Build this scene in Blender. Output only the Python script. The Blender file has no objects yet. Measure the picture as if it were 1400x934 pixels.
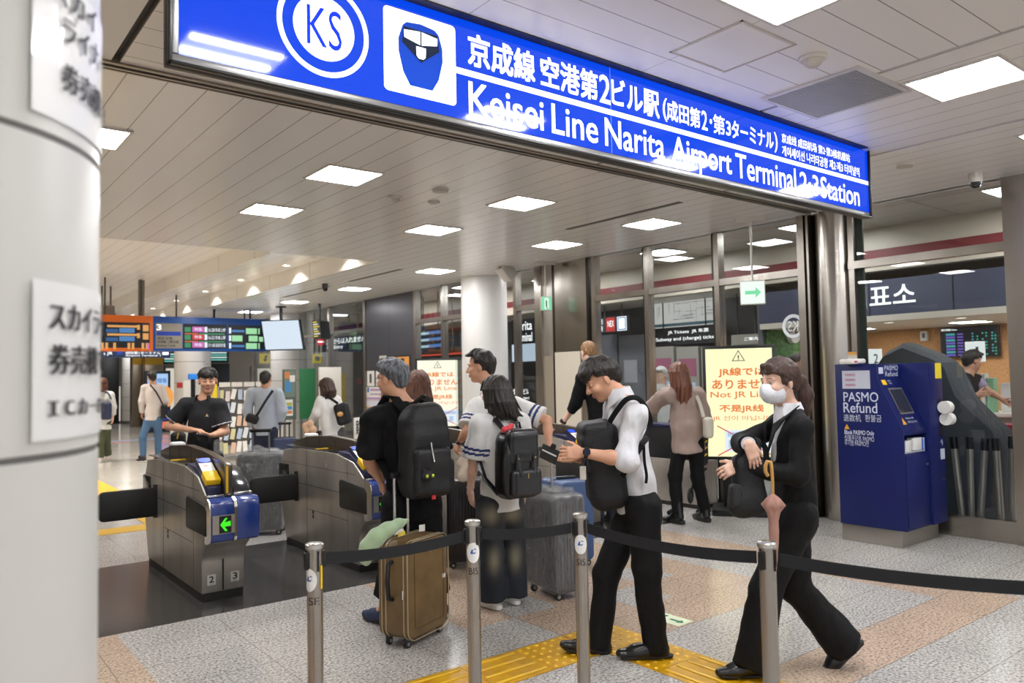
import bpy, bmesh, math, random
import numpy as np
from mathutils import Vector, Matrix
random.seed(7); RNG = np.random.default_rng(7)
SC = bpy.context.scene
COL = SC.collection
PI = math.pi

# ------------------------------------------------------------------ camera, world, exposure
EYE = 1.6                                       # eye height
FPX = 1056.28                                   # focal length for a frame 1400 wide
YAW, PITCH, ROLL = math.radians(38.155), math.radians(2.5675), math.radians(-1.1239)
_f = np.array([math.sin(YAW)*math.cos(PITCH), math.cos(YAW)*math.cos(PITCH), math.sin(PITCH)])
_r = np.array([math.cos(YAW), -math.sin(YAW), 0.0]); _u = np.cross(_r, _f)
_c, _s = math.cos(ROLL), math.sin(ROLL)
CR, CU, CF = _c*_r + _s*_u, -_s*_r + _c*_u, _f
CE = np.array([0, 0, EYE])
cam = bpy.data.cameras.new('camera'); camo = bpy.data.objects.new('camera', cam); COL.objects.link(camo)
camo.matrix_world = Matrix(((CR[0], CU[0], -CF[0], 0), (CR[1], CU[1], -CF[1], 0), (CR[2], CU[2], -CF[2], EYE), (0, 0, 0, 1)))
cam.sensor_width = 36.0; cam.lens = FPX/1400*36; cam.clip_start = 0.05; cam.clip_end = 200
cam.dof.use_dof = True; cam.dof.focus_distance = 4.7; cam.dof.aperture_fstop = 2.6
SC.camera = camo
SC.view_settings.view_transform = 'Standard'; SC.view_settings.look = 'None'
SC.view_settings.exposure = 0.0; SC.view_settings.gamma = 1.0; SC.view_settings.use_curve_mapping = False
SC.cycles.use_denoising = True; SC.cycles.max_bounces = 8; SC.cycles.transparent_max_bounces = 16
SC.cycles.caustics_reflective = False; SC.cycles.caustics_refractive = False
SC.cycles.sample_clamp_indirect = 6.0
wd = bpy.data.worlds.new('ambient_fill'); SC.world = wd; wd.use_nodes = True  # even ambient fill added through the open sides, not daylight
wd.node_tree.nodes['Background'].inputs[0].default_value = (0.97, 0.98, 1.0, 1)
wd.node_tree.nodes['Background'].inputs[1].default_value = 0.8
PANEL_LIGHT = 43.0                               # ceiling panels

# ------------------------------------------------------------------ measuring helpers
def ray(x, y): return CF + (x-700)/FPX*CR - (y-467)/FPX*CU
def on(x, y, ax, v):                             # point of a sight line on an axis plane
    d = ray(x, y); return CE + (v-CE[ax])/d[ax]*d
def at(x, y, d): return CE + ray(x, y)*d         # point of a sight line at depth d
GR = np.array([math.cos(YAW), -math.sin(YAW), 0.0]); GF = np.array([math.sin(YAW), math.cos(YAW), 0.0]); UP = np.array([0, 0, 1.0])
def nrm(v): v = np.asarray(v, float); return v/max(np.linalg.norm(v), 1e-9)

# ------------------------------------------------------------------ materials
def lin(c):
    if isinstance(c, str): c = [int(c[i:i+2], 16) for i in (0, 2, 4)]
    c = [x/255.0 for x in c]
    return tuple(x/12.92 if x <= 0.04045 else ((x+0.055)/1.055)**2.4 for x in c) + (1.0,)
MC = {}
def M(col, rough=0.5, metal=0.0, spec=0.5, emit=None, es=0.0, coat=0.0, sheen=0.0, noise=None, bump=None, key=None):
    k = (str(col), rough, metal, spec, str(emit), es, coat, sheen, str(noise), str(bump), key)
    if k in MC: return MC[k]
    m = bpy.data.materials.new('material'); m.use_nodes = True
    nt = m.node_tree; b = nt.nodes['Principled BSDF']
    b.inputs['Base Color'].default_value = lin(col); b.inputs['Roughness'].default_value = rough
    b.inputs['Metallic'].default_value = metal; b.inputs['Specular IOR Level'].default_value = spec
    b.inputs['Coat Weight'].default_value = coat
    if sheen: b.inputs['Sheen Weight'].default_value = sheen
    if emit is not None:
        b.inputs['Emission Color'].default_value = lin(emit); b.inputs['Emission Strength'].default_value = es
        if es < 10: m.cycles.emission_sampling = 'NONE' if es < 2.2 else 'FRONT'
    if noise or bump:
        tc = nt.nodes.new('ShaderNodeTexCoord')
        def nz(scale, stretch=(1, 1, 1), det=3):
            mp = nt.nodes.new('ShaderNodeMapping'); mp.inputs['Scale'].default_value = stretch
            nt.links.new(tc.outputs['Object'], mp.inputs[0])
            n = nt.nodes.new('ShaderNodeTexNoise'); n.inputs['Scale'].default_value = scale; n.inputs['Detail'].default_value = det
            nt.links.new(mp.outputs[0], n.inputs['Vector']); return n
        if noise:                                # (scale, other colour, low, high, stretch)
            n = nz(noise[0], noise[4] if len(noise) > 4 else (1, 1, 1))
            r = nt.nodes.new('ShaderNodeValToRGB'); r.color_ramp.elements[0].position = noise[2]; r.color_ramp.elements[1].position = noise[3]
            r.color_ramp.elements[0].color = lin(noise[1]); r.color_ramp.elements[1].color = lin(col)
            nt.links.new(n.outputs[0], r.inputs[0]); nt.links.new(r.outputs[0], b.inputs['Base Color'])
        if bump:                                 # (scale, strength, stretch)
            n = nz(bump[0], bump[2] if len(bump) > 2 else (1, 1, 1), 4)
            bp = nt.nodes.new('ShaderNodeBump'); bp.inputs['Strength'].default_value = bump[1]; bp.inputs['Distance'].default_value = bump[3] if len(bump) > 3 else 0.01
            nt.links.new(n.outputs[0], bp.inputs['Height']); nt.links.new(bp.outputs[0], b.inputs['Normal'])
    MC[k] = m; return m
def E(col, s): return M('101010', 0.4, emit=col, es=s)   # a lit surface
def math_node(nt, op, a, b=None, c=None):
    n = nt.nodes.new('ShaderNodeMath'); n.operation = op
    for i, v in enumerate((a, b, c)):
        if v is None: continue
        if isinstance(v, (int, float)): n.inputs[i].default_value = v
        else: nt.links.new(v, n.inputs[i])
    return n.outputs[0]
def joint_lines(nt, pairs):
    """1 on thin joints of a panel pattern; pairs of (axis, pitch, offset, width)"""
    tc = nt.nodes.new('ShaderNodeTexCoord'); sp = nt.nodes.new('ShaderNodeSeparateXYZ'); nt.links.new(tc.outputs['Object'], sp.inputs[0])
    out = None
    for ax, pitch, off, w in pairs:
        v = math_node(nt, 'SUBTRACT', sp.outputs[ax], off); v = math_node(nt, 'DIVIDE', v, pitch); v = math_node(nt, 'FRACT', v)
        v = math_node(nt, 'LESS_THAN', v, w/pitch)
        out = v if out is None else math_node(nt, 'MAXIMUM', out, v)
    return out
def panel_mat(col, line, pairs, rough=0.4, spec=0.5, metal=0.0, bumpy=0.0):
    k = ('panel', str(col), str(line), str(pairs), rough)
    if k in MC: return MC[k]
    m = bpy.data.materials.new('panelling'); m.use_nodes = True; nt = m.node_tree; b = nt.nodes['Principled BSDF']
    b.inputs['Roughness'].default_value = rough; b.inputs['Specular IOR Level'].default_value = spec; b.inputs['Metallic'].default_value = metal
    f = joint_lines(nt, pairs); mx = nt.nodes.new('ShaderNodeMix'); mx.data_type = 'RGBA'
    nt.links.new(f, mx.inputs['Factor']); mx.inputs['A'].default_value = lin(col); mx.inputs['B'].default_value = lin(line)
    nt.links.new(mx.outputs['Result'], b.inputs['Base Color'])
    MC[k] = m; return m
def granite(a, b_, c_, scale=70, rough=0.2, pairs=(), joint='706a64', spec=0.5):
    m = bpy.data.materials.new('granite'); m.use_nodes = True; nt = m.node_tree; b = nt.nodes['Principled BSDF']
    tc = nt.nodes.new('ShaderNodeTexCoord')
    n = nt.nodes.new('ShaderNodeTexNoise'); n.inputs['Scale'].default_value = scale; n.inputs['Detail'].default_value = 2.5; n.inputs['Roughness'].default_value = 0.65
    nt.links.new(tc.outputs['Object'], n.inputs['Vector'])
    r = nt.nodes.new('ShaderNodeValToRGB'); e = r.color_ramp.elements
    e[0].position = 0.36; e[0].color = lin(a); e[1].position = 0.62; e[1].color = lin(c_)
    x = e.new(0.47); x.color = lin(b_)
    nt.links.new(n.outputs[0], r.inputs[0]); colr = r.outputs[0]
    n2 = nt.nodes.new('ShaderNodeTexNoise'); n2.inputs['Scale'].default_value = 2.2; nt.links.new(tc.outputs['Object'], n2.inputs['Vector'])
    hv = nt.nodes.new('ShaderNodeHueSaturation'); nt.links.new(colr, hv.inputs['Color'])
    nt.links.new(math_node(nt, 'MULTIPLY_ADD', n2.outputs[0], 0.25, 0.875), hv.inputs['Value']); colr = hv.outputs[0]
    if pairs:
        f = joint_lines(nt, pairs); mx = nt.nodes.new('ShaderNodeMix'); mx.data_type = 'RGBA'
        nt.links.new(f, mx.inputs['Factor']); nt.links.new(colr, mx.inputs['A']); mx.inputs['B'].default_value = lin(joint)
        colr = mx.outputs['Result']
    nt.links.new(colr, b.inputs['Base Color']); b.inputs['Roughness'].default_value = rough; b.inputs['Specular IOR Level'].default_value = spec
    return m
def glass_mat(tint=(242, 245, 245), refl=1.0, rough=0.0):
    k = ('glass', tint, refl, rough)
    if k in MC: return MC[k]
    m = bpy.data.materials.new('clear_glass'); m.use_nodes = True; nt = m.node_tree; nt.nodes.clear()
    o = nt.nodes.new('ShaderNodeOutputMaterial'); t = nt.nodes.new('ShaderNodeBsdfTransparent'); g = nt.nodes.new('ShaderNodeBsdfGlossy'); fr = nt.nodes.new('ShaderNodeLayerWeight'); mx = nt.nodes.new('ShaderNodeMixShader')
    t.inputs[0].default_value = lin(tint); g.inputs['Roughness'].default_value = rough; fr.inputs[0].default_value = 0.5
    nt.links.new(math_node(nt, 'MULTIPLY_ADD', math_node(nt, 'POWER', fr.outputs[1], 4.0), 0.85*refl, 0.035*refl), mx.inputs[0]); nt.links.new(t.outputs[0], mx.inputs[1]); nt.links.new(g.outputs[0], mx.inputs[2]); nt.links.new(mx.outputs[0], o.inputs[0])
    MC[k] = m; return m
def film_mat():
    """loose clear wrapping film: mostly see-through with crinkled highlights"""
    if 'film' in MC: return MC['film']
    m = bpy.data.materials.new('wrapping_film'); m.use_nodes = True; nt = m.node_tree; nt.nodes.clear()
    o = nt.nodes.new('ShaderNodeOutputMaterial'); t = nt.nodes.new('ShaderNodeBsdfTransparent'); g = nt.nodes.new('ShaderNodeBsdfGlossy'); d = nt.nodes.new('ShaderNodeBsdfDiffuse'); mx = nt.nodes.new('ShaderNodeMixShader'); m2 = nt.nodes.new('ShaderNodeMixShader')
    tc = nt.nodes.new('ShaderNodeTexCoord'); mp = nt.nodes.new('ShaderNodeMapping'); mp.inputs['Scale'].default_value = (9, 9, 2.5); mp.inputs['Rotation'].default_value = (0.5, 0.6, 0)
    n = nt.nodes.new('ShaderNodeTexNoise'); n.inputs['Scale'].default_value = 3.5; n.inputs['Detail'].default_value = 6; n.inputs['Distortion'].default_value = 1.2
    nt.links.new(tc.outputs['Object'], mp.inputs[0]); nt.links.new(mp.outputs[0], n.inputs['Vector'])
    bp = nt.nodes.new('ShaderNodeBump'); bp.inputs['Strength'].default_value = 1.0; bp.inputs['Distance'].default_value = 0.08; nt.links.new(n.outputs[0], bp.inputs['Height'])
    g.inputs['Roughness'].default_value = 0.07; nt.links.new(bp.outputs[0], g.inputs['Normal']); nt.links.new(bp.outputs[0], d.inputs['Normal'])
    d.inputs[0].default_value = lin('cfd2d4'); mx.inputs[0].default_value = 0.6
    nt.links.new(d.outputs[0], mx.inputs[1]); nt.links.new(g.outputs[0], mx.inputs[2])
    m2.inputs[0].default_value = 0.30; nt.links.new(t.outputs[0], m2.inputs[1]); nt.links.new(mx.outputs[0], m2.inputs[2]); nt.links.new(m2.outputs[0], o.inputs[0])
    MC['film'] = m; return m
STEEL = M('b8b2aa', 0.27, 1.0, noise=(3.0, 'a29c94', 0.3, 0.7, (1, 1, .08)), bump=(220, 0.03, (1, 1, .01)))
STEEL2 = M('c4beb6', 0.38, 0.8, noise=(4.0, 'a59f97', 0.3, 0.7, (1, 1, .25)))
CHROME = M('d0cdc8', 0.18, 1.0); DARKSTEEL = M('4a4846', 0.35, 1.0)
BLACK = M('131313', 0.5); BLACKP = M('17181a', 0.35); WHITE = M('e9e7e2', 0.5); RUBBER = M('1b1b1c', 0.7)
WHITE_E = E('ffffff', 1.6)

# ------------------------------------------------------------------ objects
ORG = {}
def tag(o, label=None, cat=None, group=None, kind=None):
    if label: o['label'] = label
    if cat: o['category'] = cat
    if group: o['group'] = group
    if kind: o['kind'] = kind
    return o
def thing(name, label, cat, loc, group=None, rotz=0.0):
    o = bpy.data.objects.new(name, None); COL.objects.link(o); o.location = loc; o.rotation_euler = (0, 0, rotz)
    o.empty_display_size = 0.1; ORG[o.name] = np.array(loc, float); return tag(o, label, cat, group)
def copy_tree(o, parent=None):
    c = o.copy(); COL.objects.link(c); c.parent = parent; ORG[c.name] = ORG.get(o.name, np.zeros(3))
    for ch in list(o.children): copy_tree(ch, c)
    return c
def link(name, me, parent=None, local=False, label=None, base=None):
    """one mesh object: a child of PARENT, or top-level with its origin at its foot"""
    o = bpy.data.objects.new(name, me); COL.objects.link(o)
    if parent is not None:
        og = ORG[parent.name]; o.parent = parent; ORG[o.name] = og
        if not local and np.any(og): me.transform(Matrix.Translation(-Vector(og)))
    elif not local and base is not False:
        n = len(me.vertices); a = np.empty(n*3, np.float32); me.vertices.foreach_get('co', a); a = a.reshape(-1, 3)
        b = np.array([(a[:, 0].min()+a[:, 0].max())/2, (a[:, 1].min()+a[:, 1].max())/2, a[:, 2].min()])
        me.transform(Matrix.Translation(-Vector(b))); o.location = b; ORG[o.name] = b
    else: ORG[o.name] = np.zeros(3)
    if label: o['label'] = label
    return o
def axes_from(z, hint=(0, 0, 1)):
    z = nrm(z); h = np.array(hint, float)
    if abs(z @ h) > 0.95: h = np.array([1.0, 0, 0]) if abs(z[0]) < 0.9 else np.array([0, 1.0, 0])
    x = nrm(np.cross(h, z)); return x, np.cross(z, x), z
class MB:
    def __init__(s): s.v = []; s.f = []; s.m = []
    def add(s, vs, fs, mi=0):
        k = len(s.v); s.v += [tuple(float(c) for c in p) for p in vs]; s.f += [tuple(i+k for i in f) for f in fs]; s.m += [mi]*len(fs); return s
    def box(s, lo, hi, mi=0):
        x0, y0, z0 = lo; x1, y1, z1 = hi
        return s.add([(x0, y0, z0), (x1, y0, z0), (x1, y1, z0), (x0, y1, z0), (x0, y0, z1), (x1, y0, z1), (x1, y1, z1), (x0, y1, z1)],
                     [(0, 3, 2, 1), (4, 5, 6, 7), (0, 1, 5, 4), (1, 2, 6, 5), (2, 3, 7, 6), (3, 0, 4, 7)], mi)
    def obox(s, c, ax, h, mi=0):
        c = np.array(c, float); ax = [np.array(a, float) for a in ax]
        P = [c+sx*h[0]*ax[0]+sy*h[1]*ax[1]+sz*h[2]*ax[2] for sz in (-1, 1) for sx, sy in ((-1, -1), (1, -1), (1, 1), (-1, 1))]
        return s.add(P, [(0, 3, 2, 1), (4, 5, 6, 7), (0, 1, 5, 4), (1, 2, 6, 5), (2, 3, 7, 6), (3, 0, 4, 7)], mi)
    def quad(s, a, b, c, d, mi=0): return s.add([a, b, c, d], [(0, 1, 2, 3)], mi)
    def prism(s, poly, o, ux, uy, un, mi=0, side=None):
        """extrude a 2-D outline from its plane by the vector un"""
        o = np.array(o, float); ux = np.array(ux, float); uy = np.array(uy, float); un = np.array(un, float); n = len(poly)
        A = [o+p[0]*ux+p[1]*uy for p in poly]; B = [a+un for a in A]
        if np.dot(np.cross(ux, uy), un) > 0: fs0 = [tuple(range(n))[::-1], tuple(range(n, 2*n))]; sd = [(i, (i+1) % n, (i+1) % n+n, i+n) for i in range(n)]
        else: fs0 = [tuple(range(n)), tuple(range(n, 2*n))[::-1]]; sd = [((i+1) % n, i, i+n, (i+1) % n+n) for i in range(n)]
        a2 = sum(poly[i][0]*poly[(i+1) % n][1]-poly[(i+1) % n][0]*poly[i][1] for i in range(n))
        if a2 < 0: fs0 = [f[::-1] for f in fs0]; sd = [f[::-1] for f in sd]
        k = len(s.f); s.add(A+B, fs0+sd, mi)
        if side is not None:
            for i in range(n): s.m[k+2+i] = side
        return s
    def tube(s, path, r, n=10, mi=0, closed=False, caps=True, flat=None):
        """flat = (vector, factor): squash across that vector to make a strap"""
        P = [np.array(p, float) for p in path]; m = len(P); rs = r if hasattr(r, '__len__') else [r]*m; k = len(s.v); V = []
        hint = None
        for i in range(m):
            if closed: t = nrm(P[(i+1) % m]-P[i-1])
            else: t = nrm(P[min(i+1, m-1)]-P[max(i-1, 0)])
            if hint is None: x, y, _ = axes_from(t)
            else: x = nrm(hint-t*(hint @ t)); y = np.cross(t, x)
            hint = x
            if flat is not None:
                fv = np.array(flat[0][i] if hasattr(flat[0][0], '__len__') else flat[0], float); y = nrm(fv-t*(fv @ t)); x = np.cross(y, t); q = flat[1]
            else: q = 1.0
            for j in range(n):
                a = 2*PI*j/n; V.append(P[i]+rs[i]*(math.cos(a)*x+math.sin(a)*q*y))
        F = []
        for i in range(m if closed else m-1):
            for j in range(n): a, b = i*n+j, i*n+(j+1) % n; c, d = ((i+1) % m)*n+(j+1) % n, ((i+1) % m)*n+j; F.append((a, b, c, d))
        if caps and not closed: F += [tuple(range(n))[::-1], tuple(range((m-1)*n, m*n))]
        return s.add(V, F, mi)
    def lathe(s, prof, o=(0, 0, 0), z=(0, 0, 1), n=24, mi=0, cap=True):
        x, y, z = axes_from(z); o = np.array(o, float); V = []
        for r, h in prof:
            for j in range(n): a = 2*PI*j/n; V.append(o+h*z+r*(math.cos(a)*x+math.sin(a)*y))
        F = [(i*n+j, i*n+(j+1) % n, (i+1)*n+(j+1) % n, (i+1)*n+j) for i in range(len(prof)-1) for j in range(n)]
        if cap: F += [tuple(range(n))[::-1], tuple(range((len(prof)-1)*n, len(prof)*n))]
        return s.add(V, F, mi)
    def sphere(s, c, r, n=12, mi=0, ax=None):
        c = np.array(c, float); R = r if hasattr(r, '__len__') else (r, r, r); ax = ax if ax is not None else np.eye(3); V = []; h = n//2
        for i in range(1, h):
            t = PI*i/h
            for j in range(n):
                a = 2*PI*j/n; q = (math.sin(t)*math.cos(a)*R[0], math.sin(t)*math.sin(a)*R[1], math.cos(t)*R[2]); V.append(c+q[0]*np.array(ax[0])+q[1]*np.array(ax[1])+q[2]*np.array(ax[2]))
        V += [c+R[2]*np.array(ax[2]), c-R[2]*np.array(ax[2])]; T = len(V)-2
        F = [(i*n+j, (i+1)*n+j, (i+1)*n+(j+1) % n, i*n+(j+1) % n) for i in range(h-2) for j in range(n)]
        F += [(T, j, (j+1) % n) for j in range(n)]+[(T+1, (h-2)*n+(j+1) % n, (h-2)*n+j) for j in range(n)]
        return s.add(V, F, mi)
    def mesh(s, mats, smooth=None, bevel=0.0, seg=2, bang=30):
        me = bpy.data.meshes.new('mesh'); me.from_pydata(s.v, [], s.f)
        for m in (mats if isinstance(mats, (list, tuple)) else [mats]): me.materials.append(m)
        if any(s.m): me.polygons.foreach_set('material_index', s.m)
        if bevel > 0:
            bm = bmesh.new(); bm.from_mesh(me)
            es = [e for e in bm.edges if len(e.link_faces) == 2 and e.calc_face_angle(0) > math.radians(bang)]
            bmesh.ops.bevel(bm, geom=es, offset=bevel, segments=seg, profile=0.5, affect='EDGES', clamp_overlap=True)
            bm.to_mesh(me); bm.free()
        if smooth is None: smooth = 40 if bevel > 0 else 0
        if smooth: me.polygons.foreach_set('use_smooth', [True]*len(me.polygons)); me.set_sharp_from_angle(angle=math.radians(smooth))
        me.update(); return me
    def build(s, name, mats, parent=None, smooth=None, bevel=0.0, seg=2, local=False, label=None, bang=30):
        return link(name, s.mesh(mats, smooth, bevel, seg, bang), parent, local, label)
def solo(mb, name, mats, label, cat, group=None, **k): return tag(mb.build(name, mats, None, **k), label, cat, group)
def struct(mb, name, mats, parent=None, label=None, **k):
    o = mb.build(name, mats, parent, local=parent is None, **k)
    if parent is None: o['kind'] = 'structure'
    if label: o['label'] = label
    return o
def rrect(w, h, r, n=5, cx=0, cy=0):
    P = []
    for sx, sy, a0 in ((1, 1, 0), (-1, 1, 90), (-1, -1, 180), (1, -1, 270)):
        for i in range(n+1):
            a = math.radians(a0+90*i/n); P.append((cx+sx*(w/2-r)+r*math.cos(a), cy+sy*(h/2-r)+r*math.sin(a)))
    return P
def circle(r, n=28, cx=0, cy=0): return [(cx+r*math.cos(2*PI*i/n), cy+r*math.sin(2*PI*i/n)) for i in range(n)]

# ------------------------------------------------------------------ lettering
TC = {}
def glyphs(s, bold):
    k = s
    if k not in TC:
        c = bpy.data.curves.new('lettering', 'FONT'); c.body = s; c.resolution_u = 3
        o = bpy.data.objects.new('lettering', c); COL.objects.link(o); bpy.context.view_layer.update()
        me = bpy.data.meshes.new_from_object(o.evaluated_get(bpy.context.evaluated_depsgraph_get()))
        n = len(me.vertices); a = np.empty(n*3, np.float32); me.vertices.foreach_get('co', a)
        TC[k] = (a.reshape(-1, 3)[:, :2].astype(float), [tuple(p.vertices) for p in me.polygons])
        bpy.data.objects.remove(o); bpy.data.meshes.remove(me); bpy.data.curves.remove(c)
    return TC[k]
def put_text(mb, s, o, ux, uy, w, h, mi=0, bold=0.0, lift=0.0015, align='l'):
    """write S into the rectangle of width w and height h whose lower-left corner is o (w or h None keeps proportions)"""
    v, f = glyphs(s, bold); lo, hi = v.min(0), v.max(0); sz = hi-lo; ux = nrm(ux); uy = nrm(uy); un = np.cross(ux, uy)
    if h is None: h = w*sz[1]/sz[0]
    if w is None: w = h*sz[0]/sz[1]
    q = (v-lo)/sz; sh = {'l': 0, 'c': -0.5, 'r': -1}[align]
    d = min(max(bold, 0.0)*1.1, .03)*h       # heavier strokes: the same outline laid down shifted a little
    sh_ = [(0, 0)] if d < 1e-5 else [(-d, -d), (d, -d), (d, d), (-d, d)]
    for i, (ax_, ay_) in enumerate(sh_):
        P = np.array(o, float)+(lift+i*2e-5)*un+((q[:, 0]+sh)*w+ax_)[:, None]*ux+(q[:, 1]*h+ay_)[:, None]*uy
        mb.add(P, f, mi)
    return mb
def bar(mb, o, ux, uy, x0, y0, x1, y1, mi=0, lift=0.001):
    ux = nrm(ux); uy = nrm(uy); o = np.array(o, float)+lift*np.cross(ux, uy)
    return mb.quad(o+x0*ux+y0*uy, o+x1*ux+y0*uy, o+x1*ux+y1*uy, o+x0*ux+y1*uy, mi)
def flatpoly(mb, o, ux, uy, poly, mi=0, lift=0.001):
    ux = nrm(ux); uy = nrm(uy); o = np.array(o, float)+lift*np.cross(ux, uy)
    a = sum(poly[i][0]*poly[(i+1) % len(poly)][1]-poly[(i+1) % len(poly)][0]*poly[i][1] for i in range(len(poly)))
    if a < 0: poly = poly[::-1]
    return mb.add([o+p[0]*ux+p[1]*uy for p in poly], [tuple(range(len(poly)))], mi)
def ring(mb, o, ux, uy, r0, r1, mi=0, lift=0.001, n=40, sx=1.0):
    ux = nrm(ux); uy = nrm(uy); o = np.array(o, float)+lift*np.cross(ux, uy); V = []
    for r in (r0, r1):
        for i in range(n): a = 2*PI*i/n; V.append(o+sx*r*math.cos(a)*ux+r*math.sin(a)*uy)
    return mb.add(V, [(i, n+i, n+(i+1) % n, (i+1) % n) for i in range(n)], mi)
# ------------------------------------------------------------------ the setting: floor
def ceil_z(x, y): return (CZ if y < 10.06 else 3.91 if x < 4.5 else 3.6 if x < 5.45 else CZ) if x < 7.9 else 3.45
CZ = 3.32                                       # ceiling height
JO = [(0, 0.76, 3.20-0.76*8, 0.004), (1, 0.38, 3.25-0.38*20, 0.004)]
gr_grey = granite('797673', 'b0aca7', 'd5d1cb', 62, 0.2, JO, '7c756e')
gr_pink = granite('7f7063', 'bca590', 'd6bea8', 62, 0.2, JO, '7c6c62')
gr_dark = granite('302f2e', '403f3e', '545250', 60, 0.16, [(0, 0.78, 1.70-0.78*10, 0.005), (1, 0.7, 5.53-7, 0.005)], '55524f')
gr_far = granite('a39d97', 'c5bfb7', 'dad4cb', 45, 0.12, [(0, 0.8, 0, 0.004), (1, 0.8, 0, 0.004)], '968e85')
fm = MB()
xs = [-8, -2, 1.08, 2.82, 3.20, 3.58, 3.96, 4.34, 4.44, 4.82, 5.2, 5.68, 6.1, 6.55, 7.9, 18]
ys = [-5, 0, 2.11, 2.49, 3.25, 3.63, 3.72, 4.1, 4.5, 4.88, 5.53, 7.6, 11.5, 44]
def floor_kind(x, y):
    if y > 11.5: return 3
    if y > 5.53:
        return 2 if (y < 7.6 and -2 < x < 6.55) else 0
    if x < 1.08: return 1 if y > 0 and x > -2 else 0
    if 5.68 < x < 6.1 and y > 2.11: return 1
    if 3.2 < x < 6.1 and 2.11 < y < 2.49: return 1
    if 2.82 < x < 5.2 and y > 3.25:
        if (4.44 < x < 4.82 and 4.1 < y < 4.5) or (3.96 < x < 4.34 and 3.72 < y < 4.1): return 0
        if (2.82 < x < 3.2 and 3.63 < y < 4.1) or (3.2 < x < 3.58 and 4.1 < y < 4.5): return 0
        return 1
    return 0
for i in range(len(xs)-1):
    for j in range(len(ys)-1):
        fm.quad((xs[i], ys[j], 0), (xs[i+1], ys[j], 0), (xs[i+1], ys[j+1], 0), (xs[i], ys[j+1], 0), floor_kind((xs[i]+xs[i+1])/2, (ys[j]+ys[j+1])/2))
struct(fm, 'floor', [gr_grey, gr_pink, gr_dark, gr_far])

# ------------------------------------------------------------------ ceilings
CC = 'f2eee8'; CL = '8d857b'
slat_y = panel_mat(CC, CL, [(0, 0.2165, 1.16-2.165, 0.007)], 0.24, 0.6)
slat_x = panel_mat(CC, CL, [(1, 0.205, 1.70-4.1, 0.006), (0, 1.2, 0.88, 0.004)], 0.33)
slat_yn = panel_mat(CC, CL, [(0, 0.205, 4.45-2.05, 0.006)], 0.3)
plain_c = panel_mat(CC, CL, [(0, 1.2, 0, 0.005)], 0.36)
face_m = panel_mat('f0ebe2', '857b70', [(1, 1.85, 10.6, 0.012)], 0.3)
def slab(name, x0, x1, y0, y1, z, m, t=0.06):
    b = MB(); b.box((x0, y0, z), (x1, y1, z+t)); return struct(b, name, m)
slab('ceiling', -6, 7.9, 4.6, 10.06, CZ, slat_y)
slab('ceiling', 5.45, 7.9, 10.06, 40, CZ, slat_y)
slab('ceiling', 4.5, 5.45, 10.06, 40, 3.6, panel_mat(CC, CL, [(0, 0.24, 4.5, 0.006)], 0.25))
slab('ceiling', -8, 4.5, 10.06, 40, 3.91, panel_mat(CC, CL, [(0, 0.2165, 1.16-2.165, 0.006), (1, 5.4, 12.5, 0.012)], 0.3))
slab('ceiling', 0.88, 4.42, -5, 4.47, CZ, slat_x)
slab('ceiling', -6, 0.84, -5, 4.47, CZ, plain_c)
slab('ceiling', 4.45, 6.10, -5, 4.47, CZ, slat_yn)
slab('ceiling', 6.135, 7.9, -5, 4.47, CZ, slat_yn)
b = MB(); b.box((4.47, 10.09, 3.6), (4.5, 40, 3.97)); struct(b, 'ceiling_step', face_m)
b = MB(); b.box((5.42, 10.09, CZ), (5.45, 40, 3.66)); struct(b, 'ceiling_step', face_m)
b = MB(); b.box((-8, 10.06, CZ), (5.45, 10.09, 3.97)); struct(b, 'ceiling_step', face_m)
b = MB(); b.box((0.84, -5, CZ+0.03), (0.88, 4.47, CZ+0.09)); b.box((4.42, -5, CZ+0.03), (4.45, 4.47, CZ+0.09)); b.box((6.10, -5, CZ+0.03), (6.135, 4.47, CZ+0.09))
struct(b, 'trim_1', M('4a4642', 0.6))
b = MB(); b.box((-6, 4.47, CZ-0.012), (7.75, 4.50, CZ+0.06), 0); b.box((-6, 4.50, CZ+0.01), (7.75, 4.535, CZ+0.06), 1); b.box((-6, 4.535, CZ-0.012), (7.75, 4.56, CZ+0.06), 0); b.box((-6, 4.56, CZ+0.015), (7.75, 4.585, CZ+0.06), 1); b.box((-6, 4.585, CZ-0.008), (7.75, 4.60, CZ+0.06), 0)
struct(b, 'trim_2', [M('8d8478', 0.35, 0.6), M('2b2825', 0.5)])
b = MB()
for x, y0, y1 in ((6.13, 5.0, 6.7), (6.13, 10.6, 12.4), (6.13, 13.2, 15.4)): b.box((x-0.035, y0, CZ-0.004), (x+0.035, y1, CZ+0.02))
struct(b, 'trim_3', M('5d574f', 0.5))
b = MB(); b.box((0.8, 2.93, CZ-0.006), (5.85, 2.985, CZ+0.02)); struct(b, 'trim_4', M('1f1f22', 0.4))

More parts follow.
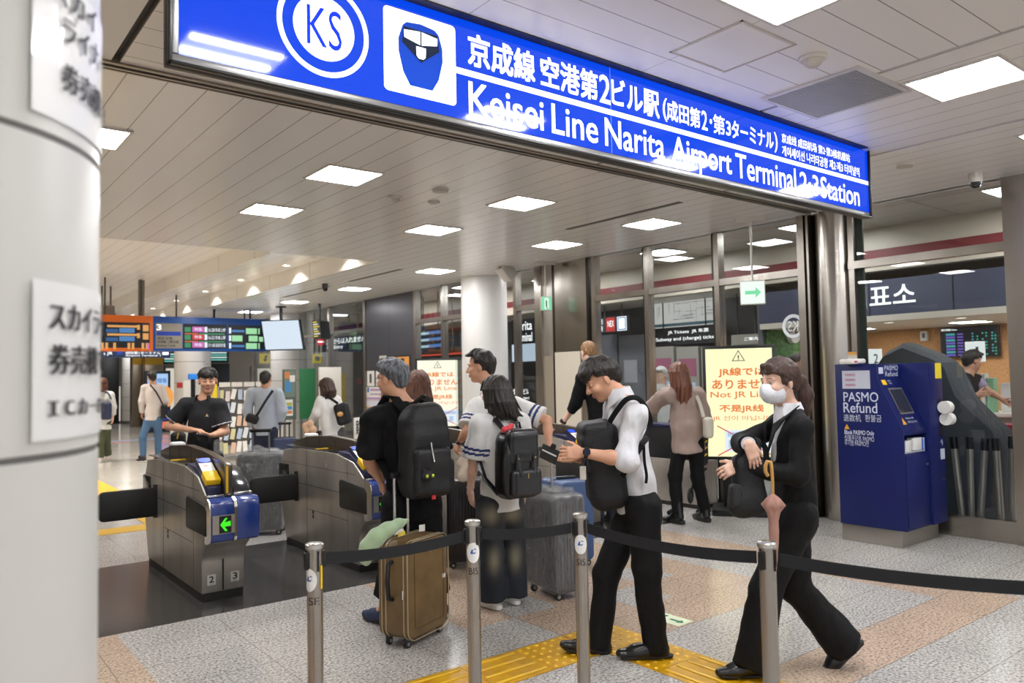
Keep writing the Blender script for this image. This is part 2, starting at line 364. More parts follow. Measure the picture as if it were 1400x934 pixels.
# ------------------------------------------------------------------ the glass wall on the right
def steel_box(b, y0, y1, x0=7.84, x1=7.96, z0=0, z1=CZ, mi=0): b.box((x0, y0, z0), (x1, y1, z1), mi)
b = MB()
for y, w in ((5.85, 0.07), (7.0, 0.07), (8.02, 0.07)): steel_box(b, y, y+w); steel_box(b, y+w, y+w+0.075, 7.9, 7.96, 0, CZ, 1)
steel_box(b, 9.86, 9.93); steel_box(b, 11.30, 11.4); steel_box(b, 12.05, 12.12); steel_box(b, 12.12, 12.18, 7.9, 7.96, 0, CZ, 1); steel_box(b, 13.02, 13.11)
steel_box(b, 15.14, 15.24); steel_box(b, 16.95, 17.03); steel_box(b, 19.0, 19.1); steel_box(b, 22.0, 22.1)
for y0, y1 in ((2.70, 4.2), (4.76, 8.02), (9.36, 9.86), (11.4, 13.05)): b.box((7.845, y0, 2.66), (7.955, y1, 2.74), 0)
b.box((7.845, 15.2, 2.66), (7.955, 22, 2.72), 0)
b.box((7.84, 2.2, 0), (8.0, 2.72, CZ), 0); b.box((7.835, 2.44, 0), (7.84, 2.455, CZ), 1)
b.box((7.86, 2.70, 0), (7.95, 4.2, 0.20), 0)
struct(b, 'wall_right', [STEEL, DARKSTEEL])
b = MB(); b.box((7.86, 8.19, 0), (7.96, 9.36, CZ), 0); b.box((7.82, 9.2, 0), (7.86, 9.36, CZ), 0); b.box((7.83, 8.19, 0), (7.86, 8.32, CZ), 0)
b.box((7.845, 8.97, 0), (7.86, 9.2, 1.9), 1); b.box((7.85, 8.97, 1.9), (7.86, 9.2, CZ), 2); b.box((7.852, 8.93, 0), (7.86, 8.97, CZ), 3)
struct(b, 'wall_right_steel_bay', [STEEL, M('a79d8c', 0.45, 0.3), STEEL2, DARKSTEEL])
b = MB(); b.box((7.84, 8.36, 0.05), (7.86, 8.92, 1.95)); struct(b, 'door_1', M('d9cfbd', 0.45))
b = MB(); b.box((7.87, 13.11, 0), (7.95, 15.14, CZ)); struct(b, 'wall_right_dark_panel', panel_mat('55555a', '2c2c2e', [(1, 1.0, 14.13-10, 0.01)], 0.3, metal=0.4))
# the steel column where the shutter comes down
b = MB(); steel_box(b, 4.675, 4.76, 7.80, 7.98); b.box((7.83, 4.645, 0), (7.95, 4.675, CZ), 1); steel_box(b, 4.62, 4.645, 7.80, 7.98)
pr = [(8.0, 4.62)]+[(8.02-0.24*math.cos(a), 4.41+0.21*math.sin(a)) for a in [math.radians(90-12*i) for i in range(16)]]+[(8.02, 4.2)]
b.prism([(p[0], p[1]) for p in pr], (0, 0, 0), (1, 0, 0), (0, 1, 0), (0, 0, CZ), 0)
b.box((7.86, 4.14, 0), (7.96, 4.2, CZ), 0); b.box((7.95, 4.08, 0), (7.97, 4.14, CZ), 2)
struct(b, 'wall_right_column', [STEEL, BLACK, M('2d3d38', 0.3)], smooth=35)
GL = glass_mat()
k = 0
for y0, y1 in ((2.72, 4.14), (4.76, 5.85), (5.99, 7.0), (7.14, 8.02), (9.36, 9.86), (11.4, 12.05), (12.18, 13.02), (15.24, 16.95), (17.03, 19.0), (19.1, 22.0)):
    k += 1; b = MB()
    b.box((7.894, y0, 0.2 if y0 < 3 else 0.02), (7.902, y1, 2.66)); b.box((7.894, y0, 2.74), (7.902, y1, CZ))
    struct(b, 'window_%d' % k, GL)

# ------------------------------------------------------------------ rooms behind the glass
b = MB(); b.box((7.96, -3, 3.45), (16, 42, 3.5)); struct(b, 'ceiling_behind_glass', panel_mat('b9b4ac', '4f4c48', [(0, 0.62, 0.1, 0.012), (1, 1.24, 0.2, 0.012)], 0.22))
b = MB(); b.box((7.86, -5, CZ), (7.97, 42, 3.5)); struct(b, 'wall_right_head', M(CC, 0.4))
b = MB(); b.box((10.0, -3, 2.90), (10.12, 22, 3.45), 0); b.box((9.99, -3, 3.04), (10.0, 22, 3.16), 1); b.box((9.97, -3, 2.88), (10.0, 22, 2.93), 0); struct(b, 'trim_5', [M('cfc4b2', 0.4), M('7c2a2e', 0.5)])
b = MB(); b.box((10.12, -3, 2.88), (16, 22, 2.92)); struct(b, 'ceiling_office', M('c9c2b6', 0.4))
b = MB(); b.box((12.5, -3, 0), (12.6, 7.0, 2.9)); struct(b, 'wall_office', M('d09a62', 0.7, noise=(26, 'b98250', 0.35, 0.65, (1, 1, 2)), bump=(30, 0.4)))
b = MB(); b.box((10.0, 0.5, 2.30), (10.12, 6.75, 2.76), 0)
for y in (2.2, 4.03, 5.07): b.box((9.995, y, 2.30), (10.0, y+0.015, 2.76), 1)
b.box((10.0, 0.5, 2.22), (12.5, 6.75, 2.30), 2)
o = struct(b, 'trim_6', [M('4b4f63', 0.3, 0.2), BLACK, M('c8bfb0', 0.5)])
b = MB(); put_text(b, '매표소', (9.985, 5.36, 2.40), (0, -1, 0), (0, 0, 1), 0.88, 0.29, 0, 0.012); solo(b, 'ticket_office_lettering', WHITE_E, 'white lit Korean letters on the dark header above the ticket office', 'sign')
b = MB(); b.box((11.2, 6.75, 0), (11.3, 24, 2.95)); b.box((10.05, 6.75, 0), (12.6, 6.82, 2.9)); struct(b, 'wall_ticket_hall', M('5e5e62', 0.4))
b = MB(); b.box((10.6, 1.0, 0), (10.75, 6.7, 0.98), 0); b.box((10.5, 1.0, 0.98), (11.1, 6.7, 1.03), 1); solo(b, 'office_counter', [M('c9c0b2', 0.5), M('e3ded5', 0.35)], 'long white topped counter inside the ticket office', 'counter', bevel=0.006)

# ------------------------------------------------------------------ round columns
def round_column(x, y, r, label, rings, top=CZ, m='dfddd8'):
    t = thing('round_column', label, 'column', (x, y, 0), 'round clad columns')
    zs = [0.12]+rings+[top]
    pr = [(r, 0.12)]
    for z in rings: pr += [(r, z-0.006), (r-0.008, z-0.004), (r-0.008, z+0.004), (r, z+0.006)]
    pr += [(r, top)]
    b = MB(); b.lathe(pr, (x, y, 0), n=64); b.build('cladding', M(m, 0.32), t, smooth=30)
    b = MB()
    for z in rings: b.lathe([(r-0.003, z-0.0055), (r-0.003, z+0.0055)], (x, y, 0), n=64)
    b.lathe([(r+0.002, 0), (r+0.002, 0.12)], (x, y, 0), n=64); b.build('joint_ring', M('6c6a68', 0.6), t, smooth=30)
    return t
# ------------------------------------------------------------------ ceiling lamps
def light_panel(x, y, z, label, tubes=False, w=0.47, group='square ceiling light panels'):
    t = thing('ceiling_light_panel', label, 'ceiling light', (x, y, z), group); h = w/2
    b = MB()
    for x0, x1, y0, y1 in ((-h-.02, h+.02, -h-.02, -h), (-h-.02, h+.02, h, h+.02), (-h-.02, -h, -h, h), (h, h+.02, -h, h)): b.box((x+x0, y+y0, z-0.012), (x+x1, y+y1, z+0.02))
    b.build('frame', M('d8d2c8', 0.4), t)
    b = MB(); b.quad((x-h, y-h, z-0.004), (x-h, y+h, z-0.004), (x+h, y+h, z-0.004), (x+h, y-h, z-0.004))
    b.build('diffuser', E('fdfdff', PANEL_LIGHT*(0.14 if tubes else 1.0)), t)
    if tubes:
        for q in (-0.19, 0.02, 0.21):
            b = MB(); b.box((x-h+0.02, y+q-0.02, z-0.010), (x+h-0.02, y+q+0.02, z-0.005)); b.build('tube', E('fdfdff', PANEL_LIGHT*3.4), t)
    return t
ROWN = {5.92: 'near', 7.56: 'second'}
COLN = ['left end', 'left of centre', 'right of centre', 'right end']
for j, y in enumerate((5.92, 7.56)):
    for i, x in enumerate((0.95, 2.885, 4.805, 6.725)):
        light_panel(x, y, CZ, '%s panel of the %s row of four square ceiling lights past the blue sign' % (COLN[i], ('nearer', 'farther')[j]))
for n, y in enumerate((10.5, 13.35, 16.2, 19.0, 22.0)): light_panel(6.70, y, CZ, 'square ceiling light along the glass wall, number %s beyond the open shutter line' % ('one', 'two', 'three', 'four', 'five')[n])
for y in (25.5, 29, 33): light_panel(6.70, y, CZ, 'square ceiling light far down the glass wall')  # extra panels added to lift the dark far concourse
for x in (1.32, 3.12, 4.97, 6.75): light_panel(x, 1.87, CZ, {1.32: 'ceiling light before the left end of the blue sign', 3.12: 'ceiling light cut by the top edge of the photo', 4.97: 'bright ceiling light right of the air grille', 6.75: 'ceiling light near the glass wall before the blue sign'}[x], True, 0.5, 'louvred ceiling lights before the sign')
for x in (-1.2, 1.32, 4.97, 6.75): light_panel(x, -0.8, CZ, 'ceiling light of the row over the queue entrance', True, 0.5, 'louvred ceiling lights before the sign')  # row out of view, added to light the near area
for y in (3.0, 5.4, 7.8, 10.2, 13, 16): light_panel(9.1, y, 3.45, 'ceiling light in the hall behind the glass wall', w=0.5, group='ceiling lights behind the glass')
for y in (2.6, 4.4, 6.0): light_panel(11.4, y, 2.22, 'ceiling light over the ticket office counter', w=0.4, group='ticket office ceiling lights')
def downlight(x, y, z, label, energy=0, group='small round downlights', spot=True, col=(1, .95, .86)):
    t = thing('downlight', label, 'ceiling light', (x, y, z), group)
    b = MB(); b.lathe([(0.075, -0.008), (0.06, -0.006), (0.055, 0.01)], (x, y, z), n=20, cap=False); b.build('trim_ring', WHITE, t, smooth=40)
    b = MB(); b.lathe([(0.056, 0.0), (0.0001, 0.0)], (x, y, z-0.001), n=20, cap=False); b.build('lens', E('fff6e6', 14), t)
    if energy:
        l = bpy.data.lights.new('downlight_lamp', 'SPOT'); l.energy = energy; l.spot_size = math.radians(140 if z < 3.8 else 100); l.spot_blend = 0.8; l.shadow_soft_size = 0.03; l.color = col
        o = bpy.data.objects.new('downlight_lamp', l); COL.objects.link(o); o.location = (0, 0, -0.03); o.parent = t
for i, y in enumerate((10.9, 12.9, 15.2, 17.5, 19.8, 22.1, 24.4)): downlight(5.18, y, 3.6, 'downlight in the recessed strip beside the ceiling step', 70, 'downlights along the ceiling step')
for x, y in ((2.55, 12.6), (2.55, 14.9), (2.55, 17.4), (2.55, 20.5), (0.5, 14.9), (0.5, 20), (-2, 16), (2.55, 24.5), (2.55, 29)): downlight(x, y, 3.91, 'downlight in the raised ceiling over the concourse', 420, 'downlights of the raised ceiling')
for i, y in enumerate((3.2, 4.1, 5.0, 5.9)): downlight(10.35, y, 2.22, 'small warm downlight under the ticket office header', 0, 'ticket office downlights')

# ------------------------------------------------------------------ things on the ceiling
def ceiling_sensor(x, y, name, label, r=0.07, kind=0):
    t = thing(name, label, 'detector', (x, y, CZ)); b = MB()
    b.lathe([(r, 0), (r, -0.012), (r*0.9, -0.02)], (x, y, CZ), n=28); b.build('base', M('d6cfc4', 0.45), t, smooth=35)
    b = MB()
    if kind == 0: b.lathe([(r*0.7, -0.02), (r*0.62, -0.04), (r*0.4, -0.055), (r*0.2, -0.06)], (x, y, CZ), n=28)
    elif kind == 1: b.lathe([(r*0.5, -0.02), (r*0.45, -0.03), (r*0.3, -0.032)], (x, y, CZ), n=28)
    else: b.lathe([(r*0.95, -0.02), (r*0.93, -0.024)], (x, y, CZ), n=28)
    b.build('sensing_head', M('b8b0a4' if kind != 1 else 'efe9df', 0.4), t, smooth=35)
ceiling_sensor(3.63, 6.37, 'smoke_detector', 'domed smoke detector on the ceiling, leftmost of three')
ceiling_sensor(4.05, 6.35, 'ceiling_sensor', 'small ceiling sensor with bright centre, nearest the light panel', 0.06, 1)
ceiling_sensor(3.83, 5.89, 'ceiling_speaker', 'flat round ceiling plate close to the blue sign', 0.075, 2)
ceiling_sensor(3.90, 2.24, 'smoke_detector', 'smoke detector between the air grille and the hatch', 0.075)
ceiling_sensor(6.60, 3.00, 'ceiling_speaker', 'pale round plate on the ceiling right of the blue sign', 0.07, 2)
t = thing('air_grille', 'rectangular air intake grille in the ceiling before the blue sign', 'vent', (4.545, 2.47, CZ)); b = MB()
for x0, x1, y0, y1 in ((4.22, 4.87, 2.15, 2.18), (4.22, 4.87, 2.76, 2.79), (4.22, 4.25, 2.18, 2.76), (4.84, 4.87, 2.18, 2.76)): b.box((x0, y0, CZ-0.012), (x1, y1, CZ))
b.build('frame', M('cfcac4', 0.35), t); b = MB()
for i in range(38): b.box((4.25, 2.183+i*0.0152, CZ-0.008), (4.84, 2.191+i*0.0152, CZ-0.002))
b.build('slats', M('b4b3b4', 0.4), t); b = MB(); b.box((4.25, 2.18, CZ-0.002), (4.84, 2.76, CZ-0.0005)); b.build('backing', M('55565a', 0.6), t)
t = thing('access_hatch', 'square access hatch in the ceiling before the sign', 'hatch', (3.44, 2.43, CZ)); b = MB()
for x0, x1, y0, y1 in ((3.2, 3.68, 2.2, 2.212), (3.2, 3.68, 2.648, 2.66), (3.2, 3.212, 2.2, 2.66), (3.668, 3.68, 2.2, 2.66)): b.box((x0, y0, CZ-0.004), (x1, y1, CZ))
b.build('frame', M('c4bbb0', 0.4), t); b = MB(); b.box((3.222, 2.222, CZ-0.003), (3.658, 2.638, CZ)); b.build('lid', M(CC, 0.36), t)
def dome_camera(p, label, col='cfcac3'):
    t = thing('dome_camera', label, 'camera', p); b = MB(); b.lathe([(0.055, 0), (0.055, -0.07), (0.048, -0.085)], p, n=24); b.build('housing', M(col, 0.4), t, smooth=35)
    b = MB(); b.lathe([(0.046, -0.085), (0.042, -0.11), (0.028, -0.13), (0.005, -0.138)], p, n=24); b.build('dome', M('15171c', 0.08, coat=0.5), t, smooth=60)
dome_camera((7.45, 2.78, CZ), 'grey dome camera hanging near the right post')
dome_camera((5.9, 12.9, CZ), 'small black dome camera on the ceiling far down the glass wall', '4a4a4c')
# wall camera and motion floodlight by the white column
t = thing('ceiling_floodlight', 'white angular floodlight on a bracket beside the white column', 'light', at(692, 372, 12.2)); p = at(692, 372, 12.2); b = MB()
b.obox(p, (nrm((0.7, 0, -0.7)), np.array([0, 1, 0]), nrm((0.7, 0, 0.7))), (0.13, 0.1, 0.09)); b.build('housing', M('d5cfc6', 0.4), t, bevel=0.015)
b = MB(); b.tube([p+[0, 0, .05], (p[0], p[1], CZ)], 0.025); b.tube([(p[0]-.15, p[1], CZ-0.02), (p[0]+.15, p[1], CZ-0.02)], 0.02); b.build('bracket', M('b8b2a8', 0.4), t)

# ------------------------------------------------------------------ the big blue sign
BLUE = E('0a32ee', 1.0); SW = E('fbfcff', 1.25)
t = thing('station_sign', 'long blue backlit station sign with white lettering hung under the ceiling', 'sign', (3.36, 3.0, 2.78))
sx0, sx1, sz0, sz1 = 0.75, 5.96, 2.785, CZ
b = MB(); b.box((sx0, 3.0, sz0), (sx1, 3.05, sz1)); b.build('housing', M('3a3835', 0.35, 0.5), t, bevel=0.006)
b = MB(); b.box((sx0, 2.972, sz0), (sx1, 3.0, sz0+0.012), 0); b.box((sx0, 2.972, sz0), (sx0+0.014, 3.0, sz1), 0); b.box((sx1-0.012, 2.972, sz0), (sx1, 3.0, sz1), 0)
b.box((sx0+0.014, 2.985, sz0+0.012), (sx1-0.012, 3.0, sz0+0.042), 1); b.box((sx0+0.014, 2.985, sz0+0.042), (sx0+0.04, 3.0, sz1), 1)
b.build('frame', [M('1b1a19', 0.3), M('9a9a98', 0.3, 0.8)], t, bevel=0.003)
blue_m = M('031236', 0.06, spec=0.6, emit='0048f0', es=0.96); blue_m.cycles.emission_sampling = 'FRONT'
b = MB(); b.box((sx0+0.04, 2.992, sz0+0.042), (sx1-0.012, 3.001, sz1-0.002)); b.build('blue_panel', blue_m, t)
FY = 2.9915; ux, uy = (1, 0, 0), (0, 0, 1)
wm = M('f4f6ff', 0.06, emit='ffffff', es=1.1)
b = MB(); o = (1.375, FY, 3.083); ring(b, o, ux, uy, 0.185, 0.207, n=72); flatpoly(b, o, ux, uy, circle(0.138, 60)); b.build('round_emblem', wm, t)
b = MB(); put_text(b, 'KS', (1.375, FY-.001, 2.998), ux, uy, 0.158, 0.172, 0, 0.0, align='c'); b.build('emblem_letters', M('0a2fc0', 0.06, emit='0a2fd8', es=0.8), t)
b = MB(); flatpoly(b, (0, FY, 0), ux, uy, rrect(0.386, 0.385, 0.022, 5, 1.849, 3.077)); b.build('pictogram_square', wm, t)
b = MB(); o = (1.849, FY-.0012, 3.077)
tr = [(-0.095, 0.125), (-0.075, 0.143), (0, 0.152), (0.075, 0.143), (0.098, 0.125), (0.118, 0.06), (0.118, 0.0), (0.095, -0.09), (0.06, -0.147), (-0.06, -0.147), (-0.095, -0.09), (-0.118, 0.0), (-0.118, 0.06)]
flatpoly(b, o, ux, uy, tr, 0); flatpoly(b, o, ux, uy, [(-0.09, 0.12), (0.09, 0.12), (0.1, 0.045), (0, -0.03), (-0.1, 0.045)], 1, 0.0018)
flatpoly(b, o, ux, uy, [(-0.09, 0.105), (-0.004, 0.115), (-0.004, 0.052), (-0.088, 0.07)], 2, 0.0026); flatpoly(b, o, ux, uy, [(0.004, 0.115), (0.09, 0.105), (0.088, 0.07), (0.004, 0.052)], 2, 0.0026)
flatpoly(b, o, ux, uy, [(-0.026, 0.043), (0.026, 0.043), (0.024, 0.0), (0.012, -0.012), (-0.012, -0.012), (-0.024, 0.0)], 2, 0.0026)
b.build('train_pictogram', [M('0b3aa0', 0.1, emit='0b3cae', es=0.8), M('16202e', 0.1, emit='10203c', es=0.6), wm], t)
b = MB(); b.box((2.043, FY-.001, 3.047), (sx1-0.012, FY, 3.077)); b.build('white_rule', wm, t)
b = MB(); b.box((3.083, FY-.0004, sz0+0.045), (3.087, FY, sz1)); b.build('panel_seam', M('5c7cf4', 0.2, emit='6c8cff', es=0.8), t)
def sg(name, s, x0, x1, z0, z1, bold=0.0):
    b = MB(); put_text(b, s, (x0, FY, z0), ux, uy, x1-x0, z1-z0, 0, bold); b.build(name, wm, t)
sg('japanese_lettering', '京成線', 2.117, 2.532, 3.105, 3.262, 0.022); sg('japanese_lettering', '空港第', 2.576, 2.984, 3.105, 3.262, 0.022)
sg('japanese_lettering', '2', 3.0, 3.082, 3.105, 3.262, 0.012); sg('japanese_lettering', 'ビル駅', 3.096, 3.49, 3.105, 3.262, 0.02)
sg('japanese_lettering', '(', 3.525, 3.56, 3.10, 3.24, 0.01); sg('japanese_lettering', '成田第', 3.561, 3.872, 3.115, 3.235, 0.02); sg('japanese_lettering', '2･', 3.888, 3.99, 3.115, 3.235, 0.01)
sg('japanese_lettering', '第3', 4.004, 4.183, 3.115, 3.235, 0.016); sg('japanese_lettering', 'ターミナル', 4.195, 4.66, 3.118, 3.232, 0.018); sg('japanese_lettering', ')', 4.675, 4.71, 3.10, 3.24, 0.01)
sg('english_lettering', 'Keisei', 2.116, 2.585, 2.866, 3.022, 0.012); sg('english_lettering', 'Line', 2.644, 2.977, 2.866, 3.022, 0.012); sg('english_lettering', 'Narita', 3.035, 3.528, 2.866, 3.022, 0.012)
sg('english_lettering', 'Airport', 3.599, 4.18, 2.826, 3.022, 0.012); sg('english_lettering', 'Terminal', 4.226, 4.921, 2.862, 3.02, 0.012); sg('english_lettering', '2·3', 4.975, 5.215, 2.862, 3.012, 0.01); sg('english_lettering', 'Station', 5.248, 5.80, 2.862, 3.016, 0.012)
sg('chinese_lettering', '京成线 成田机场 第2·第3候机楼站', 4.765, 5.68, 3.185, 3.25, 0.014)
sg('korean_lettering', '게이세이선 나리타공항 제2·제3 터미널역', 4.765, 5.815, 3.092, 3.165, 0.01)
# ------------------------------------------------------------------ ticket gates
PAD = M('161616', 0.55, bump=(60, 0.15)); GBLUE = M('1d3a86', 0.25, coat=0.4); NAVY = M('20264a', 0.3)
YEL = M('f2c416', 0.4); GRN = E('3ee61e', 1.1)
def gate(x0, label, nums=None, screen=True, flap=True):
    t = thing('ticket_gate', label, 'ticket gate', (x0, 5.88, 0), 'steel ticket gates in a row'); W = 0.31
    P = lambda pts: [(y, z) for y, z in pts]
    def pri(pts, xa, xb): b = MB(); b.prism(P(pts), (xa, 0, 0), (0, 1, 0), (0, 0, 1), (xb-xa, 0, 0)); return b
    body = [(0.0, .06), (1.57, .06), (1.62, .2), (1.68, .39), (1.68, .78), (1.60, .92), (1.2, .95), (.45, .955), (.10, .90), (-.03, .82), (-.10, .77), (-.14, .76), (-.14, .44), (-.09, .41), (-.03, .36), (0, .28)]
    pri(body, 0, W).build('body', STEEL2, t, bevel=0.008, local=True)
    b = MB(); b.box((0.005, 0.01, 0), (W-.005, 1.56, .06)); b.build('kick_plate', M('262423', 0.5), t, local=True)
    b = MB()
    for y in (0.20, 1.05): b.box((-.001, y, .07), (0, y+.004, .93))
    b.box((-.001, .2, .62), (0, 1.5, .624)); b.box((-.001, .05, .80), (0, 1.66, .803)); b.box((-.001, .2, .40), (0, 1.05, .403))
    b.build('panel_joint', BLACK, t, local=True)
    fr = [(-.25, .50), (-.235, .47), (-.20, .455), (-.13, .45), (-.13, .765), (-.19, .765), (-.235, .745), (-.25, .70)]
    for xa, xb in ((-.01, .155), (.175, .34)):
        f = pri(fr, xa, xb).build('front_panel', GBLUE, t, bevel=0.006, local=True)
    b = MB(); b.prism([(y-.004, z+.004*(1 if z > .6 else -1)) for y, z in fr], (.155, 0, 0), (0, 1, 0), (0, 0, 1), (.02, 0, 0)); b.prism([(y-.004, z+.004*(1 if z > .6 else -1)) for y, z in fr], (-.018, 0, 0), (0, 1, 0), (0, 0, 1), (.008, 0, 0)); b.build('edge_trim', CHROME, t, local=True)
    b = MB(); b.box((.0, -.262, .525), (.155, -.25, .655), 0); b.box((.045, -.264, .53), (.13, -.262, .65), 1)
    s = b.build('arrow_display', [M('b9b5ae', .3, .8), BLACK], t, local=True)
    if screen:
        b = MB(); flatpoly(b, (.0875, -.2645, .59), (1, 0, 0), (0, 0, 1), [(-.037, 0), (-.002, .045), (.016, .045), (-.005, .016), (.037, .022), (.037, -.014), (-.005, -.016), (.016, -.047), (-.002, -.047)]); b.build('green_arrow', GRN, s, local=True)
    b = MB(); b.box((.148, -.006, .07), (.158, 0, .30)); b.build('front_seam', BLACK, t, local=True)
    if nums:
        for n, xa in zip(nums, (.04, .21)):
            b = MB(); b.box((xa, -.002, .115), (xa+.06, 0, .19), 0); put_text(b, n, (xa+.014, -.002, .135), (1, 0, 0), (0, 0, 1), .032, .045, 1, .02); put_text(b, 'exit', (xa+.018, -.002, .121), (1, 0, 0), (0, 0, 1), .024, .008, 1, 0); b.build('number_plate', [M('c9c7c2', .4), BLACK], t, local=True)
    sp = [(-.13, .77), (-.13, .99), (-.10, 1.005), (0, 1.025), (.37, 1.065), (.82, 1.085), (1.3, 1.055), (1.68, .985), (1.66, .9), (.45, .93)]
    q = pri(sp, .125, .185).build('spine', M('6f675e', 0.28, 0.8), t, bevel=0.006, local=True)
    b = MB(); b.box((.135, -.136, .79), (.15, -.13, .985)); b.build('yellow_strip', YEL, q, local=True)
    b = MB()
    for y in (.35, .7, 1.05, 1.35): b.box((.1235, y, .95), (.1865, y+.004, 1.05))
    b.build('spine_joint', BLACK, q, local=True)
    # card reader on the left lane, dark tablet on the right
    rd = [(.42, .955), (.42, .975), (.20, .965), (.08, .925), (-.03, .865), (-.09, .84), (-.09, .775), (-.02, .80), (.1, .88), (.3, .94)]
    r = pri(rd, .012, .115).build('card_reader', M('23274a', .35), t, bevel=0.005, local=True)
    sl = nrm((0, .11, .06)); un = np.cross((1, 0, 0), sl)
    yo = np.array([.018, -.03, .868])
    b = MB(); b.obox(yo+sl*.025+np.array([.046, 0, 0])+un*.016, (np.array([1, 0, 0]), sl, un), (.053, .062, .028)); b.build('yellow_cover', YEL, r, bevel=0.006, local=True)
    b = MB(); bar(b, yo+un*.034, (1, 0, 0), sl, -.002, .088, .095, .20, 0, .002); put_text(b, 'IC', yo+sl*.15+np.array([.03, 0, 0])+un*.034, (1, 0, 0), sl, .03, .02, 1, .01, .004)
    flatpoly(b, yo+un*.034+sl*.235+np.array([.048, 0, 0]), (1, 0, 0), sl, [(.044*math.cos(a), .03*math.sin(a)) for a in np.linspace(0, 2*PI, 25)[:-1]], 2, .004); b.obox(yo+sl*.14+np.array([.048, 0, 0])+un*.012, (np.array([1, 0, 0]), sl, un), (.05, .13, .022), 3)
    b.build('touch_pad', [M('e8e4dc', .4), M('c0392b', .5), M('2346e0', .3, emit='2850ff', es=.7), M('23274a', .35)], r, local=True)
    tb = [(.40, .955), (.40, .97), (.12, .945), (-.06, .85), (-.10, .80), (-.10, .77), (0, .83), (.1, .9)]
    r2 = pri(tb, .20, .315).build('ticket_slot_cover', M('2c2d31', .18, coat=.5), t, bevel=0.004, local=True)
    for bx in (((.19, -.135, .765), (.325, -.10, .79)), ((.0, -.135, .765), (.12, -.09, .785))): b = MB(); b.box(*bx); b.build('chrome_lip', CHROME, t, bevel=.004, local=True)
    b = MB(); b.box((.008, .44, .953), (.12, 1.58, .965)); b.box((.19, .44, .953), (.302, 1.58, .965)); b.build('top_glass', M('1a1c22', .12, coat=.5), t, local=True)
    for bx in (((.006, .83, .965), (.12, .87, .969)), ((.19, .88, .965), (.30, .92, .969))): b = MB(); b.box(*bx); b.build('yellow_mark', YEL, t, local=True)
    b = MB(); b.box((.16, 1.38, 1.03), (.27, 1.5, 1.07)); b.build('white_sensor_cap', WHITE, t, bevel=.015, local=True)
    if flap:
        f = MB(); f.prism(rrect(.46, .245, .05, 5, -.225, .585), (0, 1.25, 0), (1, 0, 0), (0, 0, 1), (0, .05, 0)); fl = f.build('flap', PAD, t, bevel=.012, local=True)
        f = MB(); f.tube([(-.012, 1.275, .45), (-.012, 1.275, .73)], .018, 12); f.build('hinge', DARKSTEEL, fl, local=True)
    b = MB(); b.prism([(-.18, .50), (.31, .50), (.33, .52), (.33, .725), (.30, .745), (-.14, .715), (-.18, .68)], (-.022, 0, 0), (0, 1, 0), (0, 0, 1), (.022, 0, 0)); b.build('padded_flap_folded', M('22211f', .5, bump=(50, .2)), t, bevel=.01, local=True)
    b = MB(); b.box((-.012, 1.48, .60), (.02, 1.72, .78)); b.build('sensor_window', M('101012', .15), t, bevel=.01, local=True)
    b = MB()
    for y, z in ((.9, .33), (.9, .37)): b.box((-.002, y, z), (0, y+.025, z+.03))
    b.build('vent_plate', BLACK, t, local=True)
    b = MB(); ring(b, (-.001, .62, .86), (0, -1, 0), (0, 0, 1), .016, .02, 0, .001, 20); bar(b, (-.001, .62, .86), (0, -1, 0), (0, 0, 1), -.02, -.032, .02, -.026); b.build('emblem', M('d5d0c8', .3), t, local=True)
    return t
gate(1.71, 'nearest steel ticket gate, blue front with a lit green arrow', ('2', '3'))
gate(2.97, 'second ticket gate from the left, behind the brown suitcase')
gate(4.22, 'third ticket gate from the left, behind the ribbed black suitcase', flap=False)
gate(5.45, 'fourth ticket gate, the one the blond man leans on', flap=False)
t = thing('gate_side_counter', 'low steel counter with a dark top beside the woman in the beige blouse', 'counter', (7.46, 6.7, 0)); b = MB(); b.box((7.30, 5.80, .05), (7.62, 7.6, .56)); b.build('steel_base', STEEL2, t, bevel=.008); b = MB(); b.box((7.32, 5.83, .0), (7.60, 7.58, .05)); b.build('kick_plate', M('262423', .5), t)
b = MB(); b.prism([(5.85, .56), (7.58, .56), (7.58, .96), (6.1, .94), (5.88, .80)], (7.32, 0, 0), (0, 1, 0), (0, 0, 1), (.29, 0, 0)); b.build('dark_cabinet', M('1c1d20', .3), t, bevel=.01); b = MB(); b.box((7.31, 6.1, .94), (7.62, 7.6, .975)); b.build('navy_top', NAVY, t, bevel=.006)

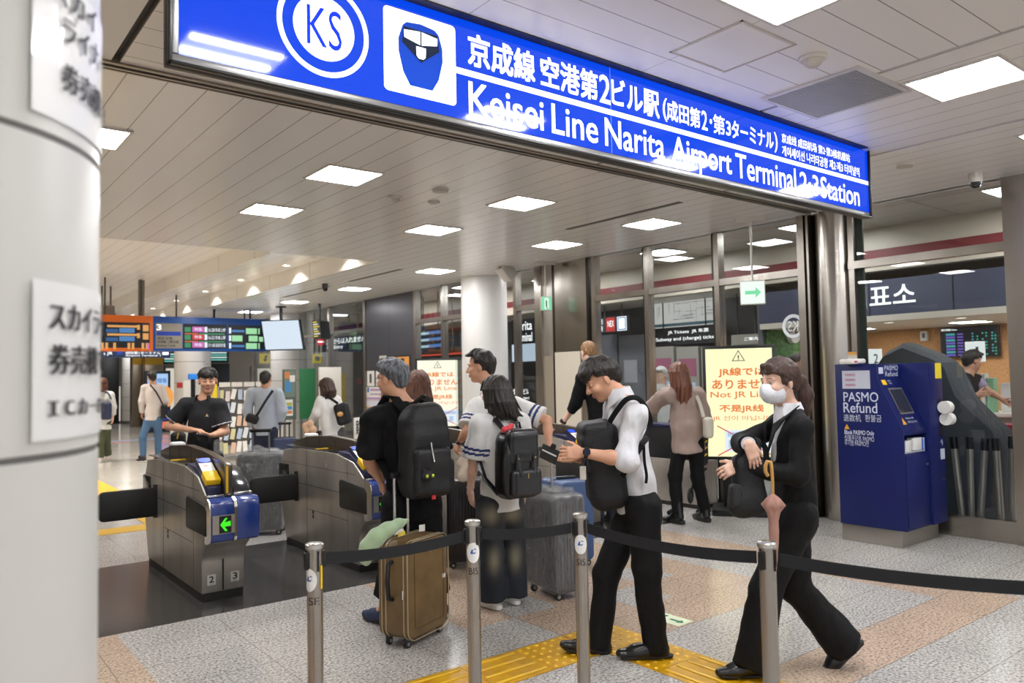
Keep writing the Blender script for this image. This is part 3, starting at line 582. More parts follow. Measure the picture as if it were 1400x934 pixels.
# ------------------------------------------------------------------ belt barrier posts
EMB = M('f2f1ee', .35)
def stanchion(x, y, label, ang=0.0, sticker=True, word='SIS', logo=0.0, turn=0.0):
    t = thing('barrier_post', label, 'barrier post', (x, y, 0), 'steel belt barrier posts', ang)
    b = MB(); b.lathe([(.031, .02), (.031, .93)], n=32); b.build('pole', STEEL, t, smooth=40, local=True)
    b = MB(); b.lathe([(.031, .93), (.036, .932), (.036, .948), (.03, .952), (.0001, .952)], n=32, cap=False); b.build('cap', M('cfccc6', .25, .9), t, smooth=40, local=True)
    b = MB(); b.lathe([(.16, 0), (.16, .012), (.15, .02), (.05, .03), (.034, .035)], n=40); b.build('foot', STEEL2, t, smooth=40, local=True)
    b = MB()
    for a in (20, 160, 270): c, s = math.cos(math.radians(a)), math.sin(math.radians(a)); b.obox((c*.0312, s*.0312, .885), ((c, s, 0), (-s, c, 0), (0, 0, 1)), (.003, .0045, .04))
    b.build('slot', BLACK, t, local=True)
    for x in (.036, -.036): b = MB(); b.obox((x, 0, .885), ((1, 0, 0), (0, 1, 0), (0, 0, 1)), (.008, .013, .033)); b.build('belt_clip', BLACK, t, bevel=.003, local=True)
    # lettering ring bent around the pole, and the oval sticker
    def bent(v, a0): # flat (s, z) on the pole surface
        a = a0+turn+v[0]/.0315; return (.0318*math.cos(a), .0318*math.sin(a), v[1])
    v, f = glyphs(word, .012); lo, hi = v.min(0), v.max(0); q = (v-lo)/(hi-lo); b = MB()
    b.add([bent(((p[0]-.5)*.044, .715+p[1]*.03), logo) for p in q], f, 0); b.build('pole_lettering', M('2a2826', .5), t, local=True)
    if sticker:
        b = MB(); n = 24
        def ov(w, h, mi, e): 
            V = []
            for rr in (0.0, .5, 1.0):
                for i in range(n):
                    a = 2*PI*i/n; aa = logo+rr*w*math.cos(a)/.0315; V.append(((.0318+e)*math.cos(aa), (.0318+e)*math.sin(aa), .812+rr*h*math.sin(a)))
            F = [(k*n+i, k*n+(i+1) % n, (k+1)*n+(i+1) % n, (k+1)*n+i) for k in range(2) for i in range(n)]; b.add(V, [f[::-1] for f in F], mi)
        ov(.032, .045, 0, .0006)
        w = [(-.014, -.006), (-.006, .009), (.008, .013), (.016, .006), (.004, .008), (-.004, -.002), (.004, -.006), (.012, -.002), (.006, -.012), (-.008, -.012)]
        def sw(p): a = logo+p[0]/.0315; return (.0329*math.cos(a), .0329*math.sin(a), .818+p[1])
        b.add([sw(p) for p in w], [tuple(range(len(w)))[::-1], tuple(range(len(w)))], 1)
        b.build('oval_sticker', [EMB, M('2f62b0', .4)], t, local=True)
    return t
PO = [(1.29, 2.94), (2.03, 2.90), (2.50, 2.69), (2.59, 1.75), (3.25, 0.55)]
def faceang(i, off=0.0): return math.atan2(-PO[i][1], -PO[i][0])+off
stanchion(*PO[0], 'leftmost belt barrier post, alone before the nearest ticket gate', 0, True, 'SE', faceang(0, -.75), .6)
stanchion(*PO[1], 'belt barrier post right of the brown suitcase', 0, True, 'BIS', faceang(1, .05))
stanchion(*PO[2], 'belt barrier post before the walking man in the white shirt', 0, True, 'SIS', faceang(2, -.05))
stanchion(*PO[3], 'belt barrier post before the walking woman in the black suit', 0, False, 'SIS', faceang(3, 2.6))
stanchion(*PO[4], 'belt barrier post out of frame at the right end of the belt', 0, False, 'SIS', 2.0)
b = MB(); b.obox((PO[0][0]+.0325*math.cos(faceang(0, .9)), PO[0][1]+.0325*math.sin(faceang(0, .9)), .82), (np.array([math.cos(faceang(0, .9)), math.sin(faceang(0, .9)), 0]), np.array([-math.sin(faceang(0, .9)), math.cos(faceang(0, .9)), 0]), UP), (.001, .005, .045)); b.build('yellow_tape', YEL, bpy.data.objects['barrier_post'])
BELT = M('15161a', .75, bump=(300, .1))
for i, lb in enumerate(('black barrier belt crossing before the brown suitcase', 'black barrier belt between the girl\'s jeans and the white-shirted man', 'black barrier belt across the white-shirted man\'s thighs', 'black barrier belt running off the right edge of the photo')):
    p, q = np.array(PO[i]), np.array(PO[i+1]); d = nrm(q-p); a = p+d*.044; c = q-d*.044; b = MB(); n = 14; V = []
    nn = np.array([-d[1], d[0]])*.0009
    for k in range(n+1):
        s = k/n; m = a+(c-a)*s; sag = -.03*4*s*(1-s)*np.linalg.norm(c-a)
        for z in (.862, .91):
            for e in (-1, 1): V.append((m[0]+e*nn[0], m[1]+e*nn[1], z+sag))
    F = []
    for k in range(n):
        o = k*4
        for u, w in ((0, 1), (1, 3), (3, 2), (2, 0)): F.append((o+u, o+w, o+4+w, o+4+u))
    F += [(0, 2, 3, 1), (n*4, n*4+1, n*4+3, n*4+2)]
    b.add(V, F); solo(b, 'barrier_belt', BELT, lb, 'belt', 'barrier belts')

# ------------------------------------------------------------------ tactile paving
TY = M('d9a40f', .38, noise=(9, 'c08c0a', .3, .6)); P4 = .38
def tactile(name, label, cells, kind):
    t = thing(name, label, 'tactile paving', (cells[0][0], cells[0][1], 0), 'yellow tactile floor tiles'); b = MB(); c = MB()
    for x, y in cells:
        b.box((x+.002, y+.002, 0.0005), (x+P4-.002, y+P4-.002, .004))
        if kind == 'dot':
            for i in range(6):
                for j in range(6): c.lathe([(.013, .004), (.010, .008), (.004, .0092)], (x+P4*(i+.5)/6, y+P4*(j+.5)/6, 0), n=10)
        else:
            for i in range(4):
                q = P4*(i+.5)/4
                if kind == 'x': c.box((x+.02, y+q-.010, .004), (x+P4-.02, y+q+.010, .0095))
                else: c.box((x+q-.010, y+.02, .004), (x+q+.010, y+P4-.02, .0095))
    b.build('tiles', TY, t); tag(c.build('raised_marks', M('f0c53c', .3), t, bevel=.003 if kind != 'dot' else 0, smooth=40), kind='stuff')
tactile('dotted_tactile_tiles', 'yellow dotted tactile tiles at the corner under the man\'s shoes', [(2.80, 3.24), (3.19, 3.24), (3.19, 2.86)], 'dot')
tactile('ridged_tactile_tiles', 'yellow ridged tactile tiles running left past the brown suitcase', [(2.42-P4*i, 3.24) for i in range(4)], 'x')
tactile('ridged_tactile_tiles', 'yellow ridged tactile tiles under the suited woman\'s front shoe', [(3.19, 2.48-P4*i) for i in range(4)], 'y')
TF = M('dfb02c', .4)
b = MB(); b.box((-2, 9.2, .0005), (3.2, 9.55, .005)); solo(b, 'tactile_strip', TF, 'yellow tactile strip crossing the floor behind the nearest gate', 'tactile paving')
b = MB(); b.box((2.17, 9.55, .0005), (2.55, 16.5, .005)); solo(b, 'tactile_strip', TF, 'yellow tactile strip leading away into the concourse at left', 'tactile paving')
b = MB(); b.box((3.86, 3.27, .0004), (4.01, 3.52, .0012), 0); flatpoly(b, (3.935, 3.35, .0012), (0, -1, 0), (1, 0, 0), [(.06, 0), (.02, .035), (.02, .012), (-.05, .012), (-.05, -.012), (.02, -.012), (.02, -.035)], 1, .0006); bar(b, (3.935, 3.44, .0012), (0, -1, 0), (1, 0, 0), -.035, -.05, -.01, .05, 1, .0006)
solo(b, 'floor_arrow_sticker', [M('e8f0cf', .4), M('1f7a45', .5)], 'pale green escape arrow sticker on the floor behind the walking man', 'sticker')
# coloured tape across the far floor
b = MB(); a0, a1 = on(150, 604, 2, 0), on(330, 594, 2, 0); b.box((3.0, a0[1]-.25, .0005), (9.0, a0[1]+.25, .003)); solo(b, 'floor_guide_tape', M('7f93b8', .35), 'dull blue guide band across the far concourse floor', 'floor tape')
b = MB(); b.box((3.2, a0[1]-.7, .0005), (4.9, a0[1]-.32, .003)); solo(b, 'floor_guide_tape', M('c0654a', .35), 'orange guide band on the far floor beside the blue one', 'floor tape')

# ------------------------------------------------------------------ refund machine
MBL = M('101d5e', .4, spec=.3, noise=(3, '0e1a55', .3, .7)); MW = M('cfd6ea', .4)
t = thing('ticket_refund_machine', 'dark blue refund machine with white lettering beside the steel column', 'ticket machine', (7.45, 3.6, 0))
X0 = 6.97
b = MB(); b.box((6.99, 3.34, 0), (7.72, 3.90, .155)); b.build('plinth', M('a7a29b', .3, .9, bump=(3, .05)), t, bevel=.004)
side = [(3.90, .155), (3.28, .155), (3.28, 1.04), (3.50, 1.51), (3.50, 1.65), (3.90, 1.65)]
inner = [(3.90, .155), (3.285, .155), (3.285, .83), (3.43, .83), (3.43, 1.0), (3.285, 1.0), (3.285, 1.04), (3.505, 1.51), (3.505, 1.645), (3.90, 1.645)]
b = MB(); b.prism(side, (X0, 0, 0), (0, 1, 0), (0, 0, 1), (.018, 0, 0)); b.build('side_panel', MBL, t, bevel=.003)
b = MB(); b.prism(inner, (X0+.018, 0, 0), (0, 1, 0), (0, 0, 1), (.46, 0, 0)); b.build('housing', MBL, t, bevel=.003)
b = MB(); b.box((7.448, 3.26, .157), (7.745, 3.90, 1.65)); p2 = b.build('side_cabinet', MBL, t, bevel=.005)
b = MB(); b.box((7.0, 3.278, .17), (7.44, 3.284, .82)); b.build('service_door', MBL, t, bevel=.003)
b = MB(); b.lathe([(.009, 0), (.009, .006)], (7.40, 3.278, .72), (0, -1, 0), 14); b.build('door_lock', CHROME, t)
slz = nrm((0, .22, .47)); sln = np.cross((1, 0, 0), slz)
so = np.array([6.99, 3.285, 1.04])
b = MB(); bar(b, so, (1, 0, 0), slz, .10, .16, .36, .42, 0, .003); bar(b, so, (1, 0, 0), slz, .115, .175, .345, .405, 1, .005); b.build('screen', [M('c8c2b4', .3, .8), M('1b1c22', .15, emit='2b2f3c', es=.5)], t)
b = MB(); flatpoly(b, so, (1, 0, 0), slz, [(.05, .06), (.12, .06), (.085, .13)], 0, .002); put_text(b, 'Blank only', so+np.array([.15, 0, 0])+slz*.105, (1, 0, 0), slz, .15, .022, 1, .01, .002); put_text(b, '仅限不记名 무기명', so+np.array([.15, 0, 0])+slz*.07, (1, 0, 0), slz, .18, .02, 1, 0, .002); b.build('slope_notice', [M('e0a526', .4), MW], t)
b = MB(); bar(b, so, (1, 0, 0), slz, .05, .455, .13, .505, 0, .002); put_text(b, '退款机', so+np.array([.16, 0, 0])+slz*.485, (1, 0, 0), slz, .07, .018, 1, 0, .002); put_text(b, '환불금', so+np.array([.17, 0, 0])+slz*.46, (1, 0, 0), slz, .06, .018, 1, 0, .002); b.build('yellow_label', [YEL, MW], t)
ho = (6.99, 3.505, 1.51)
b = MB(); put_text(b, 'PASMO', (7.13, 3.505, 1.585), (1, 0, 0), UP, .26, .045, 0, .01); put_text(b, 'Refund', (7.14, 3.505, 1.53), (1, 0, 0), UP, .24, .045, 0, .01); bar(b, ho, (1, 0, 0), UP, .03, .045, .115, .105, 0); b.build('header_lettering', MW, t)
b = MB(); b.box((7.02, 3.30, .835), (7.40, 3.42, .85), 1); b.obox((7.10, 3.33, .90), ((1, .1, 0), (-.1, 1, 0), (0, 0, 1)), (.07, .03, .05), 0); b.obox((7.28, 3.33, .91), ((1, 0, 0), (0, 1, 0), (0, 0, 1)), (.08, .03, .055), 0); b.obox((7.38, 3.32, .90), ((1, 0, 0), (0, 1, 0), (0, 0, 1)), (.012, .035, .06), 2); b.build('slip_tray', [M('e6e6e4', .5), M('9aa0b8', .4), M('3a62c0', .4)], t, bevel=.003)
b = MB(); b.box((7.60, 3.254, 1.50), (7.72, 3.26, 1.645)); b.build('yellow_notice', M('f3df3a', .5), p2)
b = MB(); b.box((7.64, 3.257, .95), (7.70, 3.261, 1.31)); b.build('paper_slot', BLACK, p2)
for z, dx in ((1.23, 0.0), (1.12, .03)):
    b = MB(); b.tube([(7.61+dx, 3.20, z), (7.70+dx, 3.20, z)], .058, 20); b.build('paper_roll', M('eeece6', .7), p2, smooth=40)
b = MB(); put_text(b, '↑', (7.65, 3.26, .86), (1, 0, 0), UP, .05, .07, 0, 0); bar(b, (7.64, 3.26, .74), (1, 0, 0), UP, 0, 0, .09, .1); b.build('white_marks', MW, p2)
b = MB(); b.lathe([(.009, 0), (.009, .006)], (7.69, 3.262, .55), (0, -1, 0), 14); b.build('cabinet_lock', CHROME, p2)
b = MB(); sp = lambda px, py: on(px, py, 0, X0-.001)
def st(s, xa, ya, xb, yb, bold=0.0, mi=0):
    a = sp(xa, yb); c = sp(xb, ya); put_text(b, s, a, (0, -1, 0), UP, a[1]-c[1], abs(c[2]-a[2]), mi, bold)
st('PASMO', 1153.6, 536.5, 1200.5, 549, .008); st('Refund', 1153.6, 551, 1199, 564, .008); st('退款机', 1153.6, 567, 1177, 576); st('환불금', 1183, 567.5, 1205, 576.5)
st('Blank PASMO Only', 1155, 589.5, 1195, 595.5, .012); st('仅限不记名 PASMO', 1155, 596.5, 1195, 602.5); st('무기명 PASMO만', 1155, 603, 1188, 609)
a, c = sp(1154.5, 586.5), sp(1161.5, 580); flatpoly(b, a, (0, -1, 0), UP, [(0, 0), (a[1]-c[1], 0), ((a[1]-c[1])/2, c[2]-a[2])], 1)
b.build('side_lettering', [MW, M('e0a526', .4)], t)
b = MB(); a, c = sp(1152, 531.5), sp(1189, 506.5); w, h = a[1]-c[1], c[2]-a[2]; bar(b, a, (0, -1, 0), UP, 0, 0, w, h, 0)
for i in range(3):
    put_text(b, 'PASMO', a+np.array([0, -w*.12, h*(.14+.28*i)]), (0, -1, 0), UP, w*.36, h*.13, 1, .02, .003)
b.build('white_sticker', [M('c3c8d6', .4), M('b0285a', .5)], t)

w = on(1167, 493, 1, 3.72); q = thing('white_dispenser', 'rounded white dispenser standing on top of the refund machine', 'dispenser', (w[0], 3.72, 1.65)); b = MB(); b.box((w[0]-.12, 3.66, 1.65), (w[0]+.12, 3.80, 1.70)); b.build('case', WHITE, q, bevel=.018, seg=3); b = MB(); b.box((w[0]-.10, 3.655, 1.665), (w[0]-.05, 3.66, 1.68)); b.build('red_label', M('c0405a', .5), q)
b = MB(); b.box((w[0]-.03, 3.70, 1.70), (w[0]+.03, 3.76, 1.765), 0); b.box((w[0]-.03, 3.70, 1.735), (w[0]+.03, 3.76, 1.765), 1); b.build('lamp', [M('c9c2b4', .4), M('e2b23a', .4, emit='f0b840', es=.5)], q, bevel=.004)
# ------------------------------------------------------------------ lit notice boards on pedestals
def lightbox(base, w, h, z0, label, tint, orange, pw=0.5, aim=None, foot=True):
    t = thing('lit_notice_board', label, 'sign', (base[0], base[1], 0), 'lit pedestal notice boards'); B = np.array([base[0], base[1], 0.0])
    n = nrm(np.array([-base[0], -base[1], 0])); ux = np.cross(UP, n); c = B+UP*(z0+h/2)
    b = MB(); b.obox(c-n*.04, (ux, UP, n), (w/2, h/2, .04)); b.build('case', M('1c1e1b', .4), t, bevel=.006)
    b = MB(); o = c-ux*w/2-UP*h/2+n*.0005; bar(b, o, ux, UP, .035, .035, w-.035, h-.035); b.build('lit_panel', E(tint, 1.0), t)
    b = MB(); om = E(orange, .95); K = M('2b2d22', .5)
    def L(s, x0, x1, z0_, z1_, bold=0.022): q = MB(); put_text(q, s, o+ux*x0*w+UP*z0_*h, ux, UP, (x1-x0)*w, (z1_-z0_)*h, 0, bold, .0025); q.build('orange_lettering', om, t)
    L('JR線では', .22, .86, .725, .805); L('ありません', .13, .95, .62, .70); L('Not JR Line', .10, .93, .53, .595, .01); L('不是JR线', .22, .82, .41, .48); L('JR 선이 아닙니다', .12, .95, .335, .385, .0)
    b = MB(); tri = lambda r: [(w*.5+r*math.cos(a), h*.895+r*math.sin(a)) for a in (PI/2, PI/2+2*PI/3, PI/2+4*PI/3)]
    R, r = w*.105, w*.085; A, Bq = tri(R), tri(r)
    for i in range(3): flatpoly(b, o, ux, UP, [A[i], A[(i+1) % 3], Bq[(i+1) % 3], Bq[i]], 0, .003)
    bar(b, o, ux, UP, w*.492, h*.885, w*.508, h*.915, 0, .003); bar(b, o, ux, UP, w*.492, h*.872, w*.508, h*.879, 0, .003); b.build('warning_triangle', K, t)
    b = MB(); bar(b, o, ux, UP, w*.28, h*.07, w*.95, h*.26, 0, .002); bar(b, o, ux, UP, w*.32, h*.2, w*.9, h*.24, 1, .003)
    for i in range(4): bar(b, o, ux, UP, w*(.33+.14*i), h*.10, w*(.42+.14*i), h*.17, 1, .003)
    for s in (1, -1):
        m = np.array([w*.56, h*.165]); d = np.array([w*.38, -s*h*.13]); q = nrm(np.array([-d[1], d[0]]))*.006; flatpoly(b, o, ux, UP, [tuple(m-d-q), tuple(m+d-q), tuple(m+d+q), tuple(m-d+q)], 2, .004)
    b.build('crossed_ticket_picture', [E('e9f3fb', .95), E('b5d3f0', .9), E('d8434f', .9)], t)
    b = MB(); b.obox(B+UP*(z0/2+.03)-n*.06, (ux, UP, n), (pw*.5, z0/2-.03, .05)); b.build('pedestal', BLACKP, t, bevel=.006)
    b = MB(); b.obox(B+UP*.035-n*.02, (ux, UP, n), (w*.42, .035, .27)); b.build('foot', BLACKP, t, bevel=.01)
    return t
q = at(1016, 690, 8.75); lightbox(q, .80, 1.30, .60, 'yellowish lit notice board behind the suited woman', 'fffcc9', 'ee7a28', .42)
q = at(600, 630, 14.0); lightbox(q, .80, 1.27, .68, 'white lit notice board between the man in black and the white column', 'fffbe4', 'f08a2c', .8)
# ------------------------------------------------------------------ columns
fc = (-0.069, 1.682); FR = 0.36
round_column(fc[0], fc[1], FR, 'pale round column filling the left edge with taped paper notices', [.46, .973, 1.487, 2.0, 2.513, 3.03], m='d7d6d1')
round_column(7.92, 10.85, .40, 'smooth white round column standing at the glass wall', [0.3], m='e6e4e0')
round_column(7.8, 19.3, .45, 'pale round column behind the white hanging monitor', [.53, 1.06, 1.6, 2.13, 2.66])
round_column(5.8, 20.9, .38, 'pale round column behind the young man in the black polo', [.53, 1.06, 1.6, 2.13, 2.66, 3.2], 3.6)
round_column(7.2, 34.0, .38, 'far round column beside the man in jeans', [.53, 1.06, 1.6, 2.13, 2.66, 3.2], 3.6)
round_column(6.9, 24.0, .35, 'far pale round column beyond the green board', [.53, 1.06, 1.6, 2.13, 2.66])
# paper notices taped on the near column
def colpt(a, z, e=.002): return (fc[0]+(FR+e)*math.cos(a), fc[1]+(FR+e)*math.sin(a), z)
def colhit(px, py):
    d = ray(px, py); o = -np.array(fc); A = d[0]**2+d[1]**2; B = 2*(d[0]*o[0]+d[1]*o[1]); C = o @ o-FR**2
    s = (-B-math.sqrt(max(B*B-4*A*C, 0)))/(2*A); p = CE+d*s; return math.atan2(p[1]-fc[1], p[0]-fc[0]), p[2]
def column_notice(label, px, ptop, pbot, lines, wide=.33):
    a0, zt = colhit(px, ptop); _, zb = colhit(px, pbot); t = thing('paper_notice', label, 'notice', colpt(a0, zb), 'paper notices on the near column'); b = MB(); n = 16; da = wide/FR
    V = [colpt(a0+da*i/n, z, .003+.004*math.exp(-i*.9)) for i in range(n+1) for z in (zb, zt)]; b.add(V, [(2*i, 2*i+2, 2*i+3, 2*i+1) for i in range(n)], 0); b.build('sheet', M('eeeeec', .35, coat=.3), t, smooth=60)
    for s, pa, pb, x0, w in lines:
        _, z1 = colhit(px+20, pa); _, z0 = colhit(px+20, pb); v, f = glyphs(s, 0); lo, hi = v.min(0), v.max(0); q = (v-lo)/(hi-lo)
        b = MB()
        for dx in (0, .0022, .0044): b.add([colpt(a0+(x0+p[0]*w+dx)/FR, z0+p[1]*(z1-z0), .0075+dx*.1) for p in q], f)
        b.build('black_lettering', M('2a2a2c', .5), t)
column_notice('lower paper notice with bold Japanese lettering on the near column', 40, 380, 605, [('スカイライナー', 413, 450, .03, .29), ('券売機です', 470, 512, .03, .25), ('ＩＣカード専用', 546, 572, .03, .26)])
column_notice('upper paper notice with large Japanese lettering on the near column', 40, -60, 150, [('スカイ', -40, -5, .03, .14), ('ライナー', 8, 42, .06, .17), ('券売機です', 72, 112, .06, .24)])

# ------------------------------------------------------------------ far hall
b = MB(); b.box((-10, 36, 0), (20, 36.3, 4.0)); struct(b, 'wall_far', M('b9b1a4', .5))
b = MB(); b.box((-8.3, 4, 0), (-8, 36, 4)); struct(b, 'wall_left_light_block', M('cfc8bc', .5))  # unseen wall added to block world light from the left
def panel_at(name, px0, py0, px1, py1, y, mat, label, cat, depth=.08, parts=None, group=None):
    """an upright board facing the camera side on the plane y"""
    a = on(px0, (py0+py1)/2, 1, y); c = on(px1, (py0+py1)/2, 1, y); z1 = on((px0+px1)/2, py0, 1, y)[2]; z0 = on((px0+px1)/2, py1, 1, y)[2]
    if z0 < 1.9 and y >= 20 and depth > .03 and name != 'shop_fascia': z0 = 0.0
    b = MB(); b.box((a[0], y, z0), (c[0], y+depth, z1))
    if parts is None: parts = lambda *q: None
    t = thing(name, label, cat, ((a[0]+c[0])/2, y, z0), group); b.build('case', mat, t, bevel=.004)
    if z0 > 1.9:
        for x in (a[0]*.8+c[0]*.2, a[0]*.2+c[0]*.8):
            b = MB(); b.tube([(x, y+depth/2, z1-.02), (x, y+depth/2, ceil_z(x, y))], .02, 8); b.build('hanging_rod', M('55524e', .4), t, smooth=40)
    W, H = c[0]-a[0], z1-z0; o = np.array([a[0], y-.001, z0]); parts(t, o, W, H); return t
XU, YU = (1, 0, 0), (0, 0, 1)
def rows(t, name, o, items, mats):
    b = MB()
    for it in items:
        if isinstance(it[4], str): put_text(b, it[4], o+np.array([it[0], -.003, it[1]]), XU, YU, it[2]-it[0], it[3]-it[1], it[5], .008)
        else: bar(b, o, XU, YU, it[0], it[1], it[2], it[3], it[4], .002+.001*(it[5] if len(it) > 5 else 0))
    b.build(name, mats, t)
SCR = E('0c1420', .6)
def orange_parts(t, o, W, H):
    rows(t, 'screen', o, [(.0, .09*H, W*.94, .80*H, 0)], [SCR]); I = []
    for k in range(3):
        z = H*(.62-.235*k)
        I += [(.02*W, z-.08*H, .09*W, z+.12*H, 1, 1)]
        if k < 2: I += [(.22*W, z+.04*H, .72*W, z+.1*H, 2, 1), (.2*W, z-.11*H, .4*W, z-.01*H, 3, 1), (.42*W, z-.11*H, .68*W, z+.02*H, 4, 1), (.82*W, z-.06*H, .92*W, z+.12*H, 2, 1), (.72*W, z-.02*H, .77*W, z+.12*H, 2, 1)]
        else: I += [(x*W, z-.1*H, (x+.045)*W, z+.08*H, 2, 1) for x in (.12, .19, .32, .56, .63, .8, .87)]+[(.895*W, z-.1*H, .935*W, z+.08*H, 5, 1)]
    rows(t, 'train_diagram', o, I, [SCR, E('d8ecff', .9), E('e8a860', .9), E('2c5f96', .9), E('4d86c0', .9), E('d070c0', .9)])
panel_at('departure_board', 128, 431, 209.3, 480, 18.4, M('d9691e', .4, emit='d9691e', es=.12), 'orange framed departure board at the left end', 'departure board', .25, orange_parts)
def blue_parts(t, o, W, H):
    S = W/156.0
    rows(t, 'grey_panel', o, [(3*S, .07*H, 37*S, .8*H, 0), (4*S, .44*H, 35*S, .56*H, 1, 1), (4*S, .6*H, 10*S, .76*H, '3', 2), (5*S, .32*H, 24*S, .4*H, '成田 空港', 3), (5*S, .22*H, 32*S, .3*H, '京成線 上野方面', 3), (5*S, .12*H, 28*S, .19*H, 'Keisei Line', 3)], [M('8d8880', .5), M('1b3fae', .4), WHITE_E, BLACK])
    rows(t, 'screen', o, [(38*S, .07*H, 97*S, .8*H, 0)], [SCR]); rows(t, 'screen', o, [(99*S, .07*H, 150*S, .8*H, 0)], [SCR]); I = []
    for k in range(3):
        z = H*(.56-.23*k)
        I += [(40*S, z, 48*S, z+.14*H, 1, 1), (50*S, z, 66*S, z+.16*H, (2, 3, 2)[k], 1), (66.5*S, z, 70*S, z+.16*H, 4, 1), (71*S, z+.02*H, 80*S, z+.12*H, ('16:28', '16:52', '17:18')[k], 4), (81*S, z+.02*H, 95*S, z+.13*H, ('京成上野', '京成上野', '羽田空港')[k], 4), (53*S, z+.04*H, 63*S, z+.13*H, '特急', 4)]
        if k < 2: I += [(40*S, z-.07*H, 58*S, z-.03*H, 5, 1), (59*S, z-.07*H, 94*S, z-.03*H, 1, 1)]
        x0 = (100, 100, 100)[k]; I += [(100*S, z-.02*H, 103*S, z+.15*H, 4, 1)]
        I += [(104*S, z+.02*H, 122*S, z+.09*H, 6, 1), (124*S, z-.03*H, 140*S, z+.15*H, 7, 1), (142*S, z-.03*H, 144*S, z+.15*H, 7, 1)] if k != 1 else [(104*S, z-.03*H, 119*S, z+.15*H, 7, 1), (128*S, z-.03*H, 141*S, z+.15*H, 7, 1), (143*S, z-.03*H, 149*S, z+.12*H, 7, 1)]
    rows(t, 'timetable', o, I, [SCR, E('3f9a6a', .8), E('d66fc0', .9), E('d84048', .9), E('eef6ff', 1.0), E('d0704a', .8), E('4f88c8', .8), E('a8e8b0', .9)])
panel_at('departure_board', 209.6, 434.5, 366, 480, 18.4, M('164a96', .4, emit='164a96', es=.12), 'long blue framed departure board above the polo shirted man', 'departure board', .25, blue_parts)
t = thing('board_hanger', 'pair of grey poles holding the departure boards from the ceiling', 'pole', on(193, 432, 1, 18.69))
p = on(191, 432, 1, 18.69); q = on(195.5, 432, 1, 18.69)
for w in (p, q): b = MB(); b.tube([(w[0], w[1], w[2]), (w[0], w[1], 3.91)], .035, 12); b.build('pole', M('8f8a84', .35, .7), t, smooth=40)
for px in (293, 342): 
    w = on(px, 432, 1, 18.69); b = MB(); b.tube([(w[0], 18.69, 2.9), (w[0], 18.69, ceil_z(w[0], 18.7))], .03, 12); solo(b, 'board_hanger', BLACKP, 'black rod hanging the blue departure board, %s' % ('left one' if px < 300 else 'right one'), 'pole', smooth=40)
panel_at('hanging_box', 137, 418, 157, 431, 20, M('7d7770', .5), 'grey hanging box just above the orange board', 'box', .3)
def dir_parts(t, o, W, H):
    rows(t, 'lettering', o, [(.03*W, .3*H, .06*W, .7*H, '↑', 1), (.08*W, .3*H, .16*W, .8*H, 'JR', 1), (.22*W, .45*H, .3*W, .85*H, 0, 1), (.34*W, .5*H, .85*W, .85*H, '成田第1ターミナル', 1), (.34*W, .12*H, .85*W, .42*H, 'Airport Terminal 1', 1), (.88*W, .4*H, .97*W, .8*H, 1, 1)], [E('3050c0', .8), WHITE_E])
panel_at('direction_sign', 138, 479.5, 233, 489, 24, M('2a3550', .4, emit='27406e', es=.3), 'dark blue direction sign below the departure boards', 'sign', .2, dir_parts)
def fb_parts(t, o, W, H): rows(t, 'flight_lines', o, [(W*(.04+.0*k), H*(.8-.2*k), W*.9, H*(.9-.2*k), 0 if k % 2 else 1, 1) for k in range(4)], [E('79d6c8', .8), E('d8f4f0', .9)])
panel_at('flight_board', 281, 480, 313, 496, 30, M('14201f', .4), 'dark flight board with pale green lines behind the polo shirted man', 'departure board', .2, fb_parts)
panel_at('flight_board', 224, 482, 241, 498, 31, M('14201f', .4), 'dark flight board between the direction sign and the round column', 'departure board', .2, fb_parts)
panel_at('shop_front', 137, 488, 163, 526, 34.5, M('232325', .5), 'dark shop fascia at the far left', 'shop front', .3)
panel_at('shop_front', 280, 497, 314, 575, 34.5, M('2c3338', .4), 'dark glazed shop front behind the polo shirted man', 'shop front', .3)
def lit(t, o, W, H): rows(t, 'lit_pane', o, [(.05*W, .05*H, .95*W, .95*H, 0)], [E('efe8da', .75)])
panel_at('shop_window', 137, 526, 166, 590, 35, M('8d857a', .5), 'bright shop window at the far left behind the woman with a navy bag', 'shop window', .3, lit)
panel_at('shop_window', 226, 500, 241, 560, 35, M('8d857a', .5), 'bright shop window right of the advertising screen', 'shop window', .3, lit)
panel_at('shop_window', 345, 500, 385, 560, 30, M('8d857a', .5), 'bright shop window beyond the man in the blue shirt', 'shop window', .3, lit)
for a, c, lb in ((181, 196, 'brushed steel pillar behind the man in jeans, left one'), (198.5, 223, 'wide steel pillar behind the advertising screen')):
    panel_at('steel_pillar', a, 480, c, 577, 31 if a < 190 else 30.5, M('8b8070', .3, .8), lb, 'pillar', .4, lambda t, o, W, H: rows(t, 'gold_head', o, [(0, .82*H, W, .94*H, 0)], [M('b08a2e', .3, .7)]))
def ad(t, o, W, H):
    rows(t, 'screen', o, [(.07*W, .03*H, .93*W, .97*H, 0)], [E('1a2236', .8)]); rows(t, 'advert', o, [(.1*W, .74*H, .9*W, .95*H, 0, 1), (.15*W, .8*H, .85*W, .88*H, '空港情報', 4), (.55*W, .2*H, .92*W, .36*H, 2, 1), (.55*W, .06*H, .92*W, .17*H, 3, 1)], [E('a8ccf4', 1), E('f0a050', 1), E('2348c8', .9), E('f07860', .9), E('3060b0', .9)])
    b = MB(); flatpoly(b, o+np.array([.62*W, 0, .57*H]), XU, YU, circle(.2*H, 32), 0, .004); b.build('orange_disc', E('f0a452', 1), t)
panel_at('advertising_screen', 198, 507, 233, 559, 27, BLACKP, 'tall advertising screen with an orange disc behind the man in jeans', 'screen', .12, ad)
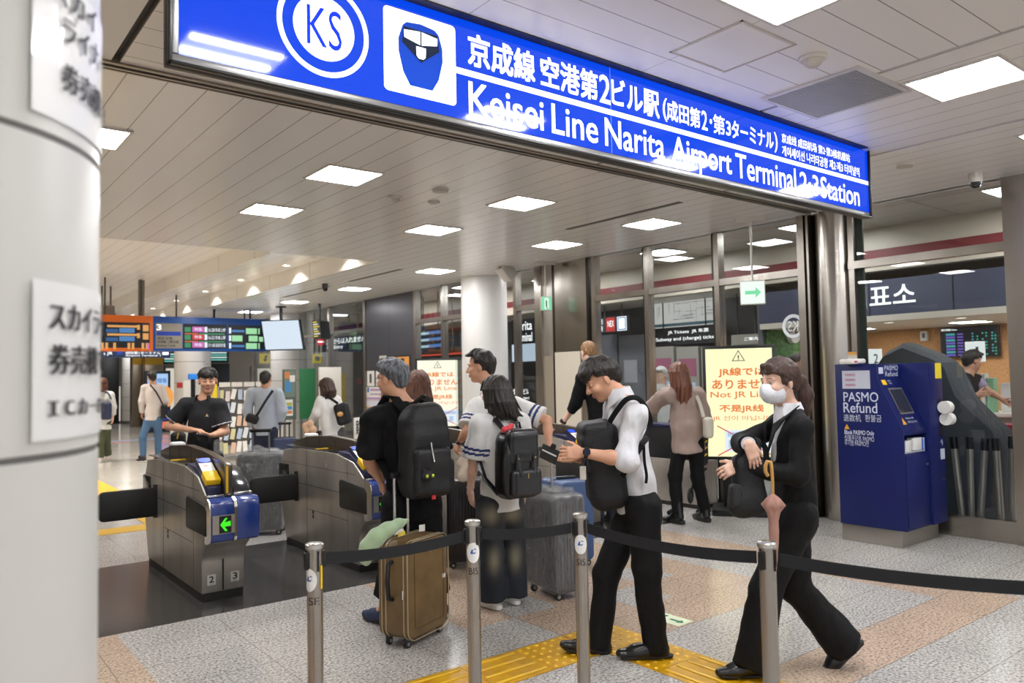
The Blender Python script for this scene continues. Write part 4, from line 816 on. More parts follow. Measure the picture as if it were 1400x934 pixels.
panel_at('red_wall_sign', 242, 523, 250.5, 530.5, 20.4, M('c23a34', .5), 'small red sign on the round column', 'sign', .02)
t = thing('intercom_post', 'slim black post with a blue head beside the polo shirted man', 'post', at(264, 605, 17.5)*np.array([1, 1, 0])); w = at(264, 605, 17.5); z = at(266, 511, 17.5)[2]
b = MB(); b.tube([(w[0], w[1], 0), (w[0], w[1], z-.12)], .05, 12); b.build('pole', BLACKP, t, smooth=40); b = MB(); b.box((w[0]-.1, w[1]-.05, z-.13), (w[0]+.1, w[1]+.05, z)); b.build('blue_head', M('2a7fd8', .4, emit='2a7fd8', es=.4), t, bevel=.01); b = MB(); b.box((w[0]-.22, w[1]-.03, z-.75), (w[0]-.06, w[1]+.03, z-.15)); b.build('white_panel', WHITE, t, bevel=.01)
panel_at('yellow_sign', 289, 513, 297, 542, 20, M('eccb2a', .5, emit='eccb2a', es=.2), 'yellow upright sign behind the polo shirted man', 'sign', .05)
def yarrow(t, o, W, H):
    b = MB(); flatpoly(b, o+np.array([W/2, 0, H/2]), XU, YU, [(0, -.35*H), (-.25*H, -.08*H), (-.06*H, -.08*H), (-.06*H, .25*H), (.25*H, .25*H), (.25*H, .36*H), (.06*H, .36*H), (.06*H, -.08*H), (.25*H, -.08*H)], 0, .003); b.build('arrow', BLACK, t)
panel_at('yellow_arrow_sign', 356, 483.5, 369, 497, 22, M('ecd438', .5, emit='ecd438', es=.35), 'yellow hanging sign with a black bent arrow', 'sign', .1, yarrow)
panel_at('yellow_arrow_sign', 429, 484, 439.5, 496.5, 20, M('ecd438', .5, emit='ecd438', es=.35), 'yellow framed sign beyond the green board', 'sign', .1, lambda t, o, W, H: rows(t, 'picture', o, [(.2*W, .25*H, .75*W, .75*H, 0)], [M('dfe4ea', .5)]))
# hanging monitors
def tilt_board(name, cs, mats, label, depth, parts=None):
    P = [np.array(c) for c in cs]; n = nrm(np.cross(P[1]-P[0], P[3]-P[0])); t = thing(name, label, 'monitor', P[0]*.5+P[1]*.5)
    b = MB(); b.add(P+[p-n*depth for p in P], [(0, 1, 2, 3), (7, 6, 5, 4), (1, 0, 4, 5), (2, 1, 5, 6), (3, 2, 6, 7), (0, 3, 7, 4)]); b.build('case', mats[0], t)
    c = sum(P)/4; b = MB(); b.quad(*[c+(p-c)*.94+n*.002 for p in P]); b.build('screen', mats[1], t); return t, P, n
t, P, n = tilt_board('hanging_monitor', [at(362, 479.5, 17.9), at(415.8, 478, 17.5), at(409.3, 436.5, 17.7), at(356, 438.5, 18.1)], [BLACKP, E('dcebfa', .95)], 'blank white hanging monitor tilted down beside the blue board', .06)
w = (P[2]+P[3])/2-n*.05; b = MB(); b.tube([w-UP*.1, (w[0], w[1], ceil_z(w[0], w[1]))], .035, 12); b.tube([(w[0], w[1], ceil_z(w[0], w[1])-.03), (w[0], w[1], ceil_z(w[0], w[1]))], .12, 16); b.build('ceiling_pole', BLACKP, t, smooth=40)
t, P, n = tilt_board('hanging_monitor', [at(429, 463, 17.4), at(439.5, 462, 17.2), at(437, 438.5, 17.3), at(426.5, 438.5, 17.5)], [BLACKP, E('3a3c30', .7)], 'small dark hanging monitor with yellow lines by the glass', .25)
b = MB(); ux_, uy_ = P[1]-P[0], P[3]-P[0]
for k in range(7): q = P[0]+uy_*(.08+.13*k)+ux_*.1+n*.004; b.quad(q, q+ux_*(.5+.3*((k*5) % 3)/2), q+ux_*(.5+.3*((k*5) % 3)/2)+uy_*.07, q+uy_*.07, k % 2)
b.build('screen_lines', [E('e8d04a', .9), E('e8e8e0', .9)], t); w = (P[2]+P[3])/2-n*.1; b = MB(); b.tube([w, (w[0], w[1], ceil_z(w[0], w[1]))], .03, 10); b.build('ceiling_pole', BLACKP, t, smooth=40)
# boards standing by the glass wall
def standing(name, px0, py0, px1, py1, y, mat, label, cat, parts=None, legs=True, depth=.05):
    a = on(px0, (py0+py1)/2, 1, y); c = on(px1, (py0+py1)/2, 1, y); z1 = on((px0+px1)/2, py0, 1, y)[2]; z0 = on((px0+px1)/2, py1, 1, y)[2]
    t = thing(name, label, cat, ((a[0]+c[0])/2, y, 0)); b = MB(); b.box((a[0], y, z0), (c[0], y+depth, z1)); b.build('panel', mat, t, bevel=.004); W, H = c[0]-a[0], z1-z0
    if legs:
        for x in (a[0]+.03, c[0]-.03): b = MB(); b.box((x-.015, y, 0), (x+.015, y+depth, z0)); b.box((x-.015, y-.2, 0), (x+.015, y+.25, .03)); b.build('leg', M('8c8780', .4, .8), t)
    if parts: parts(t, np.array([a[0], y-.001, z0]), W, H)
    return t
standing('notice_board', 410.5, 504, 431.5, 573, 15.7, M('2f7d4f', .6), 'green notice board standing by the glass wall', 'board')
standing('white_partition', 437, 502, 467, 590, 14.2, M('d8d4ca', .4), 'white partition board behind the woman with the black backpack', 'board')
standing('poster_stand', 387.5, 505, 405, 574, 13.4, M('5d6a62', .5), 'poster stand with a blue and orange picture beside the green board', 'poster', lambda t, o, W, H: rows(t, 'poster', o, [(.08*W, .45*H, .92*W, .97*H, 0, 0), (.1*W, .82*H, .5*W, .95*H, 2, 1), (.5*W, .75*H, .9*W, .88*H, 3, 1), (.15*W, .55*H, .6*W, .75*H, 1, 1), (.12*W, .08*H, .72*W, .40*H, 3, 1), (.16*W, .28*H, .66*W, .34*H, 4, 2), (.16*W, .2*H, .66*W, .27*H, 1, 2), (.16*W, .12*H, .66*W, .18*H, 2, 2)], [M('74877c', .5), M('4f90c8', .5), M('d98850', .5), M('eceae4', .5), M('b0b84a', .5)]))
standing('guide_board', 485, 571, 502, 600, 12.3, WHITE, 'white board with small black lettering by the dark wall panel', 'sign', lambda t, o, W, H: rows(t, 'lettering', o, [(.1*W, .2*H, .5*W, .9*H, '案内', 0), (.55*W, .3*H, .9*W, .85*H, 1, 1)], [BLACK, M('444444', .5)]))
# leaflets on the dark wall panel
def wall_sheet(px0, py0, px1, py1, label, col, strips, x=7.865):
    a = on(px0, py1, 0, x); c = on(px1, py0, 0, x); W = a[1]-c[1]; H = c[2]-a[2]; t = thing('wall_poster', label, 'poster', a, 'posters on the dark wall panel'); b = MB(); b.box((x, c[1], a[2]), (x+.01, a[1], a[2]+H)); b.build('sheet', col, t)
    b = MB()
    for s in strips: bar(b, np.array([x, a[1], a[2]]), (0, -1, 0), UP, s[0]*W, s[1]*H, s[2]*W, s[3]*H, s[4], .002)
    b.build('print', [M('b98fc0', .5), M('3f6fb8', .5), M('e09a4a', .5), M('4a4a50', .5)], t)
wall_sheet(502, 507, 511.5, 528, 'narrow white poster on the dark panel, left of two', WHITE, [(.35, .2, .65, .8, 3)])
wall_sheet(514, 507, 524, 528, 'narrow white poster on the dark panel, right of two', WHITE, [(.35, .2, .65, .8, 3)])
wall_sheet(500.5, 529, 525, 547, 'white poster with lilac lines below the two narrow posters', WHITE, [(.08, .6, .18, .95, 1), (.25, .7, .95, .85, 0), (.25, .4, .95, .5, 0), (.05, .05, .95, .2, 0)])
wall_sheet(500.5, 548, 525, 577, 'poster with a blue lower half beside the grey haired man', M('dcdce6', .5), [(0, 0, 1, .5, 1), (.05, .6, .3, .7, 2), (.4, .6, .95, .7, 2), (.1, .1, .8, .3, 0)])
wall_sheet(521, 485, 561, 560, 'large framed poster with an orange border behind the grey haired man', M('2a2826', .4), [(.04, .02, .96, .97, 2), (.08, .06, .8, .94, 0)])
wall_sheet(519, 486, 528, 522, 'small pale poster left of the orange framed one', M('c8c4bc', .5), [(.1, .5, .9, .9, 3)], 7.84)
# brochure rack
t = thing('brochure_rack', 'grey sloping rack full of brochures behind the man in the blue shirt', 'rack', at(332, 620, 13.2)*np.array([1, 1, 0])); c0 = at(332, 620, 13.2); c0[2] = 0; rx = nrm(np.array([.93, -.36, 0])); rn = np.cross(rx, UP)
if rn @ (-c0) < 0: rn = -rn
RW = .80; b = MB()
for s in (-1, 1): b.add([c0+rx*s*RW/2+rn*q[0]+UP*q[1]+rx*e*.012 for e in (-1, 1) for q in ((.28, .30), (.28, .42), (-.18, 1.52), (-.24, 1.52), (-.24, .30))], [(0, 1, 2, 3, 4), (9, 8, 7, 6, 5)]+[(i, (i+1) % 5+0, (i+1) % 5+5, i+5) for i in range(5)])
b.obox(c0+UP*.30, (rx, rn, UP), (RW/2, .28, .015)); b.obox(c0+UP*1.0-rn*.24, (rx, rn, UP), (RW/2, .01, .5))
for s in (-1, 1):
    for q in (-.2, .24): b.obox(c0+rx*s*RW/2+rn*q+UP*.15, (rx, rn, UP), (.015, .015, .15))
b.build('frame', M('8d8983', .4, .5), t); b = MB()
for i in range(4): b.obox(c0+rx*(-.3+.2*i)+UP*1.55-rn*.2, (rx, rn, UP), (.09, .008, .04))
b.build('header_labels', WHITE, t); cols = [M(c, .5) for c in ('d9d6d2', 'c9bdb8', 'd2c3ba', 'a3b0c4', 'c9a890', 'c6ccd4', 'bfb98e', 'b5a8ac')]; b = MB()
for i in range(8):
    for j in range(5): q = c0+rx*(-.35+.1*i+RNG.normal(0, .006))+UP*(.50+.215*j+RNG.normal(0, .012))+rn*(.2-.09*j); sl = nrm(UP*.9-rn*.42+rx*RNG.normal(.12, .1)); rx2 = nrm(rx-sl*(rx @ sl)); b.obox(q, (rx2, np.cross(rx2, sl), sl), (.036, .004, .095), RNG.integers(0, 8))
tag(b.build('brochures', cols, t), kind='stuff')
# exit lamps
for px, py, x, lb, arrow in ((747, 415, 7.6, 'green exit lamp with a running figure hanging by the steel bay', False), (1029, 400, 7.4, 'white exit lamp with a green arrow hanging by the glass', True)):
    p = on(px, py, 0, x); t = thing('exit_lamp', lb, 'exit sign', p, 'exit lamps'); n = nrm(np.array([-p[0], -p[1], 0])); n = nrm(n+np.array([.25, -.4, 0])*(0 if arrow else 1)); ux_ = np.cross(UP, n); S = .135 if arrow else .105
    b = MB(); b.obox(p-n*.03, (ux_, UP, n), (S*(1.0 if arrow else .8), S, .03)); b.build('case', M('cfcac2', .4), t, bevel=.006)
    b = MB(); o = p+n*.001; w = S*(.94 if arrow else .74); bar(b, o, ux_, UP, -w, -S*.92, w, S*.92, 0 if arrow else 1)
    if arrow: flatpoly(b, o, ux_, UP, [(.09, 0), (.03, .06), (.03, .02), (-.08, .02), (-.08, -.02), (.03, -.02), (.03, -.06)], 1, .002)
    else: bar(b, o, ux_, UP, -.03, -S*.8, .035, S*.8, 0, .002); b.sphere(o+UP*.06+n*.004, (.012, .012, .004), 10, 2); bar(b, o, ux_, UP, -.012, -.05, .012, .045, 2, .003); flatpoly(b, o, ux_, UP, [(.0, -.045), (.03, -.085), (.018, -.09), (-.012, -.05)], 2, .003)
    b.build('lit_face', [E('f2fff6', 1.0), E('7fe0a8', 1.0), M('1c7a4a', .5)], t)
    b = MB(); b.tube([p-n*.03+UP*S, (p[0]-n[0]*.03, p[1]-n[1]*.03, CZ)], .012, 8); b.build('rod', M('d8d4cc', .4), t, smooth=40)
    b = MB(); b.obox((p[0], p[1], CZ-.02), (ux_, n, UP), (.16, .05, .02)); b.build('ceiling_box', M('d8d4cc', .4), t)

# ------------------------------------------------------------------ behind the glass
def on_x(name, px0, py0, px1, py1, x, mat, label, cat, parts=None, depth=.05, group=None):
    a = on(px0, (py0+py1)/2, 0, x); c = on(px1, (py0+py1)/2, 0, x); z1 = on((px0+px1)/2, py0, 0, x)[2]; z0 = on((px0+px1)/2, py1, 0, x)[2]
    if z0 < 1.3 and x < 11: z0 = 0.0
    b = MB(); b.box((x, c[1], z0), (x+depth, a[1], z1))
    if parts is None: parts = lambda *q: None
    t = thing(name, label, cat, (x, (a[1]+c[1])/2, z0), group); b.build('case', mat, t)
    if z0 > 1.3 and x < 10.9:
        for q in (.2, .8): yy = a[1]*q+c[1]*(1-q); b = MB(); b.tube([(x+depth/2, yy, z1-.01), (x+depth/2, yy, 3.45)], .012, 8); b.build('hanging_rod', M('55524e', .4), t, smooth=40)
    o = np.array([x-.001, a[1], z0]); parts(t, o, a[1]-c[1], z1-z0); return t
def xrows(t, name, o, items, mats):
    b = MB(); U = (0, -1, 0)
    for it in items:
        if isinstance(it[4], str): put_text(b, it[4], o+np.array([-.003, -it[0], it[1]]), U, UP, it[2]-it[0], it[3]-it[1], it[5], .008)
        else: bar(b, o, U, UP, it[0], it[1], it[2], it[3], it[4], .002+.001*(it[5] if len(it) > 5 else 0))
    b.build(name, mats, t)
def fare(t, o, W, H):
    b = MB(); rg = np.random.default_rng(3)
    for k in range(46):
        x, z = rg.uniform(.05, .85)*W, rg.uniform(.12, .92)*H; l = rg.uniform(.05, .22)*W; h = .006
        if k % 3: bar(b, o, (0, -1, 0), UP, x, z, min(x+l, W*.97), z+h, k % 4 > 2, .002)
        else: bar(b, o, (0, -1, 0), UP, x, z*.7, x+h, min(z*.7+l*.8, H*.95), k % 2, .002)
    bar(b, o, (0, -1, 0), UP, .05*W, .02*H, .95*W, .1*H, 2, .002); b.build('route_map', [M('8a8f98', .5), M('c8848c', .5), M('9cc6e0', .5)], t)
on_x('fare_map', 888, 393, 986, 446, 10.9, E('d9d7d2', .8), 'large white railway fare map behind the glass', 'map', fare)
on_x('ticket_hall_sign', 888, 447, 985, 471, 10.85, M('2c2c30', .5), 'dark ticket sign strip below the fare map', 'sign', lambda t, o, W, H: xrows(t, 'lettering', o, [(.28*W, .6*H, .85*W, .85*H, 'JR Tickets  JR 车票', 0), (.1*W, .2*H, .95*W, .45*H, 'Subway and (charge) ticket', 0)], [WHITE_E]))
on_x('fare_chart', 1000, 457, 1041, 486, 10.7, M('a09a90', .6), 'small fare chart on the dark wall behind the right notice board', 'chart', lambda t, o, W, H: xrows(t, 'print', o, [(.45*W, .7*H, .9*W, .85*H, 'ご案内', 0)]+[(.05*W, H*(.1+.12*k), W*.9, H*(.16+.12*k), 1, 1) for k in range(4)], [WHITE_E, M('5f5a55', .6)]))
def tvm(t, o, W, H): xrows(t, 'front', o, [(.1*W, .75*H, .9*W, .9*H, 2, 1), (.15*W, .45*H, .85*W, .7*H, 0, 1), (.2*W, .25*H, .5*W, .38*H, 1, 1), (.6*W, .2*H, .85*W, .35*H, 3, 1)], [E('c8dcf0', .7), M('2f7ac0', .4), M('b06a84', .5), M('b09a60', .5)])
for i in range(3): on_x('ticket_vending_machine', 893+34*i, 474, 923+34*i, 640, 10.6, M('b8b4ac', .4, .3), 'grey ticket vending machine behind the glass, %s of three' % ('left', 'middle', 'right')[i], 'ticket machine', tvm, .3, 'ticket machines behind the glass')
on_x('line_sign', 818, 433, 858, 454, 10.2, M('3b3c41', .4), 'hanging sign with a red and a blue line symbol behind the glass', 'sign', lambda t, o, W, H: xrows(t, 'symbols', o, [(.02*W, .55*H, .16*W, .9*H, '成田', 2), (.02*W, .1*H, .16*W, .45*H, '空港', 2), (.28*W, .05*H, .58*W, .95*H, 0, 1), (.33*W, .35*H, .55*W, .75*H, 'NEX', 2), (.66*W, .05*H, .97*W, .95*H, 2, 1), (.68*W, .09*H, .95*W, .91*H, 1, 2), (.71*W, .16*H, .92*W, .84*H, 2, 3), (.74*W, .3*H, .89*W, .7*H, 'JO', 3)], [E('dd3b38', .9), E('3f7fd0', .9), WHITE_E, M('202020', .5)]))
for a, c, lb in ((818, 846, 'left leaf of the grey doors behind the glass'), (848, 884, 'right leaf of the grey doors behind the glass')):
    on_x('sliding_door', a, 458, c, 670, 10.6, M('6c6c72', .4), lb, 'door', lambda t, o, W, H: xrows(t, 'door_sign', o, [(.2*W, .62*H, .7*W, .8*H, 0, 1)], [M('a5a5aa', .4)]), .06)
on_x('line_sign', 700, 436, 740, 470, 9.4, BLACKP, 'black sign reading Narita Terminal seen through the narrow pane', 'sign', lambda t, o, W, H: xrows(t, 'lettering', o, [(.08*W, .55*H, .7*W, .92*H, 'Narita', 0), (.1*W, .1*H, .7*W, .45*H, 'Terminal', 0)], [WHITE_E]))
on_x('lit_map', 700, 470, 740, 494, 9.5, E('cfe0f0', .85), 'pale lit map below the black Narita sign', 'map')
on_x('notice_pillar', 700, 495, 740, 640, 9.6, M('262628', .4), 'black notice pillar with white lettering seen through the narrow pane', 'sign', lambda t, o, W, H: xrows(t, 'lettering', o, [(.12*W, .82*H, .5*W, .93*H, 'JR', 2), (.08*W, .66*H, .6*W, .72*H, '空港第2ビル', 0), (.05*W, .60*H, .62*W, .64*H, 'Narita Airport', 0), (.05*W, .54*H, .62*W, .58*H, 'Terminal 2·3', 0), (.1*W, .38*H, .4*W, .5*H, 1, 1), (.5*W, .38*H, .75*W, .5*H, 0, 1)], [WHITE_E, E('d8443c', .9), M('6a6a6a', .5)]))
on_x('timetable_screen', 568, 450, 606, 478, 9.0, M('14202c', .3, emit='14202c', es=.6), 'blue timetable screen behind the glass above the left notice board', 'screen', lambda t, o, W, H: xrows(t, 'lines', o, [(.05*W, H*(.1+.32*k), .5*W, H*(.22+.32*k), 0, 1) for k in range(3)]+[(.5*W, H*(.1+.32*k), .95*W, H*(.25+.32*k), 1, 1) for k in range(3)], [E('bfe4ec', .9), E('5b86c8', .9)]))
on_x('lit_shelf', 566, 480, 632, 490, 9.3, M('4a4038', .5), 'shelf with a red light line behind the glass', 'shelf', lambda t, o, W, H: xrows(t, 'red_line', o, [(0, .4*H, W, .6*H, 0, 1)], [E('e0503a', 1)]))
def entry(t, o, W, H): xrows(t, 'lettering', o, [(.12*W, .5*H, .98*W, .92*H, 'ここからは入れません', 0), (.14*W, .1*H, .5*W, .4*H, 'No Entry', 0)], [WHITE_E])
on_x('no_entry_sign', 440, 460, 501, 479, 8.6, M('1c2430', .4, emit='1c2430', es=.5), 'long dark no entry sign with white Japanese lettering behind the glass', 'sign', entry)
p = on(438, 467.5, 0, 7.87); b = MB(); n = nrm(np.array([-p[0], -p[1], 0])); b.lathe([(.085, 0), (.085, .02)], p, n, 28, 0); u = np.cross(UP, n); bar(b, p, u, UP, -.06, -.016, .06, .016, 1, .022); solo(b, 'no_entry_disc', [E('dd3038', .8), WHITE_E], 'round red no entry disc by the glass wall', 'sign')
# keisei emblem on the glass, clock and leafy wall
p = on(1085, 446, 0, 7.905); b = MB(); o = p; ring(b, o, (0, -1, 0), UP, .098, .135, 0, .0, 40); ring(b, o, (0, -1, 0), UP, .098, .135, 0, .012, 40)
v, f = glyphs('KS', 0.02); lo, hi = v.min(0), v.max(0); q = (v-lo)/(hi-lo); b.add([(7.893, p[1]+(a[0]-.5)*.13, p[2]+(a[1]-.5)*.12) for a in q], f)
tag(b.build('round_glass_emblem', M('d4d8dc', .4, emit='d4d8dc', es=.15), None), 'white round letter emblem seen from behind on the glass', 'emblem')
p = on(1085, 456, 1, 6.66); t = thing('wall_clock', 'round white clock behind the glass emblem', 'clock', p); b = MB(); b.lathe([(.15, -.04), (.15, .03), (.13, .035), (.0001, .035)], p, (0, -1, 0), 32, 0, False); b.build('face', M('e6e4e0', .4), t, smooth=40); b = MB(); b.obox(p+np.array([0, -.037, .03]), ((.2, 0, 1), (1, 0, -.2), (0, 1, 0)), (.05, .005, .002)); b.obox(p+np.array([.03, -.039, .01]), ((1, 0, .3), (-.3, 0, 1), (0, 1, 0)), (.035, .006, .002)); b.build('hands', BLACK, t)
panel_at('leafy_mural', 1050, 438, 1096, 500, 6.70, M('4f7f3c', .7, noise=(18, '2c5226', .4, .6)), 'green leafy mural behind the clock', 'mural', .04)
# ticket office things
def fl(t, o, W, H):
    I = [(0.02*W, .9*H, .3*W, .97*H, '運行情報 News', 0)]
    for k in range(8): I += [(.1*W, H*(.04+.1*k), .26*W, H*(.11+.1*k), 1 + (k % 2), 1), (.3*W, H*(.05+.1*k), .4*W, H*(.1+.1*k), 1, 1)]
    for k in range(8):
        for j, x in enumerate((.55, .63, .72, .78, .88, .93)):
            if (k*7+j*3) % 4: I.append((x*W, H*(.05+.1*k), (x+.03)*W, H*(.1+.1*k), 2+(j % 2)*1, 1))
    xrows(t, 'flight_lines', o, I, [WHITE_E, E('7b62d0', .8), E('4fb8c0', .8), E('3fc090', .8)])
on_x('flight_screen', 1286, 447, 1366, 488, 12.4, M('15151a', .3, emit='15151f', es=.4), 'dark flight screen with purple and green lines on the brick office wall', 'screen', fl)
for px, py, n_, lb in ((1193, 490, '2', 'lit white counter number two on a stand'), (1332, 481, '1', 'lit white counter number one above the clerk')):
    p = on(px, py, 0, 10.75); t = thing('counter_number', lb, 'sign', p, 'lit counter numbers'); b = MB(); b.box((p[0], p[1]-.11, p[2]-.13), (p[0]+.06, p[1]+.11, p[2]+.13)); b.build('lit_box', E('f2f6f4', 1.0), t, bevel=.006); b = MB(); put_text(b, n_, (p[0]-.002, p[1]-.02, p[2]-.07), (0, -1, 0), UP, .06 if n_ == '2' else .03, .13, 0, .01); b.build('number', M('555a58', .5), t)
    b = MB(); b.tube([(p[0]+.03, p[1], 1.03), (p[0]+.03, p[1], p[2]-.13)], .015, 8); b.build('stand', CHROME, t, smooth=40)
on_x('wall_speaker', 1181, 439, 1199, 455, 12.42, M('c8b998', .5), 'cream speaker box high on the brick office wall', 'speaker', lambda t, o, W, H: xrows(t, 'grille', o, [(.25*W, .2*H, .75*W, .8*H, 0, 1)], [M('9a8d74', .6)]), .1)
on_x('wall_telephone', 1258, 453, 1267, 466, 12.42, WHITE, 'white wall telephone on the brick office wall', 'telephone', lambda t, o, W, H: xrows(t, 'handset', o, [(.3*W, .3*H, .75*W, .8*H, 0, 1)], [M('5a5a58', .5)]), .06)
b = MB(); b.box((10.2, 2.55, .0), (10.35, 3.95, .86)); b.box((10.15, 2.5, .86), (10.4, 4.0, .92)); solo(b, 'red_rail_panel', M('a8283a', .45), 'low red panel before the ticket counter', 'barrier', bevel=.01)
for px0, px1, pt, m_, nm, lb in ((1341, 1346, 511, 'dfe4e0', 'leaflet_holder', 'clear leaflet holder on the office counter'), (1348, 1358, 517, '8fbf9c', 'counter_box', 'pale green box on the office counter'), (1367, 1385, 524, 'e6e6e4', 'counter_box', 'white box at the right end of the office counter')):
    a = on(px0, 520, 0, 10.72); c = on(px1, 520, 0, 10.72); z = on(px0, pt, 0, 10.72)[2]; b = MB(); b.box((10.72, c[1], 1.031), (10.86, a[1], max(z, 1.1))); solo(b, nm, M(m_, .4), lb, 'box', bevel=.006)
# covered machine (grey sheet) behind the glass
b = MB(); prof = [(4.15, 0), (4.15, 1.62), (4.05, 1.78), (3.85, 1.87), (3.55, 1.74), (3.45, 1.66), (3.32, 1.35), (3.02, .98), (2.99, .80), (2.97, 0)]
n = 12; V = []
for i in range(n+1):
    x = 8.22+.42*i/n
    for k, (y, z) in enumerate(prof): s = .02*math.sin(i*1.9+k*1.3)+.012*math.sin(i*4.1+k*2.2); e = .05*(abs(i/n-.5)*2)**4; V.append((x, y+s*(1 if k > 4 else .3), z-e*(z > 1)+(.3*s if z > .1 else 0)))
m_ = len(prof); b.add(V, [(i*m_+k, i*m_+k+1, (i+1)*m_+k+1, (i+1)*m_+k) for i in range(n) for k in range(m_-1)]+[tuple(range(m_))[::-1], tuple(range(n*m_, n*m_+m_))])
o = solo(b, 'covered_machine', M('4a4d52', .75, bump=(14, .5)), 'machine hidden under a dark grey sheet behind the glass', 'machine', smooth=50)
# spare barrier posts stored behind the glass
for i, (pxt, pyt, pxb, pyb) in enumerate(((1303, 598, 1315, 698), (1326, 598, 1328, 699), (1347, 600, 1341, 701), (1361, 600, 1368, 704), (1384, 597, 1385, 706))):
    a = on(pxt, pyt, 0, 8.08+.03*(i % 2)); c = on(pxb, pyb, 0, 8.08+.03*(i % 2)); d_ = nrm(a-c); c = c-d_*(c[2]-.03)/d_[2]
    t = thing('spare_barrier_post', 'steel barrier post leaning behind the glass, %s from the left' % ('first', 'second', 'third', 'fourth', 'fifth', 'sixth', 'seventh', 'eighth', 'ninth', 'tenth')[i], 'barrier post', (c[0], c[1], 0), 'spare barrier posts behind the glass')
    b = MB(); b.tube([c, a], .031, 14); b.build('pole', STEEL2, t, smooth=40); b = MB(); b.tube([a-d_*.11, a+d_*.005], .036, 14); b.build('belt_head', BLACKP, t, smooth=40)
